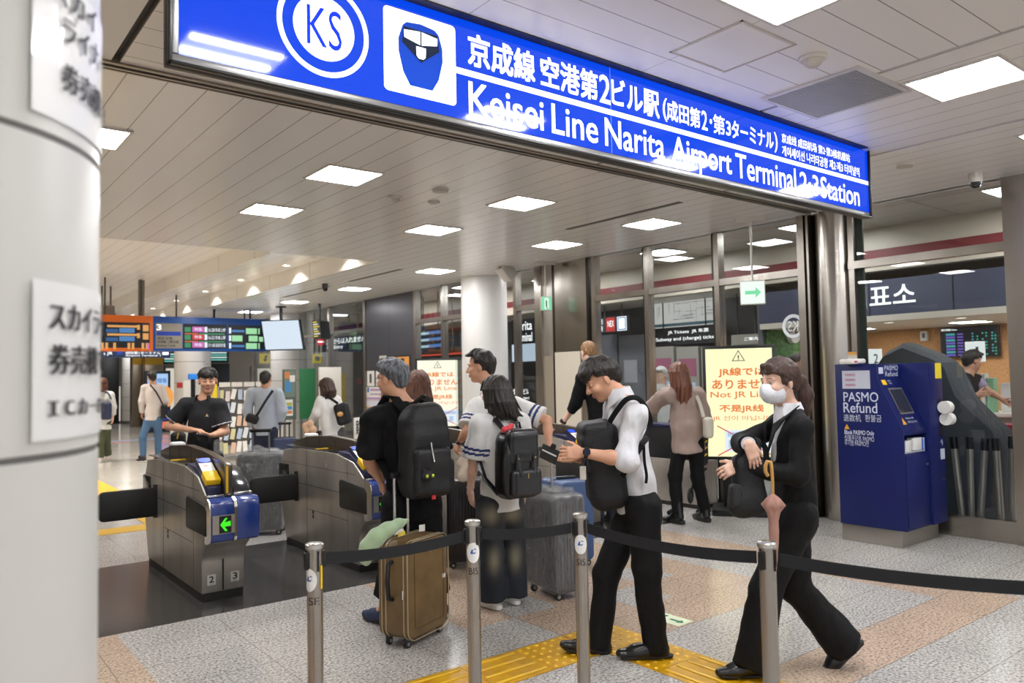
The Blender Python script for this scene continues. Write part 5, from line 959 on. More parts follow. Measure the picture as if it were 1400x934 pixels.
# ------------------------------------------------------------------ smooth bodies: distance fields turned into one continuous mesh
class Field:
    def __init__(s, lo, hi, step, fine=()):
        """fine: list of (lo, hi, step) boxes where the grid is denser"""
        s.ax = []
        for i in range(3):
            x = lo[i]; A = [x]
            while x < hi[i]:
                h = step
                for f in fine:
                    if f[0][i]-1e-6 <= x < f[1][i]: h = min(h, f[2])
                x += h; A.append(x)
            s.ax.append(np.array(A, np.float32))
        s.D = np.full([len(a) for a in s.ax], 0.3, np.float32)
    def cut(s, lo, hi):
        sl = []
        for i in range(3):
            a = max(int(np.searchsorted(s.ax[i], lo[i]))-1, 0); b = min(int(np.searchsorted(s.ax[i], hi[i]))+1, len(s.ax[i])); sl.append(slice(a, max(b, a)))
        return tuple(sl), s.ax[0][sl[0]][:, None, None], s.ax[1][sl[1]][None, :, None], s.ax[2][sl[2]][None, None, :]
    def add(s, prim, k=0.02, op='+'):
        f, lo, hi = prim; m = k+0.03 if op == '+' else 0.01+k
        sl, X, Y, Z = s.cut(lo-m, hi+m); a = s.D[sl]
        if a.size == 0: return s
        d = f(X, Y, Z).astype(np.float32)
        if op == '+':
            if k > 0: h = np.maximum(k-np.abs(a-d), 0)/k; s.D[sl] = np.minimum(a, d)-h*h*k*0.25
            else: s.D[sl] = np.minimum(a, d)
        elif op == '-':
            d = -d
            if k > 0: h = np.maximum(k-np.abs(a-d), 0)/k; s.D[sl] = np.maximum(a, d)+h*h*k*0.25
            else: s.D[sl] = np.maximum(a, d)
        return s
    def plane(s, p, n, box=None):
        """keep the side n points away from"""
        n = nrm(n); lo = np.array([a[0] for a in s.ax]); hi = np.array([a[-1] for a in s.ax])
        if box is not None: lo, hi = box
        sl, X, Y, Z = s.cut(lo, hi); s.D[sl] = np.maximum(s.D[sl], ((X-p[0])*n[0]+(Y-p[1])*n[1]+(Z-p[2])*n[2]).astype(np.float32)); return s
    def ripple(s, amp, freq, seed=0, stretch=(1, 1, 1), n=7, box=None):
        rg = np.random.default_rng(seed); lo = np.array([a[0] for a in s.ax]); hi = np.array([a[-1] for a in s.ax])
        if box is not None: lo, hi = box
        sl, X, Y, Z = s.cut(lo, hi); w = 0
        for i in range(n):
            d = nrm(rg.normal(size=3))*freq*rg.uniform(.6, 1.6)*np.array(stretch); w = w+np.sin(X*d[0]+Y*d[1]+Z*d[2]+rg.uniform(0, 6.28))
        s.D[sl] += (amp*w/math.sqrt(n)).astype(np.float32); return s
    def mesh(s, mats, classify=None):
        D = s.D; I = D < 0; nx, ny, nz = D.shape
        c = np.zeros((nx-1, ny-1, nz-1), np.uint8)
        for dx in (0, 1):
            for dy in (0, 1):
                for dz in (0, 1): c += I[dx:nx-1+dx, dy:ny-1+dy, dz:nz-1+dz]
        act = (c > 0) & (c < 8); ci, cj, ck = np.nonzero(act); idx = np.full(act.shape, -1, np.int32); idx[act] = np.arange(len(ci))
        P = np.zeros((len(ci), 3), np.float64); N = np.zeros(len(ci)); ax = s.ax
        for e in range(3):
            o1, o2 = [q for q in range(3) if q != e]
            for u in (0, 1):
                for v in (0, 1):
                    A = [ci, cj, ck]; A = [a.copy() for a in A]; A[o1] = A[o1]+u; A[o2] = A[o2]+v; B = [a.copy() for a in A]; B[e] = B[e]+1
                    da = D[A[0], A[1], A[2]]; db = D[B[0], B[1], B[2]]; m = (da < 0) != (db < 0)
                    t = np.where(m, da/np.where(m, da-db, 1), 0); pt = np.stack([ax[q][A[q]] for q in range(3)], 1).astype(np.float64)
                    pt[:, e] += t*(ax[e][B[e]]-ax[e][A[e]]); P[m] += pt[m]; N[m] += 1
        P /= np.maximum(N, 1)[:, None]; F = []
        for e in range(3):
            sa = [slice(None)]*3; sb = [slice(None)]*3; sa[e] = slice(0, -1); sb[e] = slice(1, None); x = I[tuple(sa)] != I[tuple(sb)]
            ins = I[tuple(sa)]; o1, o2 = [q for q in range(3) if q != e]; ii = np.array(np.nonzero(x)); ok = (ii[o1] > 0) & (ii[o2] > 0) & (ii[o1] < D.shape[o1]-1) & (ii[o2] < D.shape[o2]-1); ii = ii[:, ok]
            def g(u, v): q = ii.copy(); q[o1] -= u; q[o2] -= v; return idx[q[0], q[1], q[2]]
            Q = np.stack([g(1, 1), g(0, 1), g(0, 0), g(1, 0)], 1); fl = ins[ii[0], ii[1], ii[2]]
            if e == 1: fl = ~fl
            Q[~fl] = Q[~fl][:, ::-1]; F.append(Q)
        F = np.concatenate(F); F = F[(F >= 0).all(1)]
        me = bpy.data.meshes.new('body'); me.vertices.add(len(P)); me.vertices.foreach_set('co', P.astype(np.float32).ravel()); n = len(F)
        me.loops.add(n*4); me.loops.foreach_set('vertex_index', F.astype(np.int32).ravel()); me.polygons.add(n); me.polygons.foreach_set('loop_start', np.arange(0, n*4, 4, dtype=np.int32)); me.polygons.foreach_set('loop_total', np.full(n, 4, np.int32))
        for m in (mats if isinstance(mats, (list, tuple)) else [mats]): me.materials.append(m)
        if classify is not None: me.polygons.foreach_set('material_index', classify(P[F].mean(1)).astype(np.int32))
        me.polygons.foreach_set('use_smooth', np.ones(n, bool)); me.update(calc_edges=True); me.validate(); return me
def _bb(*ps): a = np.array([p for p, r in ps]); r = np.array([r for p, r in ps])[:, None]; return (a-r).min(0), (a+r).max(0)
def rc(a, b, r1, r2=None, flat=None, cut0=False, cut1=False):
    """tapered limb; flat = (direction, factor) squashes its section"""
    a = np.asarray(a, float); b = np.asarray(b, float); r2 = r1 if r2 is None else r2; v = b-a; L2 = max(v @ v, 1e-9); L = math.sqrt(L2)
    def f(X, Y, Z):
        dx, dy, dz = X-a[0], Y-a[1], Z-a[2]; tu = (dx*v[0]+dy*v[1]+dz*v[2])/L2; t = np.clip(tu, 0, 1); wx, wy, wz = dx-t*v[0], dy-t*v[1], dz-t*v[2]
        if flat is not None:
            n = nrm(flat[0]); c = (wx*n[0]+wy*n[1]+wz*n[2])*(flat[1]-1); wx = wx+n[0]*c; wy = wy+n[1]*c; wz = wz+n[2]*c
        d = np.sqrt(wx*wx+wy*wy+wz*wz)-(r1+(r2-r1)*t)
        if cut1: d = np.maximum(d, (tu-1)*L)
        if cut0: d = np.maximum(d, -tu*L)
        return d
    lo, hi = _bb((a, r1), (b, r2)); return f, lo, hi
def el(c, r, ax=np.eye(3)):
    c = np.asarray(c, float); R = [np.asarray(q, float) for q in ax]; r = np.asarray(r, float)
    def f(X, Y, Z):
        dx, dy, dz = X-c[0], Y-c[1], Z-c[2]; k0 = 0; k1 = 0
        for q, w in zip(R, r): p = dx*q[0]+dy*q[1]+dz*q[2]; k0 = k0+(p/w)**2; k1 = k1+(p/(w*w))**2
        k0 = np.sqrt(k0); return k0*(k0-1)/np.maximum(np.sqrt(k1), 1e-6)
    e = np.sqrt(sum((R[i]*r[i])**2 for i in range(3))); return f, c-e, c+e
def rb(c, h, r=.01, ax=np.eye(3)):
    c = np.asarray(c, float); R = [np.asarray(q, float) for q in ax]
    def f(X, Y, Z):
        dx, dy, dz = X-c[0], Y-c[1], Z-c[2]; q = [np.abs(dx*a[0]+dy*a[1]+dz*a[2])-(w-r) for a, w in zip(R, h)]
        return np.sqrt(sum(np.maximum(t, 0)**2 for t in q))+np.minimum(np.maximum(np.maximum(q[0], q[1]), q[2]), 0)-r
    e = sum(np.abs(R[i])*h[i] for i in range(3)); return f, c-e, c+e

SKIN = {'a': M('dcae90', .5, noise=(14, 'd3a084', .35, .65)), 'b': M('d6a384', .5, noise=(14, 'cc977a', .35, .65)), 'c': M('e6bda6', .5, noise=(14, 'deb09a', .35, .65)), 'd': M('e3b096', .5)}
LIPS = M('b97a6c', .45); HAIRB = M('17130f', .42, noise=(90, '2a221c', .4, .6, (1, 1, .12)), bump=(160, .6, (1, 1, .1)))
HAIRBR = M('4a2a1b', .45, noise=(70, '6d4128', .4, .6, (1, 1, .1)), bump=(150, .6, (1, 1, .1))); HAIRDB = M('33211a', .45, noise=(70, '4a3126', .4, .6, (1, 1, .1)), bump=(150, .6, (1, 1, .1)))
HAIRGR = M('3b3d42', .45, noise=(60, '70747a', .4, .6, (1, 1, .2)), bump=(150, .6, (1, 1, .15))); HAIRBL = M('a57b4c', .5, noise=(80, '6e4d2e', .4, .6), bump=(150, .6))
EYEW = M('cfc9c2', .3); IRIS = M('1a100b', .15)
def hand_prims(w, d, n, s, sc=1.0, curl=(.25, .3, .2), spread=1.0, thumb=(.55, .7, .3)):
    """w wrist, d towards the knuckles, n palm facing, s = +1/-1 side of the thumb along cross(d, n)"""
    d = nrm(d); n = nrm(n-d*(n @ d)); a = np.cross(d, n)*s; out = []
    K = w+d*.088*sc
    out.append((rc(w+d*.005, w+d*.03*sc, .024*sc, .028*sc, (n, 1.5)), .015))
    out.append((rb(w+d*.055*sc, (.038*sc, .013*sc, .04*sc), .012*sc, (a, n, d)), .015))
    cs = curl if hasattr(curl[0], '__len__') else [curl]*4
    for i, (off, L, r) in enumerate(((.029, .074, .0085), (.0095, .082, .0088), (-.0105, .076, .0085), (-.029, .06, .0075))):
        p = K+a*off*sc-d*abs(off)*.18*sc; ang = 0.0; sp = a*off*.10*spread/.03
        for f, c in zip((.42, .32, .26), cs[i]):
            ang += c; q = p+nrm((d+sp)*math.cos(ang)+n*math.sin(ang))*L*f*sc; out.append((rc(p, q, r*sc, r*.93*sc), .004)); p = q; r *= .93
    t = w+d*.025*sc+a*.028*sc; u = nrm(d*thumb[0]+a*thumb[1]+n*thumb[2]); q = t+u*.042*sc; out.append((rc(t, q, .0145*sc, .0115*sc), .012)); u2 = nrm(u+d*.5+n*.15); q2 = q+u2*.032*sc; out.append((rc(q, q2, .0112*sc, .009*sc), .005))
    return out
def collar_on(t, nk, fw, rt, upv, hs_, cm, hh, name='collar', half=162):
    V = []; n = 30; b = MB(); R0 = .061*hs_; up2 = nrm(upv+fw*.12); c0 = nk+fw*.014
    for i in range(n+1):
        a = math.radians(-half+2*half*i/n); dv = -fw*math.cos(a)*1.08+rt*math.sin(a)*.98; fr = max(0, (abs(a)-1.7)/1.13)
        for q, z in ((0, -.03), (.0015, hh), (.005, hh+.003), (.016, hh*.35-.012-.055*fr), (.012, hh*.3-.012-.055*fr), (.004, hh-.006), (.006, -.03)): V.append(c0+dv*(R0+q+.012*fr*(q > .01))+up2*z+rt*np.sign(a)*.012*fr*(q > .01))
    m_ = 7; b.add(V, [(i*m_+k_, (i+1)*m_+k_, (i+1)*m_+(k_+1) % m_, i*m_+(k_+1) % m_) for i in range(n) for k_ in range(m_)]+[tuple(range(m_))[::-1], tuple(range(n*m_, n*m_+m_))]); b.build(name, cm, t, smooth=50)
def person(name, label, d, J, face, skin='a', hs=1.0, pitch=0.0, roll=0.0, hair=('short', HAIRB), female=False, top=None, bottom=None, shoes=None, group=None, res=1.0, hands=None, bulk=1.0, seen=(True, True), feat=True, ears=True, eyes='open', socks=True):
    """J: joints as (pixel x, pixel y, extra depth); face: heading in the ground plane as (right, away from camera)"""
    W = {k: at(v[0], v[1], d+(v[2] if len(v) > 2 else 0)) for k, v in J.items() if k not in ('toeL', 'toeR')}
    base = (W['anL']+W['anR'])/2; base[2] = 0; t = thing(name, label, 'person', base, group); H = W['head']
    f0 = nrm(GR*face[0]+GF*face[1]); f = nrm(f0*math.cos(pitch)-UP*math.sin(pitch)); r = np.cross(f0, UP); u = np.cross(r, f); r, u = r*math.cos(roll)+u*math.sin(roll), u*math.cos(roll)-r*math.sin(roll)
    hd = lambda x, y, z: H+(r*x+f*y+u*z)*hs
    A = (r, f, u); nk = W['neck']; sL, sR = W['shL'], W['shR']; pv = (W['hipL']+W['hipR'])/2; rt = nrm(sR-sL); upv = nrm(nk-pv); fw = nrm(np.cross(upv, rt)); rh = nrm(W['hipR']-W['hipL']); hs_ = .92 if female else 1.0
    B = bulk; ch = nk-upv*.16; ws = pv+upv*.14
    stepc, stepf = .010*res, .0042*res
    allp = np.array(list(W.values())); lo = allp.min(0)-.2; hi = allp.max(0)+.2; lo[2] = -.02; hi[2] = H[2]+.2
    fine = [(H-.17*hs, H+.17*hs, stepf)]
    HP = []
    for sd, sg in (('L', -1), ('R', 1)):
        h = (hands or {}).get(sd, {}); w = W['wr'+sd]; dd = nrm(w-W['el'+sd]); hdv = h.get('dir')
        hdv = dd if hdv is None else nrm(GR*hdv[0]+UP*hdv[1]+GF*hdv[2]); nv = h.get('palm'); nv = (-rt if sd == 'R' else rt) if nv is None else GR*nv[0]+UP*nv[1]+GF*nv[2]
        HP.append(hand_prims(w, hdv, nv, h.get('side', sg), .92*(.93 if female else 1.0), h.get('curl', (.3, .4, .3)), 1.0, h.get('thumb', (.6, .6, .35))))
        if seen[0 if sd == 'L' else 1]: c = w+hdv*.09; fine.append((c-.13, c+.13, stepf))
    F = Field(lo, hi, stepc, fine)
    # torso and limbs
    F.add(rc(pv, ws, .115*B, .10*B, (fw, 1.3))).add(rc(ws, ch, .10*B, .115*B, (fw, 1.35)), .05).add(rc(sL, sR, .045*B), .05)
    for s_, e, w in ((sL, 'elL', 'wrL'), (sR, 'elR', 'wrR')):
        F.add(rc(nk, s_, .045, .042*B), .03).add(rc(s_, W[e], .046*B*hs_, .038*B*hs_), .02).add(rc(W[e], W[e]+(W[w]-W[e])*.35, .037*B*hs_, .038*B*hs_), .02).add(rc(W[e]+(W[w]-W[e])*.35, W[w], .037*B*hs_, .025*hs_), .02)
    for s_ in 'LR':
        F.add(rc(W['hip'+s_], W['kn'+s_], .075*B, .05*B), .03).add(rc(W['kn'+s_], W['kn'+s_]*.65+W['an'+s_]*.35, .048*B, .05*B), .02).add(rc(W['kn'+s_]*.65+W['an'+s_]*.35, W['an'+s_], .05*B, .034), .02)
        td = (J.get('toe'+s_) or (f0 @ GR, f0 @ GF, 0)); tv = nrm(GR*td[0]+GF*td[1]+UP*td[2]); tsd = nrm(np.cross(tv, UP)); F.add(rc(W['an'+s_], W['an'+s_]+tv*.13-np.cross(tsd, tv)*.048, .034, .024), .02)
    # head
    F.add(rc(nk-upv*.03, hd(0, -.022, -.06), .054*hs_, .056*hs_*hs), .03)
    F.add(el(hd(0, -.012, .035), np.array([.076, .096, .088])*hs, A), .02).add(el(hd(0, .018, -.04), np.array([.061, .07, .072])*hs, A), .03).add(el(hd(0, .056, -.095), np.array([.026, .024, .018])*hs, A), .025)
    if feat:
        F.add(rc(hd(0, .086, .012), hd(0, .107, -.028), .008*hs, .0125*hs), .012).add(el(hd(.011, .094, -.031), np.array([.009, .011, .008])*hs, A), .006).add(el(hd(-.011, .094, -.031), np.array([.009, .011, .008])*hs, A), .006)
        for q in (-1, 1):
            F.add(el(hd(q*.031, .095, .005), np.array([.016, .0105, .0075])*hs, A), .010, '-').add(el(hd(q*.038, .062, -.026), np.array([.024, .024, .022])*hs, A), .025)
            F.add(rc(hd(q*.014, .085, .024), hd(q*.046, .075, .023), .008*hs), .012)
        for q in (-1, 1):
            F.add(el(hd(q*.032, .0815 if eyes == 'open' else .0785, .0125 if eyes == 'open' else .004), np.array([.016, .008, .0055 if eyes == 'open' else .011])*hs, A), .006)
        F.add(el(hd(0, .086, -.057), np.array([.023, .012, .0065])*hs, A), .006).add(el(hd(0, .084, -.068), np.array([.019, .012, .007])*hs, A), .006)
    if ears:
        for q in (-1, 1):
            x = np.array(A[0])*q; F.add(el(hd(q*.077, -.012, -.008), np.array([.010, .017, .029])*hs, (nrm(r*q*.9-f*.35), nrm(f*.9+r*q*.35), u)), .006)
    for hp in HP:
        for p, k in hp: F.add(p, k)
    def cls(P):
        q = (P-H)/hs; x, y, z = q @ r, q @ f, q @ u; m = np.zeros(len(P))
        if feat: m[(np.abs(x) < .023) & (y > .079) & (z < -.05) & (z > -.076)] = 1
        if socks:
            for s_ in 'LR': m[np.linalg.norm(P-W['an'+s_], axis=1) < .19] = 2
        return m
    me = F.mesh([SKIN[skin], LIPS, M('17171a', .9)], cls); link('body', me, t)
    # eyes and brows
    lw = 1.7 if d > 6.5 else 1.0
    if feat:
        for q in (-1, 1):
            b = MB(); b.sphere(hd(q*.031, .0735, .003), .0130*hs, 12, 0); b.sphere(hd(q*.031, .0795, .0025), .0079*hs, 10, 1)
            if eyes != 'open': b = MB(); b.tube([hd(q*.019, .0872, -.001), hd(q*.031, .0878, -.004), hd(q*.045, .0805, -.001)], [.0012*lw, .0022*lw, .0012*lw], 6, mi=1)
            b.build('eye', [EYEW, IRIS], t, smooth=80)
            b = MB(); b.tube([hd(q*.016, .0948, .0265), hd(q*.03, .0925, .0300), hd(q*.047, .0815, .0265)], [.0022*hs*lw*(.6 if female else 1), .0032*hs*lw*(.6 if female else 1), .0016*hs*lw], 6); b.build('eyebrow', hair[1], t, smooth=80)
    # hair
    G = Field(H-.30*hs-np.array([0, 0, .15]), H+.24*hs, .0045*res if res < 1.4 else .008); st = hair[0]
    cap = lambda g=.0: G.add(el(hd(0, -.016, .042), np.array([.084+g, .104+g, .094+g])*hs, A), .0)
    def faceout(z0=.055, y0=.03, zl=-.2, w=.2):   # clear the face
        G.add(rb(hd(0, y0+.15, z0-.2), np.array([w, .15, .2])*hs, .02*hs, A), .02, '-'); G.add(rb(hd(0, .0, -.24), np.array([.3, .3, .20])*hs, .02, A), .02, '-') if zl is None else None
    if st in ('short', 'fringe', 'grey', 'quiff', 'crop'):
        cap(-.004 if st == 'crop' else -.001)
        if st == 'short': G.add(el(hd(0, .015, .062), np.array([.082, .088, .088])*hs, A), .02)
        G.add(el(hd(0, -.072, .0), np.array([.062, .048, .068])*hs, A), .02)
        if st in ('short', 'quiff'):
            for q in (-.05, -.02, .015, .05): G.add(el(hd(q, .075, .092 if st == 'quiff' else .085), np.array([.026, .034, .022])*hs, A), .015)
        if st == 'short':
            for q in (-.055, -.02, .02, .055): G.add(rc(hd(q, .06, .095), hd(q*1.1-.008, .108, .045), .019*hs, .008*hs), .012)
        if st == 'fringe':
            for q in (-.06, -.04, -.02, 0, .02, .04, .06): G.add(rc(hd(q, .055, .10), hd(q*1.05+.004, .098-abs(q)*.35, .036+.008*math.sin(q*190)), .017*hs, .007*hs), .008)
        if st == 'grey':
            for q in (-.05, -.02, .02, .05): G.add(rc(hd(q, .05, .10), hd(q*1.1, .098-abs(q)*.3, .06), .018*hs, .010*hs), .01)
        G.ripple(.004*hs, 95, 3, (1, 1, .5))
        zt = {'short': .068, 'fringe': .062, 'quiff': .085, 'grey': .075}.get(st, .062); G.add(rb(hd(0, .185, zt-.095), np.array([.2, .15, .095])*hs, .02*hs, A), .008, '-'); G.add(rb(hd(0, .13, -.09), np.array([.2, .14, .12])*hs, .02*hs, A), .008, '-')
        for q in (-1, 1): G.add(el(hd(q*.085, -.005, -.022), np.array([.03, .026, .036])*hs, A), .006, '-')
        G.plane(hd(0, -.09, -.07), -u-f*.15)
    if st in ('long', 'bob', 'tail', 'flick', 'wave'):
        cap(.006)
        if st == 'tail':
            G.add(el(hd(0, -.07, .0), np.array([.064, .05, .07])*hs, A), .02)
            for q in (-1, 1): G.add(rc(hd(q*.02, .075, .095), hd(q*.078, .02, .01), .018*hs, .012*hs), .015); G.add(rc(hd(q*.05, .07, .06), hd(q*.074, .05, .0), .009*hs, .005*hs), .008)
            G.add(rb(hd(0, .20, -.08), np.array([.2, .16, .13])*hs, .03*hs, A), .01, '-'); G.add(rb(hd(0, .1, -.13), np.array([.2, .105, .115])*hs, .02*hs, A), .01, '-'); G.plane(hd(0, -.09, -.05), -u-f*.3)
            for q in (-1, 1): G.add(el(hd(q*.09, -.008, -.016), np.array([.03, .022, .032])*hs, A), .006, '-')
            G.add(rc(hd(0, -.105, .005), hd(0, -.145, .0), .024*hs, .03*hs), .012).add(rc(hd(0, -.145, .0), hd(0, -.175, -.09), .032*hs, .04*hs), .02).add(rc(hd(0, -.175, -.09), hd(0, -.155, -.2), .04*hs, .012*hs), .02)
        else:
            Ln = {'long': .30, 'bob': .135, 'flick': .17, 'wave': .24}[st]
            for q in (-1, 1):
                G.add(rc(hd(q*.055, -.02, .03), hd(q*.066, -.03, -Ln*.65), .042*hs, .038*hs), .02); G.add(rc(hd(q*.07, .035, .03), hd(q*.074, .02, -Ln*.55), .016*hs, .014*hs), .015)
            G.add(rc(hd(0, -.06, .02), hd(0, -.085, -Ln*.8), .062*hs, .055*hs, (f, 1.3)), .03).add(rc(hd(-.04, -.07, -.05), hd(-.045, -.09, -Ln), .036*hs, .018*hs), .02).add(rc(hd(.04, -.07, -.05), hd(.04, -.09, -Ln), .036*hs, .018*hs), .02)
            for q in (-.05, -.025, 0, .025, .05): G.add(rc(hd(q, .06, .095), hd(q*1.2, .10-abs(q)*.3, .03), .016*hs, .008*hs), .01)
            if st == 'flick':
                G.add(rc(hd(.06, -.09, -.12), hd(.13, -.15, -.165), .03*hs, .008*hs), .02); G.add(rc(hd(.0, -.1, -.12), hd(.05, -.16, -.20), .035*hs, .01*hs), .02)
            G.add(rb(hd(0, .17, -.22), np.array([.052, .13, .255])*hs, .03*hs, A), .012, '-')
        G.ripple(.0035*hs, 90, 5, (1, 1, .35))
    rg = np.random.default_rng(int(abs(J['head'][0]*7)))
    def sf(az, e_, g=.0):                          # a point over the skull: heading az (0 = front), elevation e_
        return hd(math.cos(e_)*math.sin(az)*(.082+g), -.014+math.cos(e_)*math.cos(az)*(.101+g), .040+math.sin(e_)*(.093+g))
    def low(az):
        a = abs(math.degrees(az)); fr = {'short': 3, 'fringe': 0, 'quiff': 36, 'grey': 14}.get(st, 20)
        return math.radians(np.interp(a, [0, 40, 60, 76, 92, 112, 180], [fr, fr+3, fr*.5+14, -8, -2, -26, -36]))
    if st in ('short', 'fringe', 'quiff', 'grey') and res < 1.7:
        for i in range(230):
            az = rg.uniform(-PI, PI) if i > 90 else rg.normal(0, .55); e1 = low(az)+rg.normal(0, .09 if abs(az) < 1.2 else .04); e0 = min(e1+rg.uniform(.45, .95), 1.45); j = rg.normal(0, .16); lf = rg.uniform(-.002, .010 if st != 'fringe' else .006)*max(0, math.sin(e1+.25))+(rg.uniform(.003, .017) if st == 'short' and abs(az) < 1.0 else 0)+(.014 if st == 'quiff' and abs(az) < .8 else 0)
            p0, p1, p2 = sf(az+j*.6, e0, .001), sf(az+j*.3, (e0+e1)/2, .004+lf*.6), sf(az-j*.4, e1, .003+lf); r0 = rg.uniform(.007, .0115)*hs; G.add(rc(p0, p1, r0, r0*.9), .005).add(rc(p1, p2, r0*.9, r0*.3), .004)
    if st == 'tail':
        tb = np.array([0, -1.0, -.28])
        for i in range(150):
            az = rg.uniform(-1.5, 1.5); e_ = np.interp(abs(math.degrees(az)), [0, 40, 65, 85], [30, 22, 4, -16])*PI/180; a0 = np.array([math.cos(e_)*math.sin(az), math.cos(e_)*math.cos(az), math.sin(e_)]); a0 = a0+rg.uniform(0, .9)*np.array([0, -.25, .9])*(abs(az) < 1); a0 = nrm(a0); Q = []
            for s_ in (0, .33, .66, 1): v = nrm(a0*(1-s_)+tb*s_+np.array([0, 0, .75])*s_*(1-s_)*(1.4 if abs(az) < .9 else .3)+np.array([np.sign(az)*.5, 0, 0])*s_*(1-s_)); Q.append(hd(v[0]*.086, -.014+v[1]*.105, .04+v[2]*.096))
            for k_ in range(3): G.add(rc(Q[k_], Q[k_+1], .007*hs, .0065*hs), .004)
        for i in range(26):
            x = rg.uniform(-.03, .03); G.add(rc(hd(x*.6, -.14-abs(x)*.4, .01), hd(x*1.3, -.185+rg.normal(0, .01), -.09), .009*hs, .009*hs), .005).add(rc(hd(x*1.3, -.185, -.09), hd(x*.9, -.155+rg.normal(0, .012), -.20+rg.normal(0, .015)), .009*hs, .002), .005)
    if st in ('long', 'bob', 'flick', 'wave') and res < 1.7:
        for i in range(110):
            az = rg.uniform(.95, PI)*rg.choice([-1, 1]); e0 = rg.uniform(.2, 1.3); L_ = -Ln*rg.uniform(.75, 1.03); w_ = rg.normal(0, .010); p0 = sf(az, e0, .006); p1 = sf(az, -.05, .008); p2 = hd(math.sin(az)*.085+w_, -.03+math.cos(az)*.085+(-.03 if abs(az) > 2 else 0), (L_+.02)*.5); p3 = hd(math.sin(az)*.088+w_*1.5+(.035 if st == 'flick' else 0), -.03+math.cos(az)*.08-(.05 if st == 'flick' else .02 if abs(az) > 2 else 0), L_)
            for a_, b_, r0, r1 in ((p0, p1, .010, .011), (p1, p2, .011, .011), (p2, p3, .011, .004)): G.add(rc(a_, b_, r0*hs, r1*hs), .006)
        for i in range(30):
            az = rg.uniform(-1.0, 1.0); G.add(rc(sf(az*.3, 1.2, .004), sf(az, .55, .008), .010*hs, .010*hs), .005).add(rc(sf(az, .55, .008), sf(az*1.35, .12+.15*(abs(az) > .5)-.3*(abs(az) > .7), .006), .010*hs, .004*hs), .004)
    link('hair', G.mesh(hair[1]), t)
    # clothes
    def limb_noise(Fd, amp, fr, sd): Fd.ripple(amp, fr, sd, (1, 1, 1.3))
    if bottom:
        mb_ = bottom; Fb = Field(lo, hi, .011*res); g = mb_.get('loose', .02); fl = mb_.get('flare', 0.0)
        Fb.add(rc(pv+upv*mb_.get('rise', .10), pv-upv*.02, .118*B, .125*B+g*.4, (fw, 1.28), cut0=True))
        for s_ in 'LR':
            a, k_, n_ = W['hip'+s_], W['kn'+s_], W['an'+s_]; e = k_+(n_-k_)*mb_.get('len', 1.1)
            Fb.add(rc(a, k_, .085*B+g*.6, .056*B+g), .04).add(rc(k_, e, .056*B+g, .044+g+fl, cut1=True), .03)
        Fb.ripple(mb_.get('amp', .0035), 26, 11, (1, 1, .8)).ripple(.0016, 75, 12)
        cl = None
        if 'fade' in mb_:
            def cl(P):
                m = np.zeros(len(P))
                for s_ in 'LR':
                    for c, hx, hz in ((W['hip'+s_]*.85+W['kn'+s_]*.15+GR*.01, .075, .075), (W['kn'+s_]*.9+W['an'+s_]*.1+GR*.012, .05, .10)):
                        q = P-c; m = np.maximum(m, np.exp(-1.6*(((q @ GR)/hx)**2+(q[:, 2]/hz)**2)))
                return m
        bme = Fb.mesh([mb_['m']])
        if cl is not None:
            n_v = len(bme.vertices); co = np.empty(n_v*3, np.float32); bme.vertices.foreach_get('co', co); bme.attributes.new('fade', 'FLOAT', 'POINT').data.foreach_set('value', cl(co.reshape(-1, 3).astype(float)).astype(np.float32))
        link(mb_.get('name', 'trousers'), bme, t)
    if top:
        for tp in (top if isinstance(top, list) else [top]):
            g = tp.get('loose', .018); Ft = Field(lo, hi, tp.get('res', .0085)*res); hem = tp.get('hem', -.04)
            Ft.add(rc(pv+upv*hem, ws, .128*B+g*1.2, .112*B+g*1.1, (fw, 1.3), cut0=True)).add(rc(ws, ch, .112*B+g*1.1, .122*B+g*.8, (fw, 1.32)), .05).add(rc(sL, sR, .05*B+g*.3), .05)
            for s_ in 'LR':
                a, e, w = W['sh'+s_], W['el'+s_], W['wr'+s_]; Ft.add(rc(nk-upv*.02, a, .045+g*.35, .046*B+g*.5), .04); sl = tp.get('sleeve', .5)
                fl = tp.get('flare', .0)
                if sl <= 1: Ft.add(rc(a, a+(e-a)*max(sl, .05), .05*B*hs_+g*.8, .043*B*hs_+g+fl, cut1=True), .03)
                else: Ft.add(rc(a, e, .05*B*hs_+g*.7, .042*B*hs_+g*.9), .03).add(rc(e, e+(w-e)*(sl-1), .042*B*hs_+g*.9, .031+g*.6+fl, cut1=True), .025)
            Ft.ripple(tp.get('amp', .004), 24, tp.get('seed', 21)).ripple(tp.get('amp', .004)*.45, 62, 22)
            nb = nk+fw*.03; Ft.add(rc(nk+upv*(.02 if tp.get('collar') else -.012)+fw*.012, nk+upv*.12+fw*.03, tp.get('neck', .05 if tp.get('collar') else .06)*hs_, .07), .006, '-')
            if 'vee' in tp: Ft.add(rc(nk+fw*.10, nk+fw*.14-upv*tp['vee'], .05, .012, (fw, .25)), .004, '-')
            mats = [tp['m']]; cl = None
            if 'stripe' in tp:
                mats.append(tp['stripe'])
                def cl(P, tp=tp):
                    m = np.zeros(len(P))
                    for s_ in 'LR':
                        a, e = W['sh'+s_], W['el'+s_]; v = e-a; L = np.linalg.norm(v); x = ((P-a) @ v)/L; rr = np.linalg.norm(P-a-np.outer(x, v/L), axis=1)
                        for s0, s1 in tp['bands']: m[(x > s0*L) & (x < s1*L) & (rr < .11)] = 1
                    return m
            link(tp.get('name', 'shirt'), Ft.mesh(mats, cl), t)
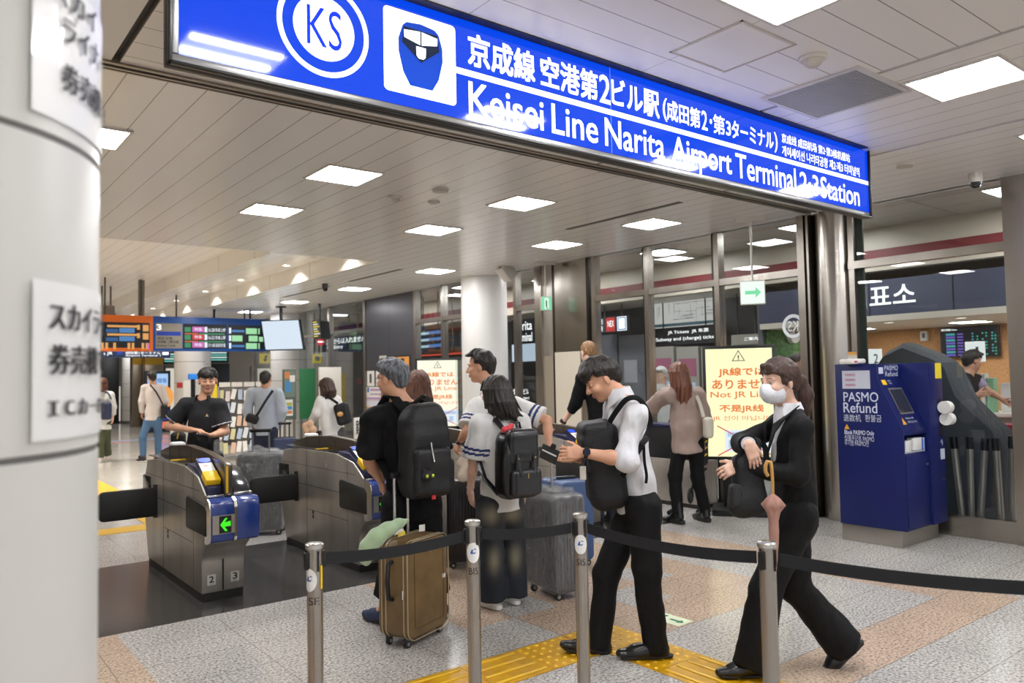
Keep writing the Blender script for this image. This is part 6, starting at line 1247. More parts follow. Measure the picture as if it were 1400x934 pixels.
            if tp.get('collar'):
                collar_on(t, nk, fw, rt, upv, hs_, tp['collar'] if not isinstance(tp['collar'], bool) else tp['m'], tp.get('collar_h', .045), 'collar', tp.get('collar_half', 162))
    if shoes:
        for s_ in 'LR':
            sh = shoes if isinstance(shoes, dict) else shoes[0 if s_ == 'L' else 1]; n_ = W['an'+s_]; td = (J.get('toe'+s_) or (f0 @ GR, f0 @ GF, 0)); tv = nrm(GR*td[0]+GF*td[1]+UP*td[2]); sd_ = nrm(np.cross(tv, UP)); su = np.cross(sd_, tv); S = sh.get('size', 1.0); hgt = sh.get('height', .085)
            heel = n_-tv*.035*S-su*(hgt-.035); ball = heel+tv*.15*S-su*.006; toe = heel+tv*.225*S-su*.012; sole = n_-su*hgt
            if abs(tv[2]) < .06: sole[2] = .0095; dz = sole[2]-(n_-su*hgt)[2]; heel = heel+UP*dz*.6; ball = ball+UP*dz; toe = toe+UP*dz
            Fs = Field(np.minimum(n_, toe)-.16, np.maximum(n_, toe)+.16, .0065*max(1, res*.8))
            top_ = n_+UP*sh.get('shaft', .0)+(-tv*.005)
            Fs.add(rc(heel, ball, .036*S, .044*S, (su, 1.0))).add(rc(ball, toe, .044*S, .034*S, (su, 1.35)), .02).add(rc(n_+tv*.01-su*.015, ball-tv*.02, .036*S, .038*S), .03).add(rc(heel+su*.02, top_, .04*S, .04*S, cut1=True), .03)
            if not sh.get('shaft'): Fs.add(rc(n_+su*.03, n_+su*.1, .032, .05), .004, '-')
            Fs.plane(sole+su*.002, -su); o_ = link(sh.get('name', 'shoe'), Fs.mesh(sh['m']), t)
            b = MB(); ol = [(-.05, .028), (.0, .037), (.10, .04), (.15, .047), (.20, .043), (.232, .028), (.245, .0), (.232, -.028), (.20, -.043), (.15, -.047), (.10, -.04), (.0, -.037), (-.05, -.028), (-.066, 0)]
            so_ = np.array(heel); so_ = so_-su*((so_-sole) @ su); b.prism([(p[0]*S, p[1]*S) for p in ol], so_+su*.001, tv, sd_, su*sh.get('sole_t', .014)); b.build('sole', sh.get('sole', BLACK), o_, bevel=.003)
    return t, dict(W=W, hd=hd, A=A, rt=rt, fw=fw, up=upv, nk=nk, pv=pv, ch=ch, ws=ws, f0=f0)
# ------------------------------------------------------------------ people
BLKCLOTH = M('0c0c0e', .8, spec=.25, bump=(7, .9, (1, 1, .5), .035)); BLKSUIT = M('0a0a0c', .75, spec=.3, bump=(6, .8, (1, 1, .45), .035)); WHITECL = M('dcdce0', .75, bump=(7, .9, (1, 1, .5), .035)); WTEE = M('dcdbd9', .8, bump=(6, .8, (1, 1, .45), .035)); NAVYS = M('2a3468', .8)
JEAN = M('191e27', .85, bump=(120, .2), key='faded'); JEANF = True
_n = JEAN.node_tree; _a = _n.nodes.new('ShaderNodeAttribute'); _a.attribute_name = 'fade'; _x = _n.nodes.new('ShaderNodeMix'); _x.data_type = 'RGBA'; _n.links.new(math_node(_n, 'MULTIPLY', _a.outputs['Fac'], .95), _x.inputs['Factor']); _x.inputs['A'].default_value = lin('191e27'); _x.inputs['B'].default_value = lin('7a7462'); _n.links.new(_x.outputs['Result'], _n.nodes['Principled BSDF'].inputs['Base Color'])
LEATHER = M('0f0f11', .32, coat=.2); NYLON = M('0f1013', .6, bump=(70, .35))
SHOEB = dict(m=LEATHER, sole=BLACK)
WM, WMi = person('person', 'man in a white shirt walking left, head bowed over a wallet, backpack on his front', 4.42,
    dict(head=(823, 519), neck=(851, 543), shL=(868, 564, -.17), shR=(843, 558, .19), elL=(856, 629, -.24), wrL=(796, 619, -.22), elR=(824, 632, .22), wrR=(786, 626, .0),
         hipL=(880, 693, -.08), hipR=(867, 692, .08), knL=(884, 776, -.10), anL=(896, 879, -.08), knR=(828, 787, .05), anR=(820, 876, .03), toeL=(-1, 0, 0), toeR=(-1, 0, .22)),
    (-.99, -.06), 'b', 1.0, .5, 0, ('short', HAIRB), False, eyes='shut', top=
    dict(m=WHITECL, sleeve=1.12, loose=.02, hem=-.02, amp=.008, collar=True, collar_h=.055, name='shirt'), bottom=dict(m=BLKSUIT, loose=.022, rise=.12, len=1.12, amp=.005), shoes=SHOEB,
    hands=dict(L=dict(dir=(-.95, .02, -.1), palm=(0, -.25, 1), curl=(.45, .7, .35)), R=dict(dir=(-.95, .05, .0), palm=(0, .7, -.6), curl=(.3, .5, .3))), seen=(True, True))
SWo, SWi = person('person', 'woman in a black trouser suit and white mask striding left with folded arms', 4.1,
    dict(head=(1065, 523), neck=(1081, 562), shL=(1096, 586, -.13), shR=(1066, 580, .15), elL=(1091, 650, -.17), wrL=(1010, 636, -.10), elR=(1014, 606, .10), wrR=(1024, 607, -.15),
         hipL=(1092, 705, -.07), hipR=(1083, 703, .07), knL=(1047, 808, -.08), anL=(1031, 901, -.06), knR=(1087, 803, .08), anR=(1150, 876, .08), toeL=(-1, 0, 0), toeR=(-.74, 0, -.62)),
    (-.93, -.36), 'c', .97, .06, 0, ('tail', HAIRDB), True,
    dict(m=BLKSUIT, sleeve=1.86, loose=.02, hem=-.05, amp=.004, vee=.22, name='jacket', neck=.07, collar=False), dict(m=BLKSUIT, loose=.028, rise=.12, flare=.035, len=1.1, amp=.005), dict(m=LEATHER, sole=BLACK, size=.92), res=.95,
    hands=dict(R=dict(dir=(.28, -.95, -.1), palm=(-.2, .1, 1), curl=(.15, .25, .15), thumb=(.8, .45, .2)), L=dict(dir=(-.85, -.35, -.1), palm=(.1, -.4, 1), curl=(.5, .7, .4))), bulk=.93)
BMo, BMi = person('person', 'grey haired man in a black T-shirt and backpack seen from behind by the gates', 5.06,
    dict(head=(536, 518), neck=(549, 549), shL=(510, 575, -.10), shR=(589, 570, .15), elL=(505, 630, -.06), wrL=(521, 658, .14), elR=(603, 625, .2), wrR=(590, 655, .40),
         hipL=(546, 690, -.06), hipR=(580, 688, .08), knL=(541, 768, -.04), knR=(585, 764, .08), anL=(524, 835, -.02), anR=(603, 829, .10), toeL=(-.7, .7, 0), toeR=(-.2, .95, 0)),
    (-.84, .54), 'b', 1.03, .05, 0, ('grey', HAIRGR), False,
    dict(m=BLKCLOTH, sleeve=.82, loose=.03, hem=-.08, flare=.02, amp=.007, name='shirt'), dict(m=BLKCLOTH, loose=.045, rise=.1, len=.72), dict(m=M('22304f', .6), sole=BLACK, name='slipper', height=.06), bulk=1.06, socks=False, hands=dict(L=dict(dir=(.1, -.9, .3))))
Go, Gi = person('person', 'girl with long black hair, white striped-sleeve T-shirt and faded dark jeans', 5.36,
    dict(head=(677, 539), neck=(685, 566), shL=(656, 580, -.08), shR=(711, 578, .13), elL=(647, 630, -.06), wrL=(643, 670, .03), elR=(722, 632, .17), wrR=(716, 672, .25),
         hipL=(668, 692, -.04), hipR=(699, 690, .08), knL=(673, 757, -.03), knR=(702, 753, .09), anL=(673, 817, -.03), anR=(700, 811, .09), toeL=(-.65, .75, 0), toeR=(-.5, .85, 0)),
    (-.8, .6), 'c', .95, .0, 0, ('flick', HAIRB), True,
    dict(m=WTEE, stripe=NAVYS, bands=((.60, .67), (.72, .79)), sleeve=.92, loose=.032, hem=-.02, flare=.018, name='shirt'), dict(m=JEAN, fade=JEANF, loose=.03, flare=.035, rise=.1, len=1.02, name='jeans'), dict(m=M('dad8d4', .6), sole=M('e8e6e2', .5), sole_t=.028, size=.9), bulk=.92, hands=dict(L=dict(dir=(.1, -.97, .1), curl=(.2, .35, .25))))
TMo, TMi = person('person', 'tall man in a white T-shirt with navy sleeve stripes, hand on a suitcase handle', 6.05,
    dict(head=(657, 502), neck=(676, 534), shL=(653, 556, -.10), shR=(706, 556, .14), elL=(639, 590, -.22), wrL=(629, 603, .02), elR=(748, 575, .05), wrR=(751, 611, -.06),
         hipL=(674, 660, -.05), hipR=(698, 659, .06), knL=(677, 726, -.04), knR=(706, 724, .06), anL=(668, 782, .0), anR=(711, 779, .06), toeL=(-.75, .65, 0), toeR=(-.5, .85, 0)),
    (-.98, .2), 'b', 1.02, .05, 0, ('quiff', HAIRB), False,
    dict(m=WTEE, stripe=NAVYS, bands=((.50, .58), (.64, .72)), sleeve=.82, loose=.03, hem=-.06, flare=.015, name='shirt'), dict(m=M('23283a', .8), loose=.03), [dict(m=M('d8d6d2', .6), sole=M('c23a3a', .6)), dict(m=M('b53035', .6), sole=M('e4e0dc', .5))], hands=dict(L=dict(dir=(-.3, -.6, .2), palm=(.3, -.6, .5), curl=(.5, .9, .5)), R=dict(dir=(.0, -.8, -.2), palm=(0, -.3, -1), curl=(.4, .7, .4))))
BWo, BWi = person('person', 'woman with wavy brown hair in black, behind the grey haired man', 6.3,
    dict(head=(572, 529), neck=(574, 553), shL=(555, 564), shR=(594, 562), elL=(549, 602), elR=(600, 600), wrL=(553, 632, .15), wrR=(597, 630, .15), hipL=(564, 632), hipR=(587, 632), knL=(564, 704), knR=(587, 704), anL=(564, 771), anR=(590, 771)),
    (-.15, .98), 'c', .98, 0, 0, ('wave', HAIRBR), True, dict(m=M('26262a', .8), sleeve=1.9, loose=.02, hem=-.05, name='blouse'), dict(m=BLKCLOTH, loose=.03), SHOEB, res=1.3, feat=False, seen=(False, False))
BLo, BLi = person('person', 'blond man in a black jumper leaning with one hand on a ticket gate', 8.4,
    dict(head=(804, 483), neck=(811, 505), shL=(796, 518, -.05), shR=(831, 517, .12), elL=(787, 552, .0), wrL=(769, 579, .05), elR=(842, 552, .15), wrR=(838, 575, .35), hipL=(816, 596), hipR=(836, 595), knL=(816, 655), knR=(837, 655), anL=(816, 710), anR=(839, 710)),
    (-.45, .9), 'c', 1.0, .1, 0, ('crop', HAIRBL), False, dict(m=BLKCLOTH, sleeve=1.4, loose=.03, hem=-.08, name='jumper'), dict(m=M('30323c', .8), loose=.03), SHOEB, res=1.3, feat=False, hands=dict(L=dict(dir=(-.8, -.5, .1), palm=(0, -1, 0), curl=(.1, .15, .1))))
BGo, BGi = person('person', 'woman with long brown hair in a loose beige blouse and black boots', 8.25,
    dict(head=(927, 513), neck=(933, 531), shL=(913, 541, -.05), shR=(954, 540, .08), elL=(892, 556, .12), wrL=(893, 559, .36), elR=(962, 575, .1), wrR=(955, 592, .3), hipL=(930, 605), hipR=(951, 604), knL=(923, 652), knR=(954, 653), anL=(926, 697, -.05), anR=(963, 696, .05), toeL=(-.5, .8, 0), toeR=(-.3, .9, 0)),
    (-.45, .9), 'c', 1.0, 0, 0, ('long', M('5c3526', .45, noise=(70, '7a4a34', .4, .6, (1, 1, .1)))), True, dict(m=M('a08c82', .8, bump=(7, .9, (1, 1, .35), .04)), sleeve=1.9, loose=.05, hem=-.10, amp=.008, flare=.01, name='blouse'), dict(m=BLKCLOTH, loose=.014), dict(m=LEATHER, sole=BLACK, sole_t=.035, shaft=.12, name='boot'), res=1.2, feat=False, seen=(False, False))
PMo, PMi = person('person', 'young man in a black polo shirt opening a wallet beyond the nearest gate', 7.4,
    dict(head=(284, 521), neck=(279, 547), shL=(299, 555), shR=(254, 554), elL=(308, 590, -.02), wrL=(291, 595, -.24), elR=(231, 583, -.04), wrR=(263, 588, -.20), hipL=(290, 627), hipR=(266, 627), knL=(291, 690), knR=(265, 690), anL=(293, 738), anR=(264, 738)),
    (.38, -.92), 'b', 1.0, .05, 0, ('fringe', HAIRB), False, eyes='shut', top=dict(m=M('15161a', .8), stripe=M('c8c8cc', .8), bands=((.70, .73),), sleeve=.75, loose=.026, hem=-.06, flare=.02, collar=M('17181c', .8), collar_half=128, name='polo_shirt'), bottom=dict(m=BLKCLOTH, loose=.03), shoes=SHOEB,
    hands=dict(R=dict(dir=(.92, -.05, -.25), palm=(.1, -1, 0), curl=(.4, .5, .3)), L=dict(dir=(-.9, -.2, -.2), palm=(0, .8, .3), curl=(.35, .5, .3))))
JMo, JMi = person('person', 'man in a pale long-sleeved shirt and blue jeans walking away at the left', 15.8,
    dict(head=(208, 516.5), neck=(210, 526), shL=(198, 531), shR=(221.5, 531, .1), elL=(194, 549, -.05), wrL=(194, 565, .0), elR=(226, 548, .1), wrR=(224, 564, .2), hipL=(204, 573), hipR=(215.5, 573), knL=(195, 598, -.1), knR=(216.5, 598, .1), anL=(195.5, 622, -.1), anR=(216, 622, .12), toeL=(-.8, .5, 0), toeR=(-.6, .7, 0)),
    (-.6, .8), 'b', 1.0, 0, 0, ('short', HAIRB), False, dict(m=M('cfc5c2', .8, bump=(7, .9, (1, 1, .4), .04)), sleeve=1.95, loose=.03, hem=-.02, name='shirt'), dict(m=M('4a6a8e', .8, bump=(8, .9, (1, 1, .4), .04)), loose=.015, name='jeans'), dict(m=M('2a2a2e', .6), sole=M('e8e6e2', .5)), res=1.9, feat=False)
BSo, BSi = person('person', 'man in a pale blue-grey shirt with a black sling bag by the brochure rack', 11.0,
    dict(head=(363, 519), neck=(363, 531), shL=(344, 538), shR=(380, 538), elL=(338, 561), wrL=(345, 583, .12), elR=(386, 562), wrR=(379, 587, .05), hipL=(355, 590), hipR=(370, 590), knL=(355, 630), knR=(370, 630), anL=(356, 665), anR=(370, 665)),
    (-.1, .99), 'b', 1.0, 0, 0, ('crop', HAIRB), False, dict(m=M('b4bcc8', .8, bump=(7, .9, (1, 1, .4), .04)), sleeve=1.95, loose=.035, hem=-.05, name='shirt'), dict(m=M('20263c', .8), loose=.035), SHOEB, res=1.6, feat=False)
WBo, WBi = person('person', 'woman with a brown bob and white blouse leaning on a suitcase', 10.6,
    dict(head=(446, 530), neck=(449, 541), shL=(440, 548, -.06), shR=(459, 548, .1), elL=(434, 564, -.06), wrL=(426, 576, .05), elR=(467, 569, .1), wrR=(452, 582, .22), hipL=(449, 593), hipR=(463, 593), knL=(449, 632), knR=(463, 632), anL=(449, 667), anR=(463, 667)),
    (-.8, .6), 'c', .97, .05, 0, ('bob', HAIRDB), True, dict(m=M('e8e6e2', .8), sleeve=1.95, loose=.04, hem=-.05, name='blouse'), dict(m=M('5a5856', .8, noise=(60, '47454a', .4, .6, (1, 1, .02))), loose=.035), SHOEB, res=1.6, feat=False)
LWo, LWi = person('person', 'woman in a white top and green trousers half hidden by the near column', 15.9,
    dict(head=(140.5, 525.5), neck=(141, 535), shL=(130, 540), shR=(151, 540), elL=(127, 557), elR=(155, 557), wrL=(131, 571, .1), wrR=(154, 572), hipL=(136.5, 579), hipR=(145, 579), knL=(136, 603, -.1), knR=(145, 603, .1), anL=(137, 624, -.1), anR=(147.5, 621, .15)),
    (-.3, .95), 'c', 1.0, 0, 0, ('bob', HAIRBR), True, dict(m=M('dcdcdc', .8), sleeve=1.7, loose=.035, hem=-.12, name='top'), dict(m=M('4a5038', .8), loose=.03), dict(m=M('e0d2cc', .6), sole=WHITE), res=1.9, feat=False)
TKo, TKi = person('person', 'man with a dark backpack strap reaching right at the ticket office counter', 9.2,
    dict(head=(1329, 494), neck=(1323, 512), shL=(1334, 520, .14), shR=(1317, 521, -.14), elL=(1350, 534, .05), wrL=(1370, 546, -.05), elR=(1317, 543, -.2), wrR=(1336, 540, -.28), hipL=(1326, 571), hipR=(1320, 571), knL=(1327, 625), knR=(1320, 625), anL=(1328, 674), anR=(1320, 674)),
    (.97, .1), 'b', 1.0, .05, 0, ('short', HAIRB), False, [dict(m=M('a79bb8', .8), sleeve=.75, loose=.02, hem=-.04, name='shirt'), dict(m=BLKCLOTH, sleeve=.02, loose=.036, hem=.0, name='vest')], dict(m=BLKCLOTH, loose=.03), SHOEB, res=1.5)
SPo, SPi = person('person', 'dark haired person behind the glass just past the suited woman\'s head', 10.0,
    dict(head=(1089, 498), neck=(1086, 516), shL=(1082, 524, .12), shR=(1080, 525, -.12), elL=(1084, 555, .1), wrL=(1098, 575, .05), elR=(1081, 556, -.1), wrR=(1095, 576, -.1), hipL=(1085, 570, .05), hipR=(1083, 571, -.05), knL=(1086, 617), knR=(1083, 617), anL=(1086, 664), anR=(1082, 664)),
    (.95, -.2), 'b', 1.0, 0, 0, ('short', HAIRB), False, dict(m=M('2c2e34', .8), sleeve=1.9, loose=.03), dict(m=BLKCLOTH, loose=.03), SHOEB, res=1.8, feat=False)
SQo, SQi = person('person', 'masked person in white behind the glass beside the long brown hair', 11.5,
    dict(head=(904, 514), neck=(905, 525), shL=(896, 533, -.1), shR=(915, 533, .1), elL=(893, 556), elR=(918, 556), wrL=(890, 570, -.1), wrR=(912, 572), hipL=(900, 577), hipR=(912, 577), knL=(900, 616), knR=(912, 616), anL=(900, 650), anR=(912, 650)),
    (-.85, -.5), 'c', 1.0, 0, 0, ('short', M('c9c6c0', .6)), False, dict(m=M('dcdad6', .8), sleeve=1.9, loose=.03), dict(m=M('55575c', .8), loose=.03), SHOEB, res=1.8, feat=False)

# ------------------------------------------------------------------ worn and held by them (children are clothing, bags stay things)
def fmesh(name, prims, mat, parent, step=.008, ripple=None, planes=(), label=None, cls=None):
    lo = np.min([p[0][1] for p in prims if p[1:2] != ('-',)], 0)-.05; hi = np.max([p[0][2] for p in prims], 0)+.05; F = Field(lo, hi, step)
    for p in prims: F.add(p[0], p[2] if len(p) > 2 else .012, p[1] if len(p) > 1 else '+')
    for q in planes: F.plane(*q)
    if ripple: F.ripple(*ripple)
    return link(name, F.mesh(mat, cls), parent, label=label)
hd, A = SWi['hd'], SWi['A']; S = .97
F = Field(SWi['W']['head']-.16, SWi['W']['head']+.16, .0045); F.add(el(hd(0, .028, -.052), np.array([.066, .093, .07])*S, A), 0); F.add(el(hd(0, .098, -.03), np.array([.022, .022, .03])*S, A), .02)
F.plane(hd(0, .022, 0), -A[1]+A[2]*.15); F.plane(hd(0, .1, .0), A[2]-A[1]*.10); F.plane(hd(0, .06, -.108), -A[2]); link('face_mask', F.mesh(M('e4e6ec', .7, bump=(60, .3))), SWo)
for q in (-1, 1):
    for z0, z1 in ((-.02, .0), (-.085, -.03)): b = MB(); b.tube([hd(q*.064, .035, z0), hd(q*.076, .0, z1), hd(q*.08, -.022, (z0+z1)/2+.01)], .0016, 6); b.build('mask_loop', WHITE, SWo)
# blouse collar of the suited woman
b = MB(); nk, fw, rt, up = SWi['nk'], SWi['fw'], SWi['rt'], SWi['up']
fmesh('blouse', [(rc(nk-up*.015, nk-up*.03+fw*.02, .056, .066),), (rc(nk-up*.01+fw*.05, nk-up*.24+fw*.105, .06, .026, (fw, 2.2)), '+', .03), (rc(nk+up*.0, nk+up*.16+fw*.04, .054, .07), '-', .004)], WHITECL, SWo, .006)
collar_on(SWo, nk+up*.004, fw, rt, up, .98, WHITECL, .04, 'blouse_collar', 128)
for q in ():
    b = MB(); P0 = nk+up*.05+rt*q*.02-fw*.055; b.add([P0, nk+up*.055+rt*q*.068+fw*.0, nk+up*.02+rt*q*.05+fw*.078, nk-up*.055+rt*q*.06+fw*.098, nk+up*.0+rt*q*.088+fw*.02, nk+up*.03+rt*q*.03-fw*.075], [(0, 1, 4, 5), (1, 2, 3, 4)]); me = b.mesh(WHITECL); o_ = link('blouse_collar', me, SWo); md = o_.modifiers.new('thickness', 'SOLIDIFY'); md.thickness = .003
for s_, c in (('L', 1), ('R', 1)):
    w, e = SWi['W']['wr'+s_], SWi['W']['el'+s_]; v = nrm(w-e); b = MB(); b.tube([w-v*.055, w-v*.012], [.037, .036], 18); b.build('shirt_cuff', WHITECL, SWo, smooth=40)
for q in (-1, 1):   # lapels
    b = MB(); b.add([nk+up*.03+rt*q*.072-fw*.02, nk-up*.03+rt*q*.10+fw*.07, nk-up*.10+rt*q*.095+fw*.125, nk-up*.27+rt*q*.012+fw*.155, nk-up*.06+rt*q*.055+fw*.115], [(0, 1, 4), (1, 2, 3, 4)]); o_ = link('lapel', b.mesh(BLKSUIT), SWo); md = o_.modifiers.new('thickness', 'SOLIDIFY'); md.thickness = .006
# watch, glasses, earbud
def watch(Pi, owner, s_, face_dir):
    w, e = Pi['W']['wr'+s_], Pi['W']['el'+s_]; v = nrm(w-e); c = w-v*.022; n = nrm(face_dir-v*(face_dir @ v)); b = MB(); b.tube([c-v*.011, c+v*.011], .0335, 24); o = b.build('watch_strap', BLACKP, owner, smooth=40); b = MB(); b.lathe([(.021, .028), (.0215, .036), (.018, .039), (.0001, .039)], c, n, 24, 0, False); b.lathe([(.0165, .0392), (.0001, .0393)], c, n, 24, 1, False); b.build('watch_face', [M('2a2c30', .25, .6), M('10131c', .1, emit='1b2740', es=.4)], o, smooth=40)
watch(WMi, WM, 'L', -GF+UP*.3); watch(BLi, BLo, 'L', UP-GF*.5); watch(TMi, TMo, 'L', -GF)
def glasses(Pi, owner, col):
    h, A_ = Pi['hd'], Pi['A']; b = MB()
    for q in (-1, 1):
        b.tube([h(q*.032+.021*math.cos(a), .104-.25*abs(q*.032+.021*math.cos(a))*.4, -.002+.017*math.sin(a)) for a in np.linspace(0, 2*PI, 17)[:-1]], .0014, 6, closed=True); b.tube([h(q*.053, .098, .003), h(q*.075, .06, .005), h(q*.080, -.005, .008)], .0017, 6)
    b.tube([h(-.011, .104, .002), h(.011, .104, .002)], .0014, 6); b.build('glasses', col, owner, smooth=60)
glasses(BMi, BMo, M('3a3a40', .3, .5)); glasses(Gi, Go, M('a88a78', .3, .8))
b = MB(); b.sphere(PMi['hd'](.082, .008, -.012), .008, 10); b.build('earbud', WHITE, PMo, smooth=60)
b = MB(); c = PMi['ch']+PMi['fw']*.128-PMi['rt']*.085+PMi['up']*.03; flatpoly(b, c, -PMi['rt'], PMi['up'], [(-.016, -.012), (.016, -.012), (.0, .016)], 0, .014); b.build('chest_logo', M('c9b684', .6), PMo)
b = MB(); c = BMi['nk']-BMi['up']*.085-BMi['fw']*.142; put_text(b, 'berg', c-BMi['rt']*-.02, BMi['rt'], BMi['up'], .13, .035, 0, .012, .008); b.build('shirt_lettering', M('8a8a8c', .7), BMo)
b = MB(); w, e = Gi['W']['wrL'], Gi['W']['elL']; b.tube([w+nrm(e-w)*.02+.028*(math.cos(a)*Gi['fw']+math.sin(a)*Gi['rt']) for a in np.linspace(0, 2*PI, 19)[:-1]], .0022, 6, closed=True); b.build('bracelet', M('d8c8b0', .3, .8), Go, smooth=60)

def strap(name, pts, d, w, mat, parent, out=None):
    P = [at(p[0], p[1], d+p[2]) for p in pts]; Q = []
    for i in range(len(P)-1):
        p0, p1, p2, p3 = P[max(i-1, 0)], P[i], P[i+1], P[min(i+2, len(P)-1)]
        for s in np.arange(0, 1, .2): Q.append(.5*((2*p1)+(-p0+p2)*s+(2*p0-5*p1+4*p2-p3)*s*s+(-p0+3*p1-3*p2+p3)*s**3))
    Q.append(P[-1]); b = MB(); b.tube(Q, w/2, 8, flat=(nrm(GF) if out is None else out, .14)); return b.build(name, mat, parent, smooth=50)
# the walking man's backpack, worn on his chest
t = thing('backpack', 'black backpack worn on the chest of the walking man in the white shirt', 'backpack', at(824, 690, 4.42)); D = 4.42
f_, r_, u_ = nrm(-GR+GF*.05), GF, UP
c = at(823, 632, D+.0); ax = (nrm(GR+UP*.12), r_, nrm(UP-GR*.12))
fmesh('body', [(rb(c, (.10, .155, .23), .06, ax),), (rb(c-UP*.15+GR*.03, (.10, .14, .10), .06, ax), '+', .05), (rb(c+UP*.09-GR*.03, (.085, .145, .12), .05, ax), '+', .04)], NYLON, t, .009, (.005, 22, 4))
fmesh('flap', [(rb(c+UP*.15-GR*.035, (.088, .158, .085), .04, ax),), (rb(c+UP*.05-GR*.10, (.022, .15, .10), .02, ax), '+', .03)], M('121317', .6, bump=(70, .35)), t, .009, (.003, 30, 8))
strap('shoulder_strap', [(833, 578, -.16), (843, 562, -.20), (857, 546, -.225), (872, 545, -.225), (884, 560, -.20), (889, 580, -.175), (881, 602, -.225), (868, 624, -.245), (850, 652, -.19)], D, .030, BLKCLOTH, t, nrm(UP*.4-GF))
b = MB(); p = at(881, 603, D-.235); b.obox(p, (nrm(GR-UP*.9), nrm(GR*.9+UP), GF), (.016, .028, .008)); b.build('buckle', BLACKP, t, bevel=.004)
strap('loose_strap_end', [(880, 606, -.235), (881, 630, -.21), (884, 650, -.2), (883, 661, -.2)], D, .016, BLKCLOTH, t)
fmesh('luggage_tag', [(rb(at(797, 647, D-.16), (.018, .006, .04), .006, (GR, GF, UP)),)], M('ded9d0', .5), t, .005)
b = MB(); b.tube([at(797, 638, D-.16), at(800, 628, D-.15)], .003, 6); b.build('tag_cord', BLACK, t)
tw = thing('wallet', 'dark wallet held open by the walking man', 'wallet', at(751, 622, 4.25)); ax = (nrm(GR*.75-UP*.35-GF*.3), nrm(UP*.55+GR*.45-GF*.4), None); ax = (ax[0], nrm(ax[1]-ax[0]*(ax[1] @ ax[0])), None); ax = (ax[0], ax[1], np.cross(ax[0], ax[1])); c = at(751, 621, 4.24)
b = MB(); b.obox(c, ax, (.052, .044, .006)); b.build('cover', M('26282b', .5), tw, bevel=.004); b = MB(); b.obox(c+ax[1]*.010-ax[0]*.0, (ax[0], nrm(ax[1]), ax[2]), (.044, .004, .0085)); b.build('card', WHITE, tw); b = MB(); b.obox(c+ax[0]*.01+ax[1]*.052, ax, (.014, .016, .008)); b.build('snap', BLACK, tw, bevel=.003)
# grey haired man's backpack
def back_pack(label, P, d, cx, cy, dd, w, h, dep, mat, seed):
    t = thing('backpack', label, 'backpack', at(cx, cy+h/2*FPX/d, d+dd)); c = at(cx, cy, d+dd); rt, fw = nrm(P['rt']*[1, 1, 0]), nrm(P['fw']*[1, 1, 0]); ax = (rt, fw, UP); s = h/2
    fmesh('body', [(rb(c, (w/2, dep/2, s*.8), .06, ax),), (rb(c-UP*s*.25-fw*dep*.08, (w/2*1.0, dep/2, s*.72), .05, ax), '+', .04), (rb(c+UP*s*.55, (w/2*.78, dep/2*.85, s*.44), .06, ax), '+', .06)], mat, t, .0085, (.004, 24, seed)); return t, c, rt, fw
t, c, rt, fw = back_pack('black nylon backpack on the grey haired man\'s back', BMi, 5.06, 579, 616, -.165, .30, .60, .18, NYLON, 5)
fmesh('front_pocket', [(rb(c-UP*.12-fw*.10, (.13, .05, .15), .04, (rt, fw, UP)),)], M('121316', .55, bump=(70, .3)), t, .0085, (.003, 30, 9)); fmesh('side_pocket', [(rb(c-UP*.16+rt*.165, (.03, .07, .10), .025, (rt, fw, UP)),)], NYLON, t, .009)
b = MB(); b.tube([c+UP*.28+rt*x+fw*(.05-.02*math.cos(x*30)) + UP*(.05-abs(x)*.8) for x in (-.05, -.03, 0, .03, .05)], .014, 8); b.build('grab_handle', BLKCLOTH, t, smooth=50)
for q in (-1, 1): b = MB(); b.tube([c+UP*.25+rt*q*.09+fw*.06, c+UP*.33+rt*q*.12+fw*.14, c+UP*.34+rt*q*.13+fw*.24, c+UP*.22+rt*q*.17+fw*.34, c+UP*.0+rt*q*.2+fw*.30, c-UP*.18+rt*q*.17+fw*.12], .030, 8, flat=(fw, .22)); b.build('shoulder_strap', BLKCLOTH, t, smooth=50)
b = MB(); b.tube([c+UP*.06-rt*.02-fw*.135, c+UP*.03-rt*.02-fw*.14, c-UP*.06-rt*.015-fw*.162], .006, 8); b.build('chrome_clip', CHROME, t, smooth=50)
o_ = fmesh('round_charm', [(el(c-UP*.14-fw*.175-rt*.07, (.04, .03, .035), (rt, fw, UP)),), (el(c-UP*.105-fw*.175-rt*.095, (.012, .01, .016), (rt, fw, UP)), '+', .008), (el(c-UP*.105-fw*.175-rt*.045, (.012, .01, .016), (rt, fw, UP)), '+', .008)], M('1a1a1c', .8), t, .006)
b = MB(); [b.sphere(c-UP*.135-fw*.202-rt*.07+rt*q*.02, (.010, .007, .011), 10, 0, (rt, fw, UP)) for q in (-1, 1)]; b.build('charm_eyes', M('c8d83a', .4), o_, smooth=60); b = MB(); b.obox(c-UP*.27-fw*.12, (rt, fw, UP), (.012, .006, .022)); b.build('red_tab', M('d03038', .6), t)
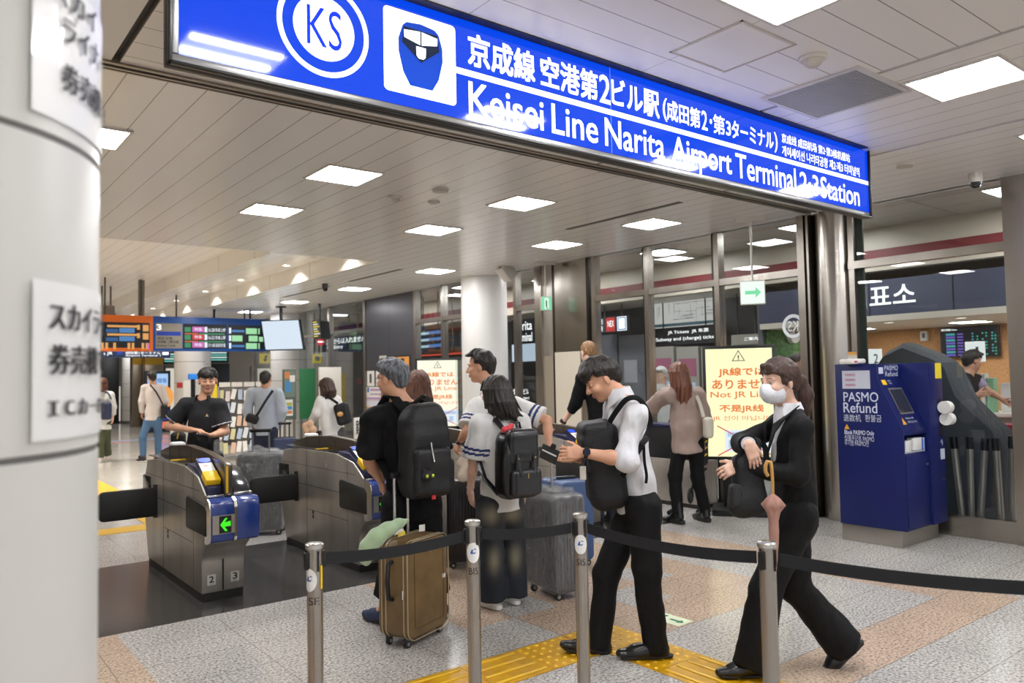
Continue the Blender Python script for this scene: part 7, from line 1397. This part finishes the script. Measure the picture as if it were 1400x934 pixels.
# the girl's backpack
t, c, rt, fw = back_pack('black leather backpack with front flap on the girl\'s back', Gi, 5.36, 706, 633, -.17, .285, .47, .16, LEATHER, 6)
fmesh('flap', [(rb(c+UP*.10-fw*.075, (.12, .03, .10), .025, (rt, fw, UP)),), (rb(c+UP*.20-fw*.03, (.115, .07, .03), .025, (rt, fw, UP)), '+', .03)], M('1d1d20', .3, coat=.2), t, .007, (.002, 30, 3)); fmesh('front_pocket', [(rb(c-UP*.12-fw*.085, (.125, .045, .09), .03, (rt, fw, UP)),)], M('1b1b1e', .33, coat=.2), t, .007)
for q in (-1, 1):
    b = MB(); b.tube([c+UP*.07+rt*q*.07-fw*.108, c-UP*.02+rt*q*.07-fw*.122, c-UP*.075+rt*q*.055-fw*.135], .013, 8, flat=(fw, .3)); b.build('flap_strap', M('202023', .35), t, smooth=50); b = MB(); b.sphere(c+UP*.04+rt*q*.07-fw*.118, .007, 8); b.build('stud', M('d9c9a0', .25, .9), t, smooth=60)
    b = MB(); b.tube([c+UP*.22+rt*q*.06+fw*.05, c+UP*.29+rt*q*.08+fw*.12, c+UP*.27+rt*q*.12+fw*.24, c+UP*.1+rt*q*.16+fw*.26, c-UP*.1+rt*q*.165+fw*.14, c-UP*.2+rt*q*.13+fw*.03], .02, 8, flat=(fw, .25)); b.build('shoulder_strap', LEATHER, t, smooth=50)
b = MB(); b.tube([c+UP*.23-rt*.04, c+UP*.27-rt*.03, c+UP*.27+rt*.03, c+UP*.23+rt*.04], .009, 8); b.build('grab_handle', LEATHER, t, smooth=50)
for p, q in ((c-UP*.055-fw*.128, .016), (c-UP*.10-rt*.12-fw*.10, .02)): b = MB(); b.obox(p-UP*.02, (rt, fw, UP), (.003, .003, q)); b.build('zip_pull', M('c9a860', .3, .9), t)
fmesh('red_charm', [(el(c+UP*.235-rt*.075-fw*.02, (.028, .022, .022), (rt, fw, UP)),), (el(c+UP*.23-rt*.11-fw*.02, (.02, .018, .022), (rt, fw, UP)), '+', .012), (el(c+UP*.255-rt*.05-fw*.02, (.018, .016, .016), (rt, fw, UP)), '+', .012)], M('d9404a', .6), t, .005)
# the suited woman's tote and umbrella
t = thing('tote_bag', 'black cloth bag hanging from the suited woman\'s arms', 'bag', at(1020, 704, 4.0)); c = at(1024, 660, 4.0)
fmesh('body', [(rb(c, (.075, .05, .15), .04, (nrm(GR+UP*.1), GF, nrm(UP-GR*.1))),), (rb(c-UP*.10-GR*.015, (.09, .06, .065), .05, (GR, GF, UP)), '+', .06), (rc(c+UP*.1+GR*.0, c+UP*.19+GR*.03, .06, .04, (GF, 1.6)), '+', .05)], M('141518', .7, bump=(50, .4)), t, .0085, (.010, 22, 2)); fmesh('side_pocket', [(rb(c-UP*.06-GR*.08-GF*.035, (.03, .035, .06), .02, (GR, GF, UP)),)], M('222326', .7), t, .008, (.003, 30, 2))
strap('handle_strap', [(1006, 640, -.04), (1012, 622, -.02), (1030, 604, .0), (1046, 612, .02), (1048, 640, .0)], 4.0, .03, BLKCLOTH, t)
t = thing('folded_umbrella', 'small pink folded umbrella with a cane handle hung on the suited woman\'s arm', 'umbrella', at(1058, 750, 3.88)); D = 3.84
b = MB(); b.tube([at(p[0], p[1], D) for p in ((1050, 651), (1046.5, 645), (1046.5, 637), (1049, 631), (1053.5, 632), (1055, 640), (1056, 655), (1057, 680))], [.009, .0095, .0095, .0095, .0095, .009, .008, .007], 10); b.build('cane_handle', M('c79a55', .35), t, smooth=60)
V = []; n = 24; prof = [(675, .005), (681, .026), (690, .046), (692, .043), (700, .030), (712, .022), (726, .023), (742, .022), (764, .016), (788, .006)]; b = MB(); x_, y_, z_ = axes_from(nrm(at(1057, 680, D)-at(1059, 785, D)))
for py, r in prof:
    q = at(1057+(py-680)*.02, py, D)
    for j in range(n): a = 2*PI*j/n; rr = r*(1+(.3 if py > 680 and py < 695 else .14)*math.cos(6*a+py*.05)); V.append(q+rr*(math.cos(a)*x_+math.sin(a)*y_))
b.add(V, [(i*n+j, (i+1)*n+j, (i+1)*n+(j+1) % n, i*n+(j+1) % n) for i in range(len(prof)-1) for j in range(n)]+[tuple(range(n)), tuple(range((len(prof)-1)*n, len(prof)*n))[::-1]]); b.build('canopy', M('b98f82', .7, noise=(30, 'a87c70', .4, .6, (1, 1, .2))), t, smooth=70)
# sling bags and far bags
def soft_bag(name, label, cat, d, px, py, w, h, dep, mat, straps=(), rot=0.0, seed=1, step=.012):
    c = at(px, py, d); t = thing(name, label, cat, c-UP*h/2); a = (nrm(GR*math.cos(rot)+UP*math.sin(rot)), GF, nrm(UP*math.cos(rot)-GR*math.sin(rot)))
    fmesh('body', [(rb(c, (w/2, dep/2, h/2), min(w, h, dep)*.4, a),)], mat, t, step, (.004, 20, seed))
    for s in straps: strap('strap', s, d, .035, mat, t)
    return t, c
soft_bag('sling_bag', 'black shoulder bag of the man in jeans', 'bag', 15.75, 224.5, 563, .12, .30, .14, NYLON, [[(205, 526, -.15), (212, 534, -.22), (219, 546, -.22), (223.5, 556, -.05)]])
soft_bag('waist_bag', 'black sling bag across the back of the man in the blue-grey shirt', 'bag', 10.72, 344.5, 573, .18, .13, .10, NYLON, [[(373, 534, .02), (364, 547, -.01), (356, 560, -.02), (350, 570, .0)]], -.35)
t, c = soft_bag('backpack', 'black mini backpack of the woman in the white blouse', 'backpack', 10.42, 469, 566, .20, .30, .13, NYLON, [[(462, 552, .02), (455, 547, -.02), (447, 543, .05), (442, 550, .1)]], .25)
b = MB(); b.sphere(c-GF*.075-GR*.02, (.05, .02, .035), 10); b.build('tan_charm', M('c99a5a', .6), t, smooth=60)
soft_bag('shoulder_bag', 'navy bag of the woman half hidden by the near column', 'bag', 15.73, 145, 562, .20, .36, .14, M('2c3450', .6), [[(152, 546, .0), (148, 538, .0), (143, 536, .05)]])
soft_bag('handbag', 'cream handbag hanging at the beige blouse woman\'s right side', 'bag', 8.1, 968, 585, .09, .22, .16, M('c8c4b4', .6), [[(962, 570, .0), (957, 552, .05), (952, 541, .1)]])
soft_bag('shoulder_bag', 'black bag with a yellow tab hanging behind the polo shirted man', 'bag', 7.6, 244, 603, .14, .18, .10, NYLON, [[(250, 588, -.1), (256, 570, -.24), (262, 552, -.27)]], .0)
soft_bag('plastic_bag', 'crumpled clear plastic bag at the polo shirted man\'s hip', 'bag', 7.15, 298, 611, .08, .14, .06, film_mat(), (), .0, 3)
tw = thing('wallet', 'black wallet in the polo shirted man\'s hands', 'wallet', at(277, 600, 7.13)); b = MB(); b.obox(at(277, 598, 7.12), (nrm(GR-UP*.15), nrm(UP*.7-GF*.6), nrm(UP*.6+GF*.7)), (.055, .04, .009)); b.build('cover', M('15151a', .5), tw, bevel=.004)
b = MB(); b.obox(at(243, 596, 7.5), (GR, GF, nrm(UP+GR*.2)), (.006, .003, .03)); b.build('yellow_tab', YEL, bpy.data.objects['shoulder_bag.001'])
b = MB(); b.obox(at(1384, 549, 9.1), (nrm(GR+UP*.15), GF, UP), (.05, .008, .012)); solo(b, 'mobile_phone', BLACKP, 'dark phone in the hand of the man at the ticket office', 'phone', bevel=.003)

# ------------------------------------------------------------------ luggage
def suitcase(label, corner, wd, w, dep, h, mat, wheel=.05, ribs=0, trim=None, handle=None, side_handle=True, film=False, trim_mat=None, hmat=None, extra=None, rr=.05):
    """corner: floor point under the near corner; wd heading (right, away) of the broad face seen from that corner"""
    X = nrm(GR*wd[0]+GF*wd[1]); Y = nrm(np.cross(UP, X)); C0 = np.array(corner)*[1, 1, 0]
    if (Y @ GR) > 0 and extra != 'flip': pass
    c = C0+X*w/2+Y*dep/2; t = thing('suitcase', label, 'suitcase', c); zc = wheel+h/2
    b = MB(); b.prism(rrect(w, h, rr, 6, 0, zc), c-Y*dep/2, X, UP, Y*dep); b.build('shell', mat, t, bevel=.018, seg=3, bang=50)
    if ribs:
        b = MB()
        for i in range(ribs):
            x = -w/2+.05+(w-.1)*i/(ribs-1)
            for s in (-1, 1): b.obox(c+X*x+Y*s*(dep/2+.001)+UP*zc, (X, Y, UP), (.006, .005, h/2-.05))
        b.build('ribs', mat, t, bevel=.003)
    if trim:
        for q in trim: b = MB(); b.tube([c+X*p[0]+UP*(p[1])+Y*q for p in rrect(w+.004, h+.004, rr, 6, 0, zc)], .004, 6, closed=True); b.build('edge_piping', trim_mat or CHROME, t, smooth=60)
    for x in (-1, 1):
        for y in (-1, 1):
            p = c+X*x*(w/2-.045)+Y*y*(dep/2-.045); o_ = MB(); o_.lathe([(.018, wheel+.01), (.02, wheel-.012)], p, UP, 12); o_ = o_.build('wheel_bracket', BLACKP, t); b = MB(); b.lathe([(.012, -.011), (wheel*.48, -.009), (wheel*.5, 0), (wheel*.48, .009), (.012, .011)], p+UP*(wheel*.5)+X*.004, Y, 18); b.lathe([(wheel*.25, -.0125), (wheel*.25, .0125)], p+UP*(wheel*.5)+X*.004, Y, 12, 1); b.build('wheel', [RUBBER, M('9a9a98', .4)], o_, smooth=40)
    if handle:
        zt, off, sp = handle; p = c+Y*off; r_ = MB(); 
        for s in (-1, 1): b = MB(); b.tube([p+X*s*sp+UP*(wheel+h-.02), p+X*s*sp+UP*zt], .0095, 10); b.build('trolley_tube', hmat or M('c4c2be', .25, .9), t, smooth=40)
        b = MB(); b.obox(p+UP*zt, (X, Y, UP), (sp+.025, .016, .018)); b.build('trolley_grip', BLACKP, t, bevel=.008)
    if side_handle:
        b = MB(); q = c-X*(w/2+.003); b.tube([q+UP*(zc-.09), q-X*.03+UP*(zc-.075), q-X*.035+UP*zc, q-X*.03+UP*(zc+.075), q+UP*(zc+.09)], .012, 8); b.build('side_handle', BLACKP, t, smooth=50)
        b = MB(); b.obox(c+UP*(wheel+h+.012), (X, Y, UP), (.09, .014, .012)); b.build('top_handle', BLACKP, t, bevel=.006)
    if film:
        fmesh('wrapping_film', [(rb(c+UP*zc, (w/2+.012, dep/2+.012, h/2+.012), rr, (X, Y, UP)),)], film_mat(), t, .010, (.0035, 42, 31, (1, 1, .45)))
        fmesh('film_bunch', [(rb(c+UP*(wheel+h+.02)+X*.02, (w*.34, dep*.3, .012), .01, (X, Y, UP)),), (el(c+UP*(wheel+h+.04)-X*.05, (.08, .05, .03), (X, Y, UP)), '+', .03)], film_mat(), t, .009, (.008, 60, 3))
    return t, c, X, Y
BRN = M('77603c', .5, noise=(7, '665030', .35, .65), bump=(220, .12))
cc = at(558, 889, 4.52)
t, c, X, Y = suitcase('bronze fabric suitcase standing behind the belt with a green pillow on its handle', cc, (.507, .862), .41, .225, .575, BRN, .05, trim=(-.115, -.085, .05, .08), handle=(1.0, .09, .065), trim_mat=M('b9a98c', .3, .6), side_handle=False, hmat=M('c9c9c6', .25, .9), extra='brown', rr=.07)
b = MB(); q = c-X*.207; zc = .40; b.tube([q+UP*(zc-.11)-Y*.0, q-X*.035+UP*(zc-.10), q-X*.045+UP*zc, q-X*.035+UP*(zc+.10), q+UP*(zc+.11)], .014, 10); b.build('side_handle', BLACKP, t, smooth=50)
b = MB(); b.lathe([(.014, 0), (.014, .004), (.0001, .006)], c-Y*.114+X*.02+UP*.55, -Y, 16, 0, False); b.build('round_badge', CHROME, t, smooth=40); b = MB(); b.obox(c-Y*.115+X*.16+UP*.36, (X, Y, UP), (.014, .001, .012)); b.build('white_label', WHITE, t)
b = MB(); b.tube([c-Y*.114+X*p[0]+UP*p[1] for p in rrect(.29, .47, .02, 4, .01, .345)], .003, 6, closed=True); b.build('panel_seam', M('5f4a2c', .6), t)
b = MB(); b.tube([c-X*.207-Y*.08+UP*.35, c-X*.215-Y*.085+UP*.30], .006, 6); b.build('zip_pull', CHROME, t)
t2 = thing('neck_pillow', 'pale green neck pillow slung on the bronze suitcase handle', 'pillow', at(512, 770, 4.62)); pp = [(556, 712, .12), (545, 716, .06), (530, 724, .0), (514, 735, -.04), (503, 748, -.05), (499, 760, -.03), (501, 768, .0)]; rs = (.018, .030, .040, .046, .047, .042, .028)
fmesh('body', [(rc(at(*pp[i][:2], 4.62+pp[i][2]), at(*pp[i+1][:2], 4.62+pp[i+1][2]), rs[i], rs[i+1]), '+', .03) for i in range(len(pp)-1)], M('a3bd97', .9, sheen=.5), t2, .008, (.003, 25, 3)); b = MB(); b.obox(at(549, 730, 4.56), (nrm(GR+UP*.3), UP, GF), (.022, .012, .002)); b.build('yellow_label', M('d8c24a', .6), t2); b = MB(); b.obox(at(545, 727, 4.66), (nrm(GR+UP*.1), nrm(UP-GR*.2), GF), (.03, .014, .01)); b.build('white_tag', WHITE, t2)
b = MB(); b.obox(at(577, 722, 4.72), (nrm(GR+UP*.15), nrm(UP), GF), (.018, .02, .001)); o_ = b.build('white_tag', WHITE, t)
cc = at(761, 824, 5.42); suitcase('suitcase wrapped in clear film beside the girl', cc, (.845, .535), .27, .40, .68, M('1c2334', .35, coat=.3), .055, 7, handle=(1.05, .12, .07), film=True, side_handle=False)
cc = at(770, 795, 6.35); suitcase('blue hard suitcase behind the film wrapped one', cc, (.92, .38), .30, .42, .66, M('2c4a78', .35, coat=.3), .05, 0, trim=(.0,), trim_mat=M('1c3050', .4), handle=None)
cc = at(612, 776, 6.42); suitcase('black ribbed suitcase held by the tall man', cc, (.99, .12), .44, .26, .68, M('1c1718', .35, coat=.3), .055, 15, handle=(1.04, .08, .045), side_handle=False)
cl = thing('cloth_bundle', 'cream cloth jacket hung over the ribbed suitcase handle', 'jacket', at(637, 652, 6.2)); fmesh('cloth', [(rc(at(638, 628, 6.22), at(634, 650, 6.2), .035, .05, (GF, 1.4)), '+', .02), (rc(at(640, 626, 6.22), at(628, 634, 6.2), .03, .025, (GF, 1.5)), '+', .02)], M('d6c8b4', .9), cl, .009, (.008, 34, 5))
cc = at(323, 737, 7.95); suitcase('grey film wrapped suitcase in the lane between the first two gates', cc, (.99, .1), .46, .30, .79, M('34383e', .4), .06, 0, handle=(1.08, -.05, .085), film=True, side_handle=False, hmat=M('8a8a8c', .3, .8))
cc = at(374, 680, 10.3); t, c, X, Y = suitcase('navy and grey suitcase with an orange band beside the man in the blue-grey shirt', cc, (.95, .3), .30, .24, .78, M('30395a', .4, coat=.2), .05, 0, trim=(-.03, .03), trim_mat=BLACK, handle=(1.02, .0, .06), hmat=BLACKP, side_handle=False)
b = MB(); b.prism(rrect(.31, .06, .02, 3, 0, .52), c-Y*.125, X, UP, Y*.25); b.build('orange_band', M('d8622a', .6), t)
cc = at(408, 682, 9.9); suitcase('taupe suitcase pushed by the woman in the white blouse', cc, (.98, .2), .38, .26, .76, M('9c8c7c', .4), .05, 6, handle=(.92, .0, .07), hmat=BLACKP, side_handle=False)
b = MB(); cl = thing('handle_charms', 'cluster of small tan toys tied on the taupe suitcase handle', 'charm', at(421, 592, 9.85)); fmesh('toys', [(el(at(x, y, 9.85), (.05, .04, .055)), '+', .02) for x, y in ((418, 583), (424, 580), (420, 589), (428, 588))], M('c8a284', .8), cl, .012)
red = M('a5343f', .4, coat=.2); cc = at(1362, 640, 8.5); suitcase('red suitcase standing behind the glass before the ticket counter', cc, (.98, -.15), .42, .24, .74, red, .05, 0, trim=(.0,), trim_mat=M('6a1f28', .4), handle=None)
# folded pushchair behind the beige blouse woman, low rail by the right notice board
t = thing('pushchair', 'dark folded pushchair behind the beige blouse woman', 'pushchair', at(950, 690, 8.9)*[1, 1, 0]); D = 8.75
for px, py, r, lb in ((944, 678, .085, 0), (962, 674, .075, 0), (953, 668, .05, 1)):
    p = at(px, py, D+(.1 if lb else 0)); p[2] = max(p[2], r+.005); w_ = MB(); w_.tube([p+r*.88*(math.cos(a)*nrm(GR*.5+GF*.86)+math.sin(a)*UP) for a in np.linspace(0, 2*PI, 25)[:-1]], .014, 8, closed=True); o_ = w_.build('wheel', RUBBER, t, smooth=50); b = MB()
    for k_ in range(4): a = PI*k_/4+.2; v = math.cos(a)*nrm(GR*.5+GF*.86)+math.sin(a)*UP; b.tube([p-v*r*.85, p+v*r*.85], .006, 6)
    b.build('spokes', M('3a3a3c', .4), o_)
b = MB()
for pts in (((944, 675), (950, 655), (962, 622), (968, 590)), ((953, 668), (958, 640), (958, 610)), ((946, 660), (958, 645), (962, 668)), ((950, 655), (966, 640))): b.tube([at(x, y, D+.05) for x, y in pts], .014, 8)
b.build('frame', M('242426', .4, .5), t, smooth=50); b = MB(); b.tube([at(964, 562, 8.6), at(966, 600, 8.62), at(964, 632, 8.65)], .022, 8, flat=(GF, .2), mi=0)
for k_ in range(7): b.obox(at(965, 568+9*k_, 8.585), (nrm(GR+UP*.8), GF, UP), (.02, .003, .008), 1)
b.build('striped_strap', [BLACK, YEL], t); fmesh('folded_seat', [(rb(at(957, 612, 8.95), (.07, .12, .2), .05, (GR, GF, UP)),)], M('33353d', .8), t, .012, (.006, 20, 3))
t = thing('low_rail', 'low steel rail standing left of the right notice board', 'barrier', at(990, 690, 9.3)*[1, 1, 0])
a_, c_ = on(968, 688, 2, .02), on(1000, 679, 2, .02); v = c_-a_; b = MB(); b.tube([a_, c_], .02, 10); b.build('floor_bar', STEEL2, t, smooth=40)
for k_ in range(4): b = MB(); p = a_+v*(.1+.27*k_); b.tube([p, p+UP*.95], .014, 10); b.build('bar', STEEL2, t, smooth=40)
b = MB(); b.tube([a_+UP*.95, c_+UP*.95], .018, 10); b.build('top_bar', STEEL2, t, smooth=40)
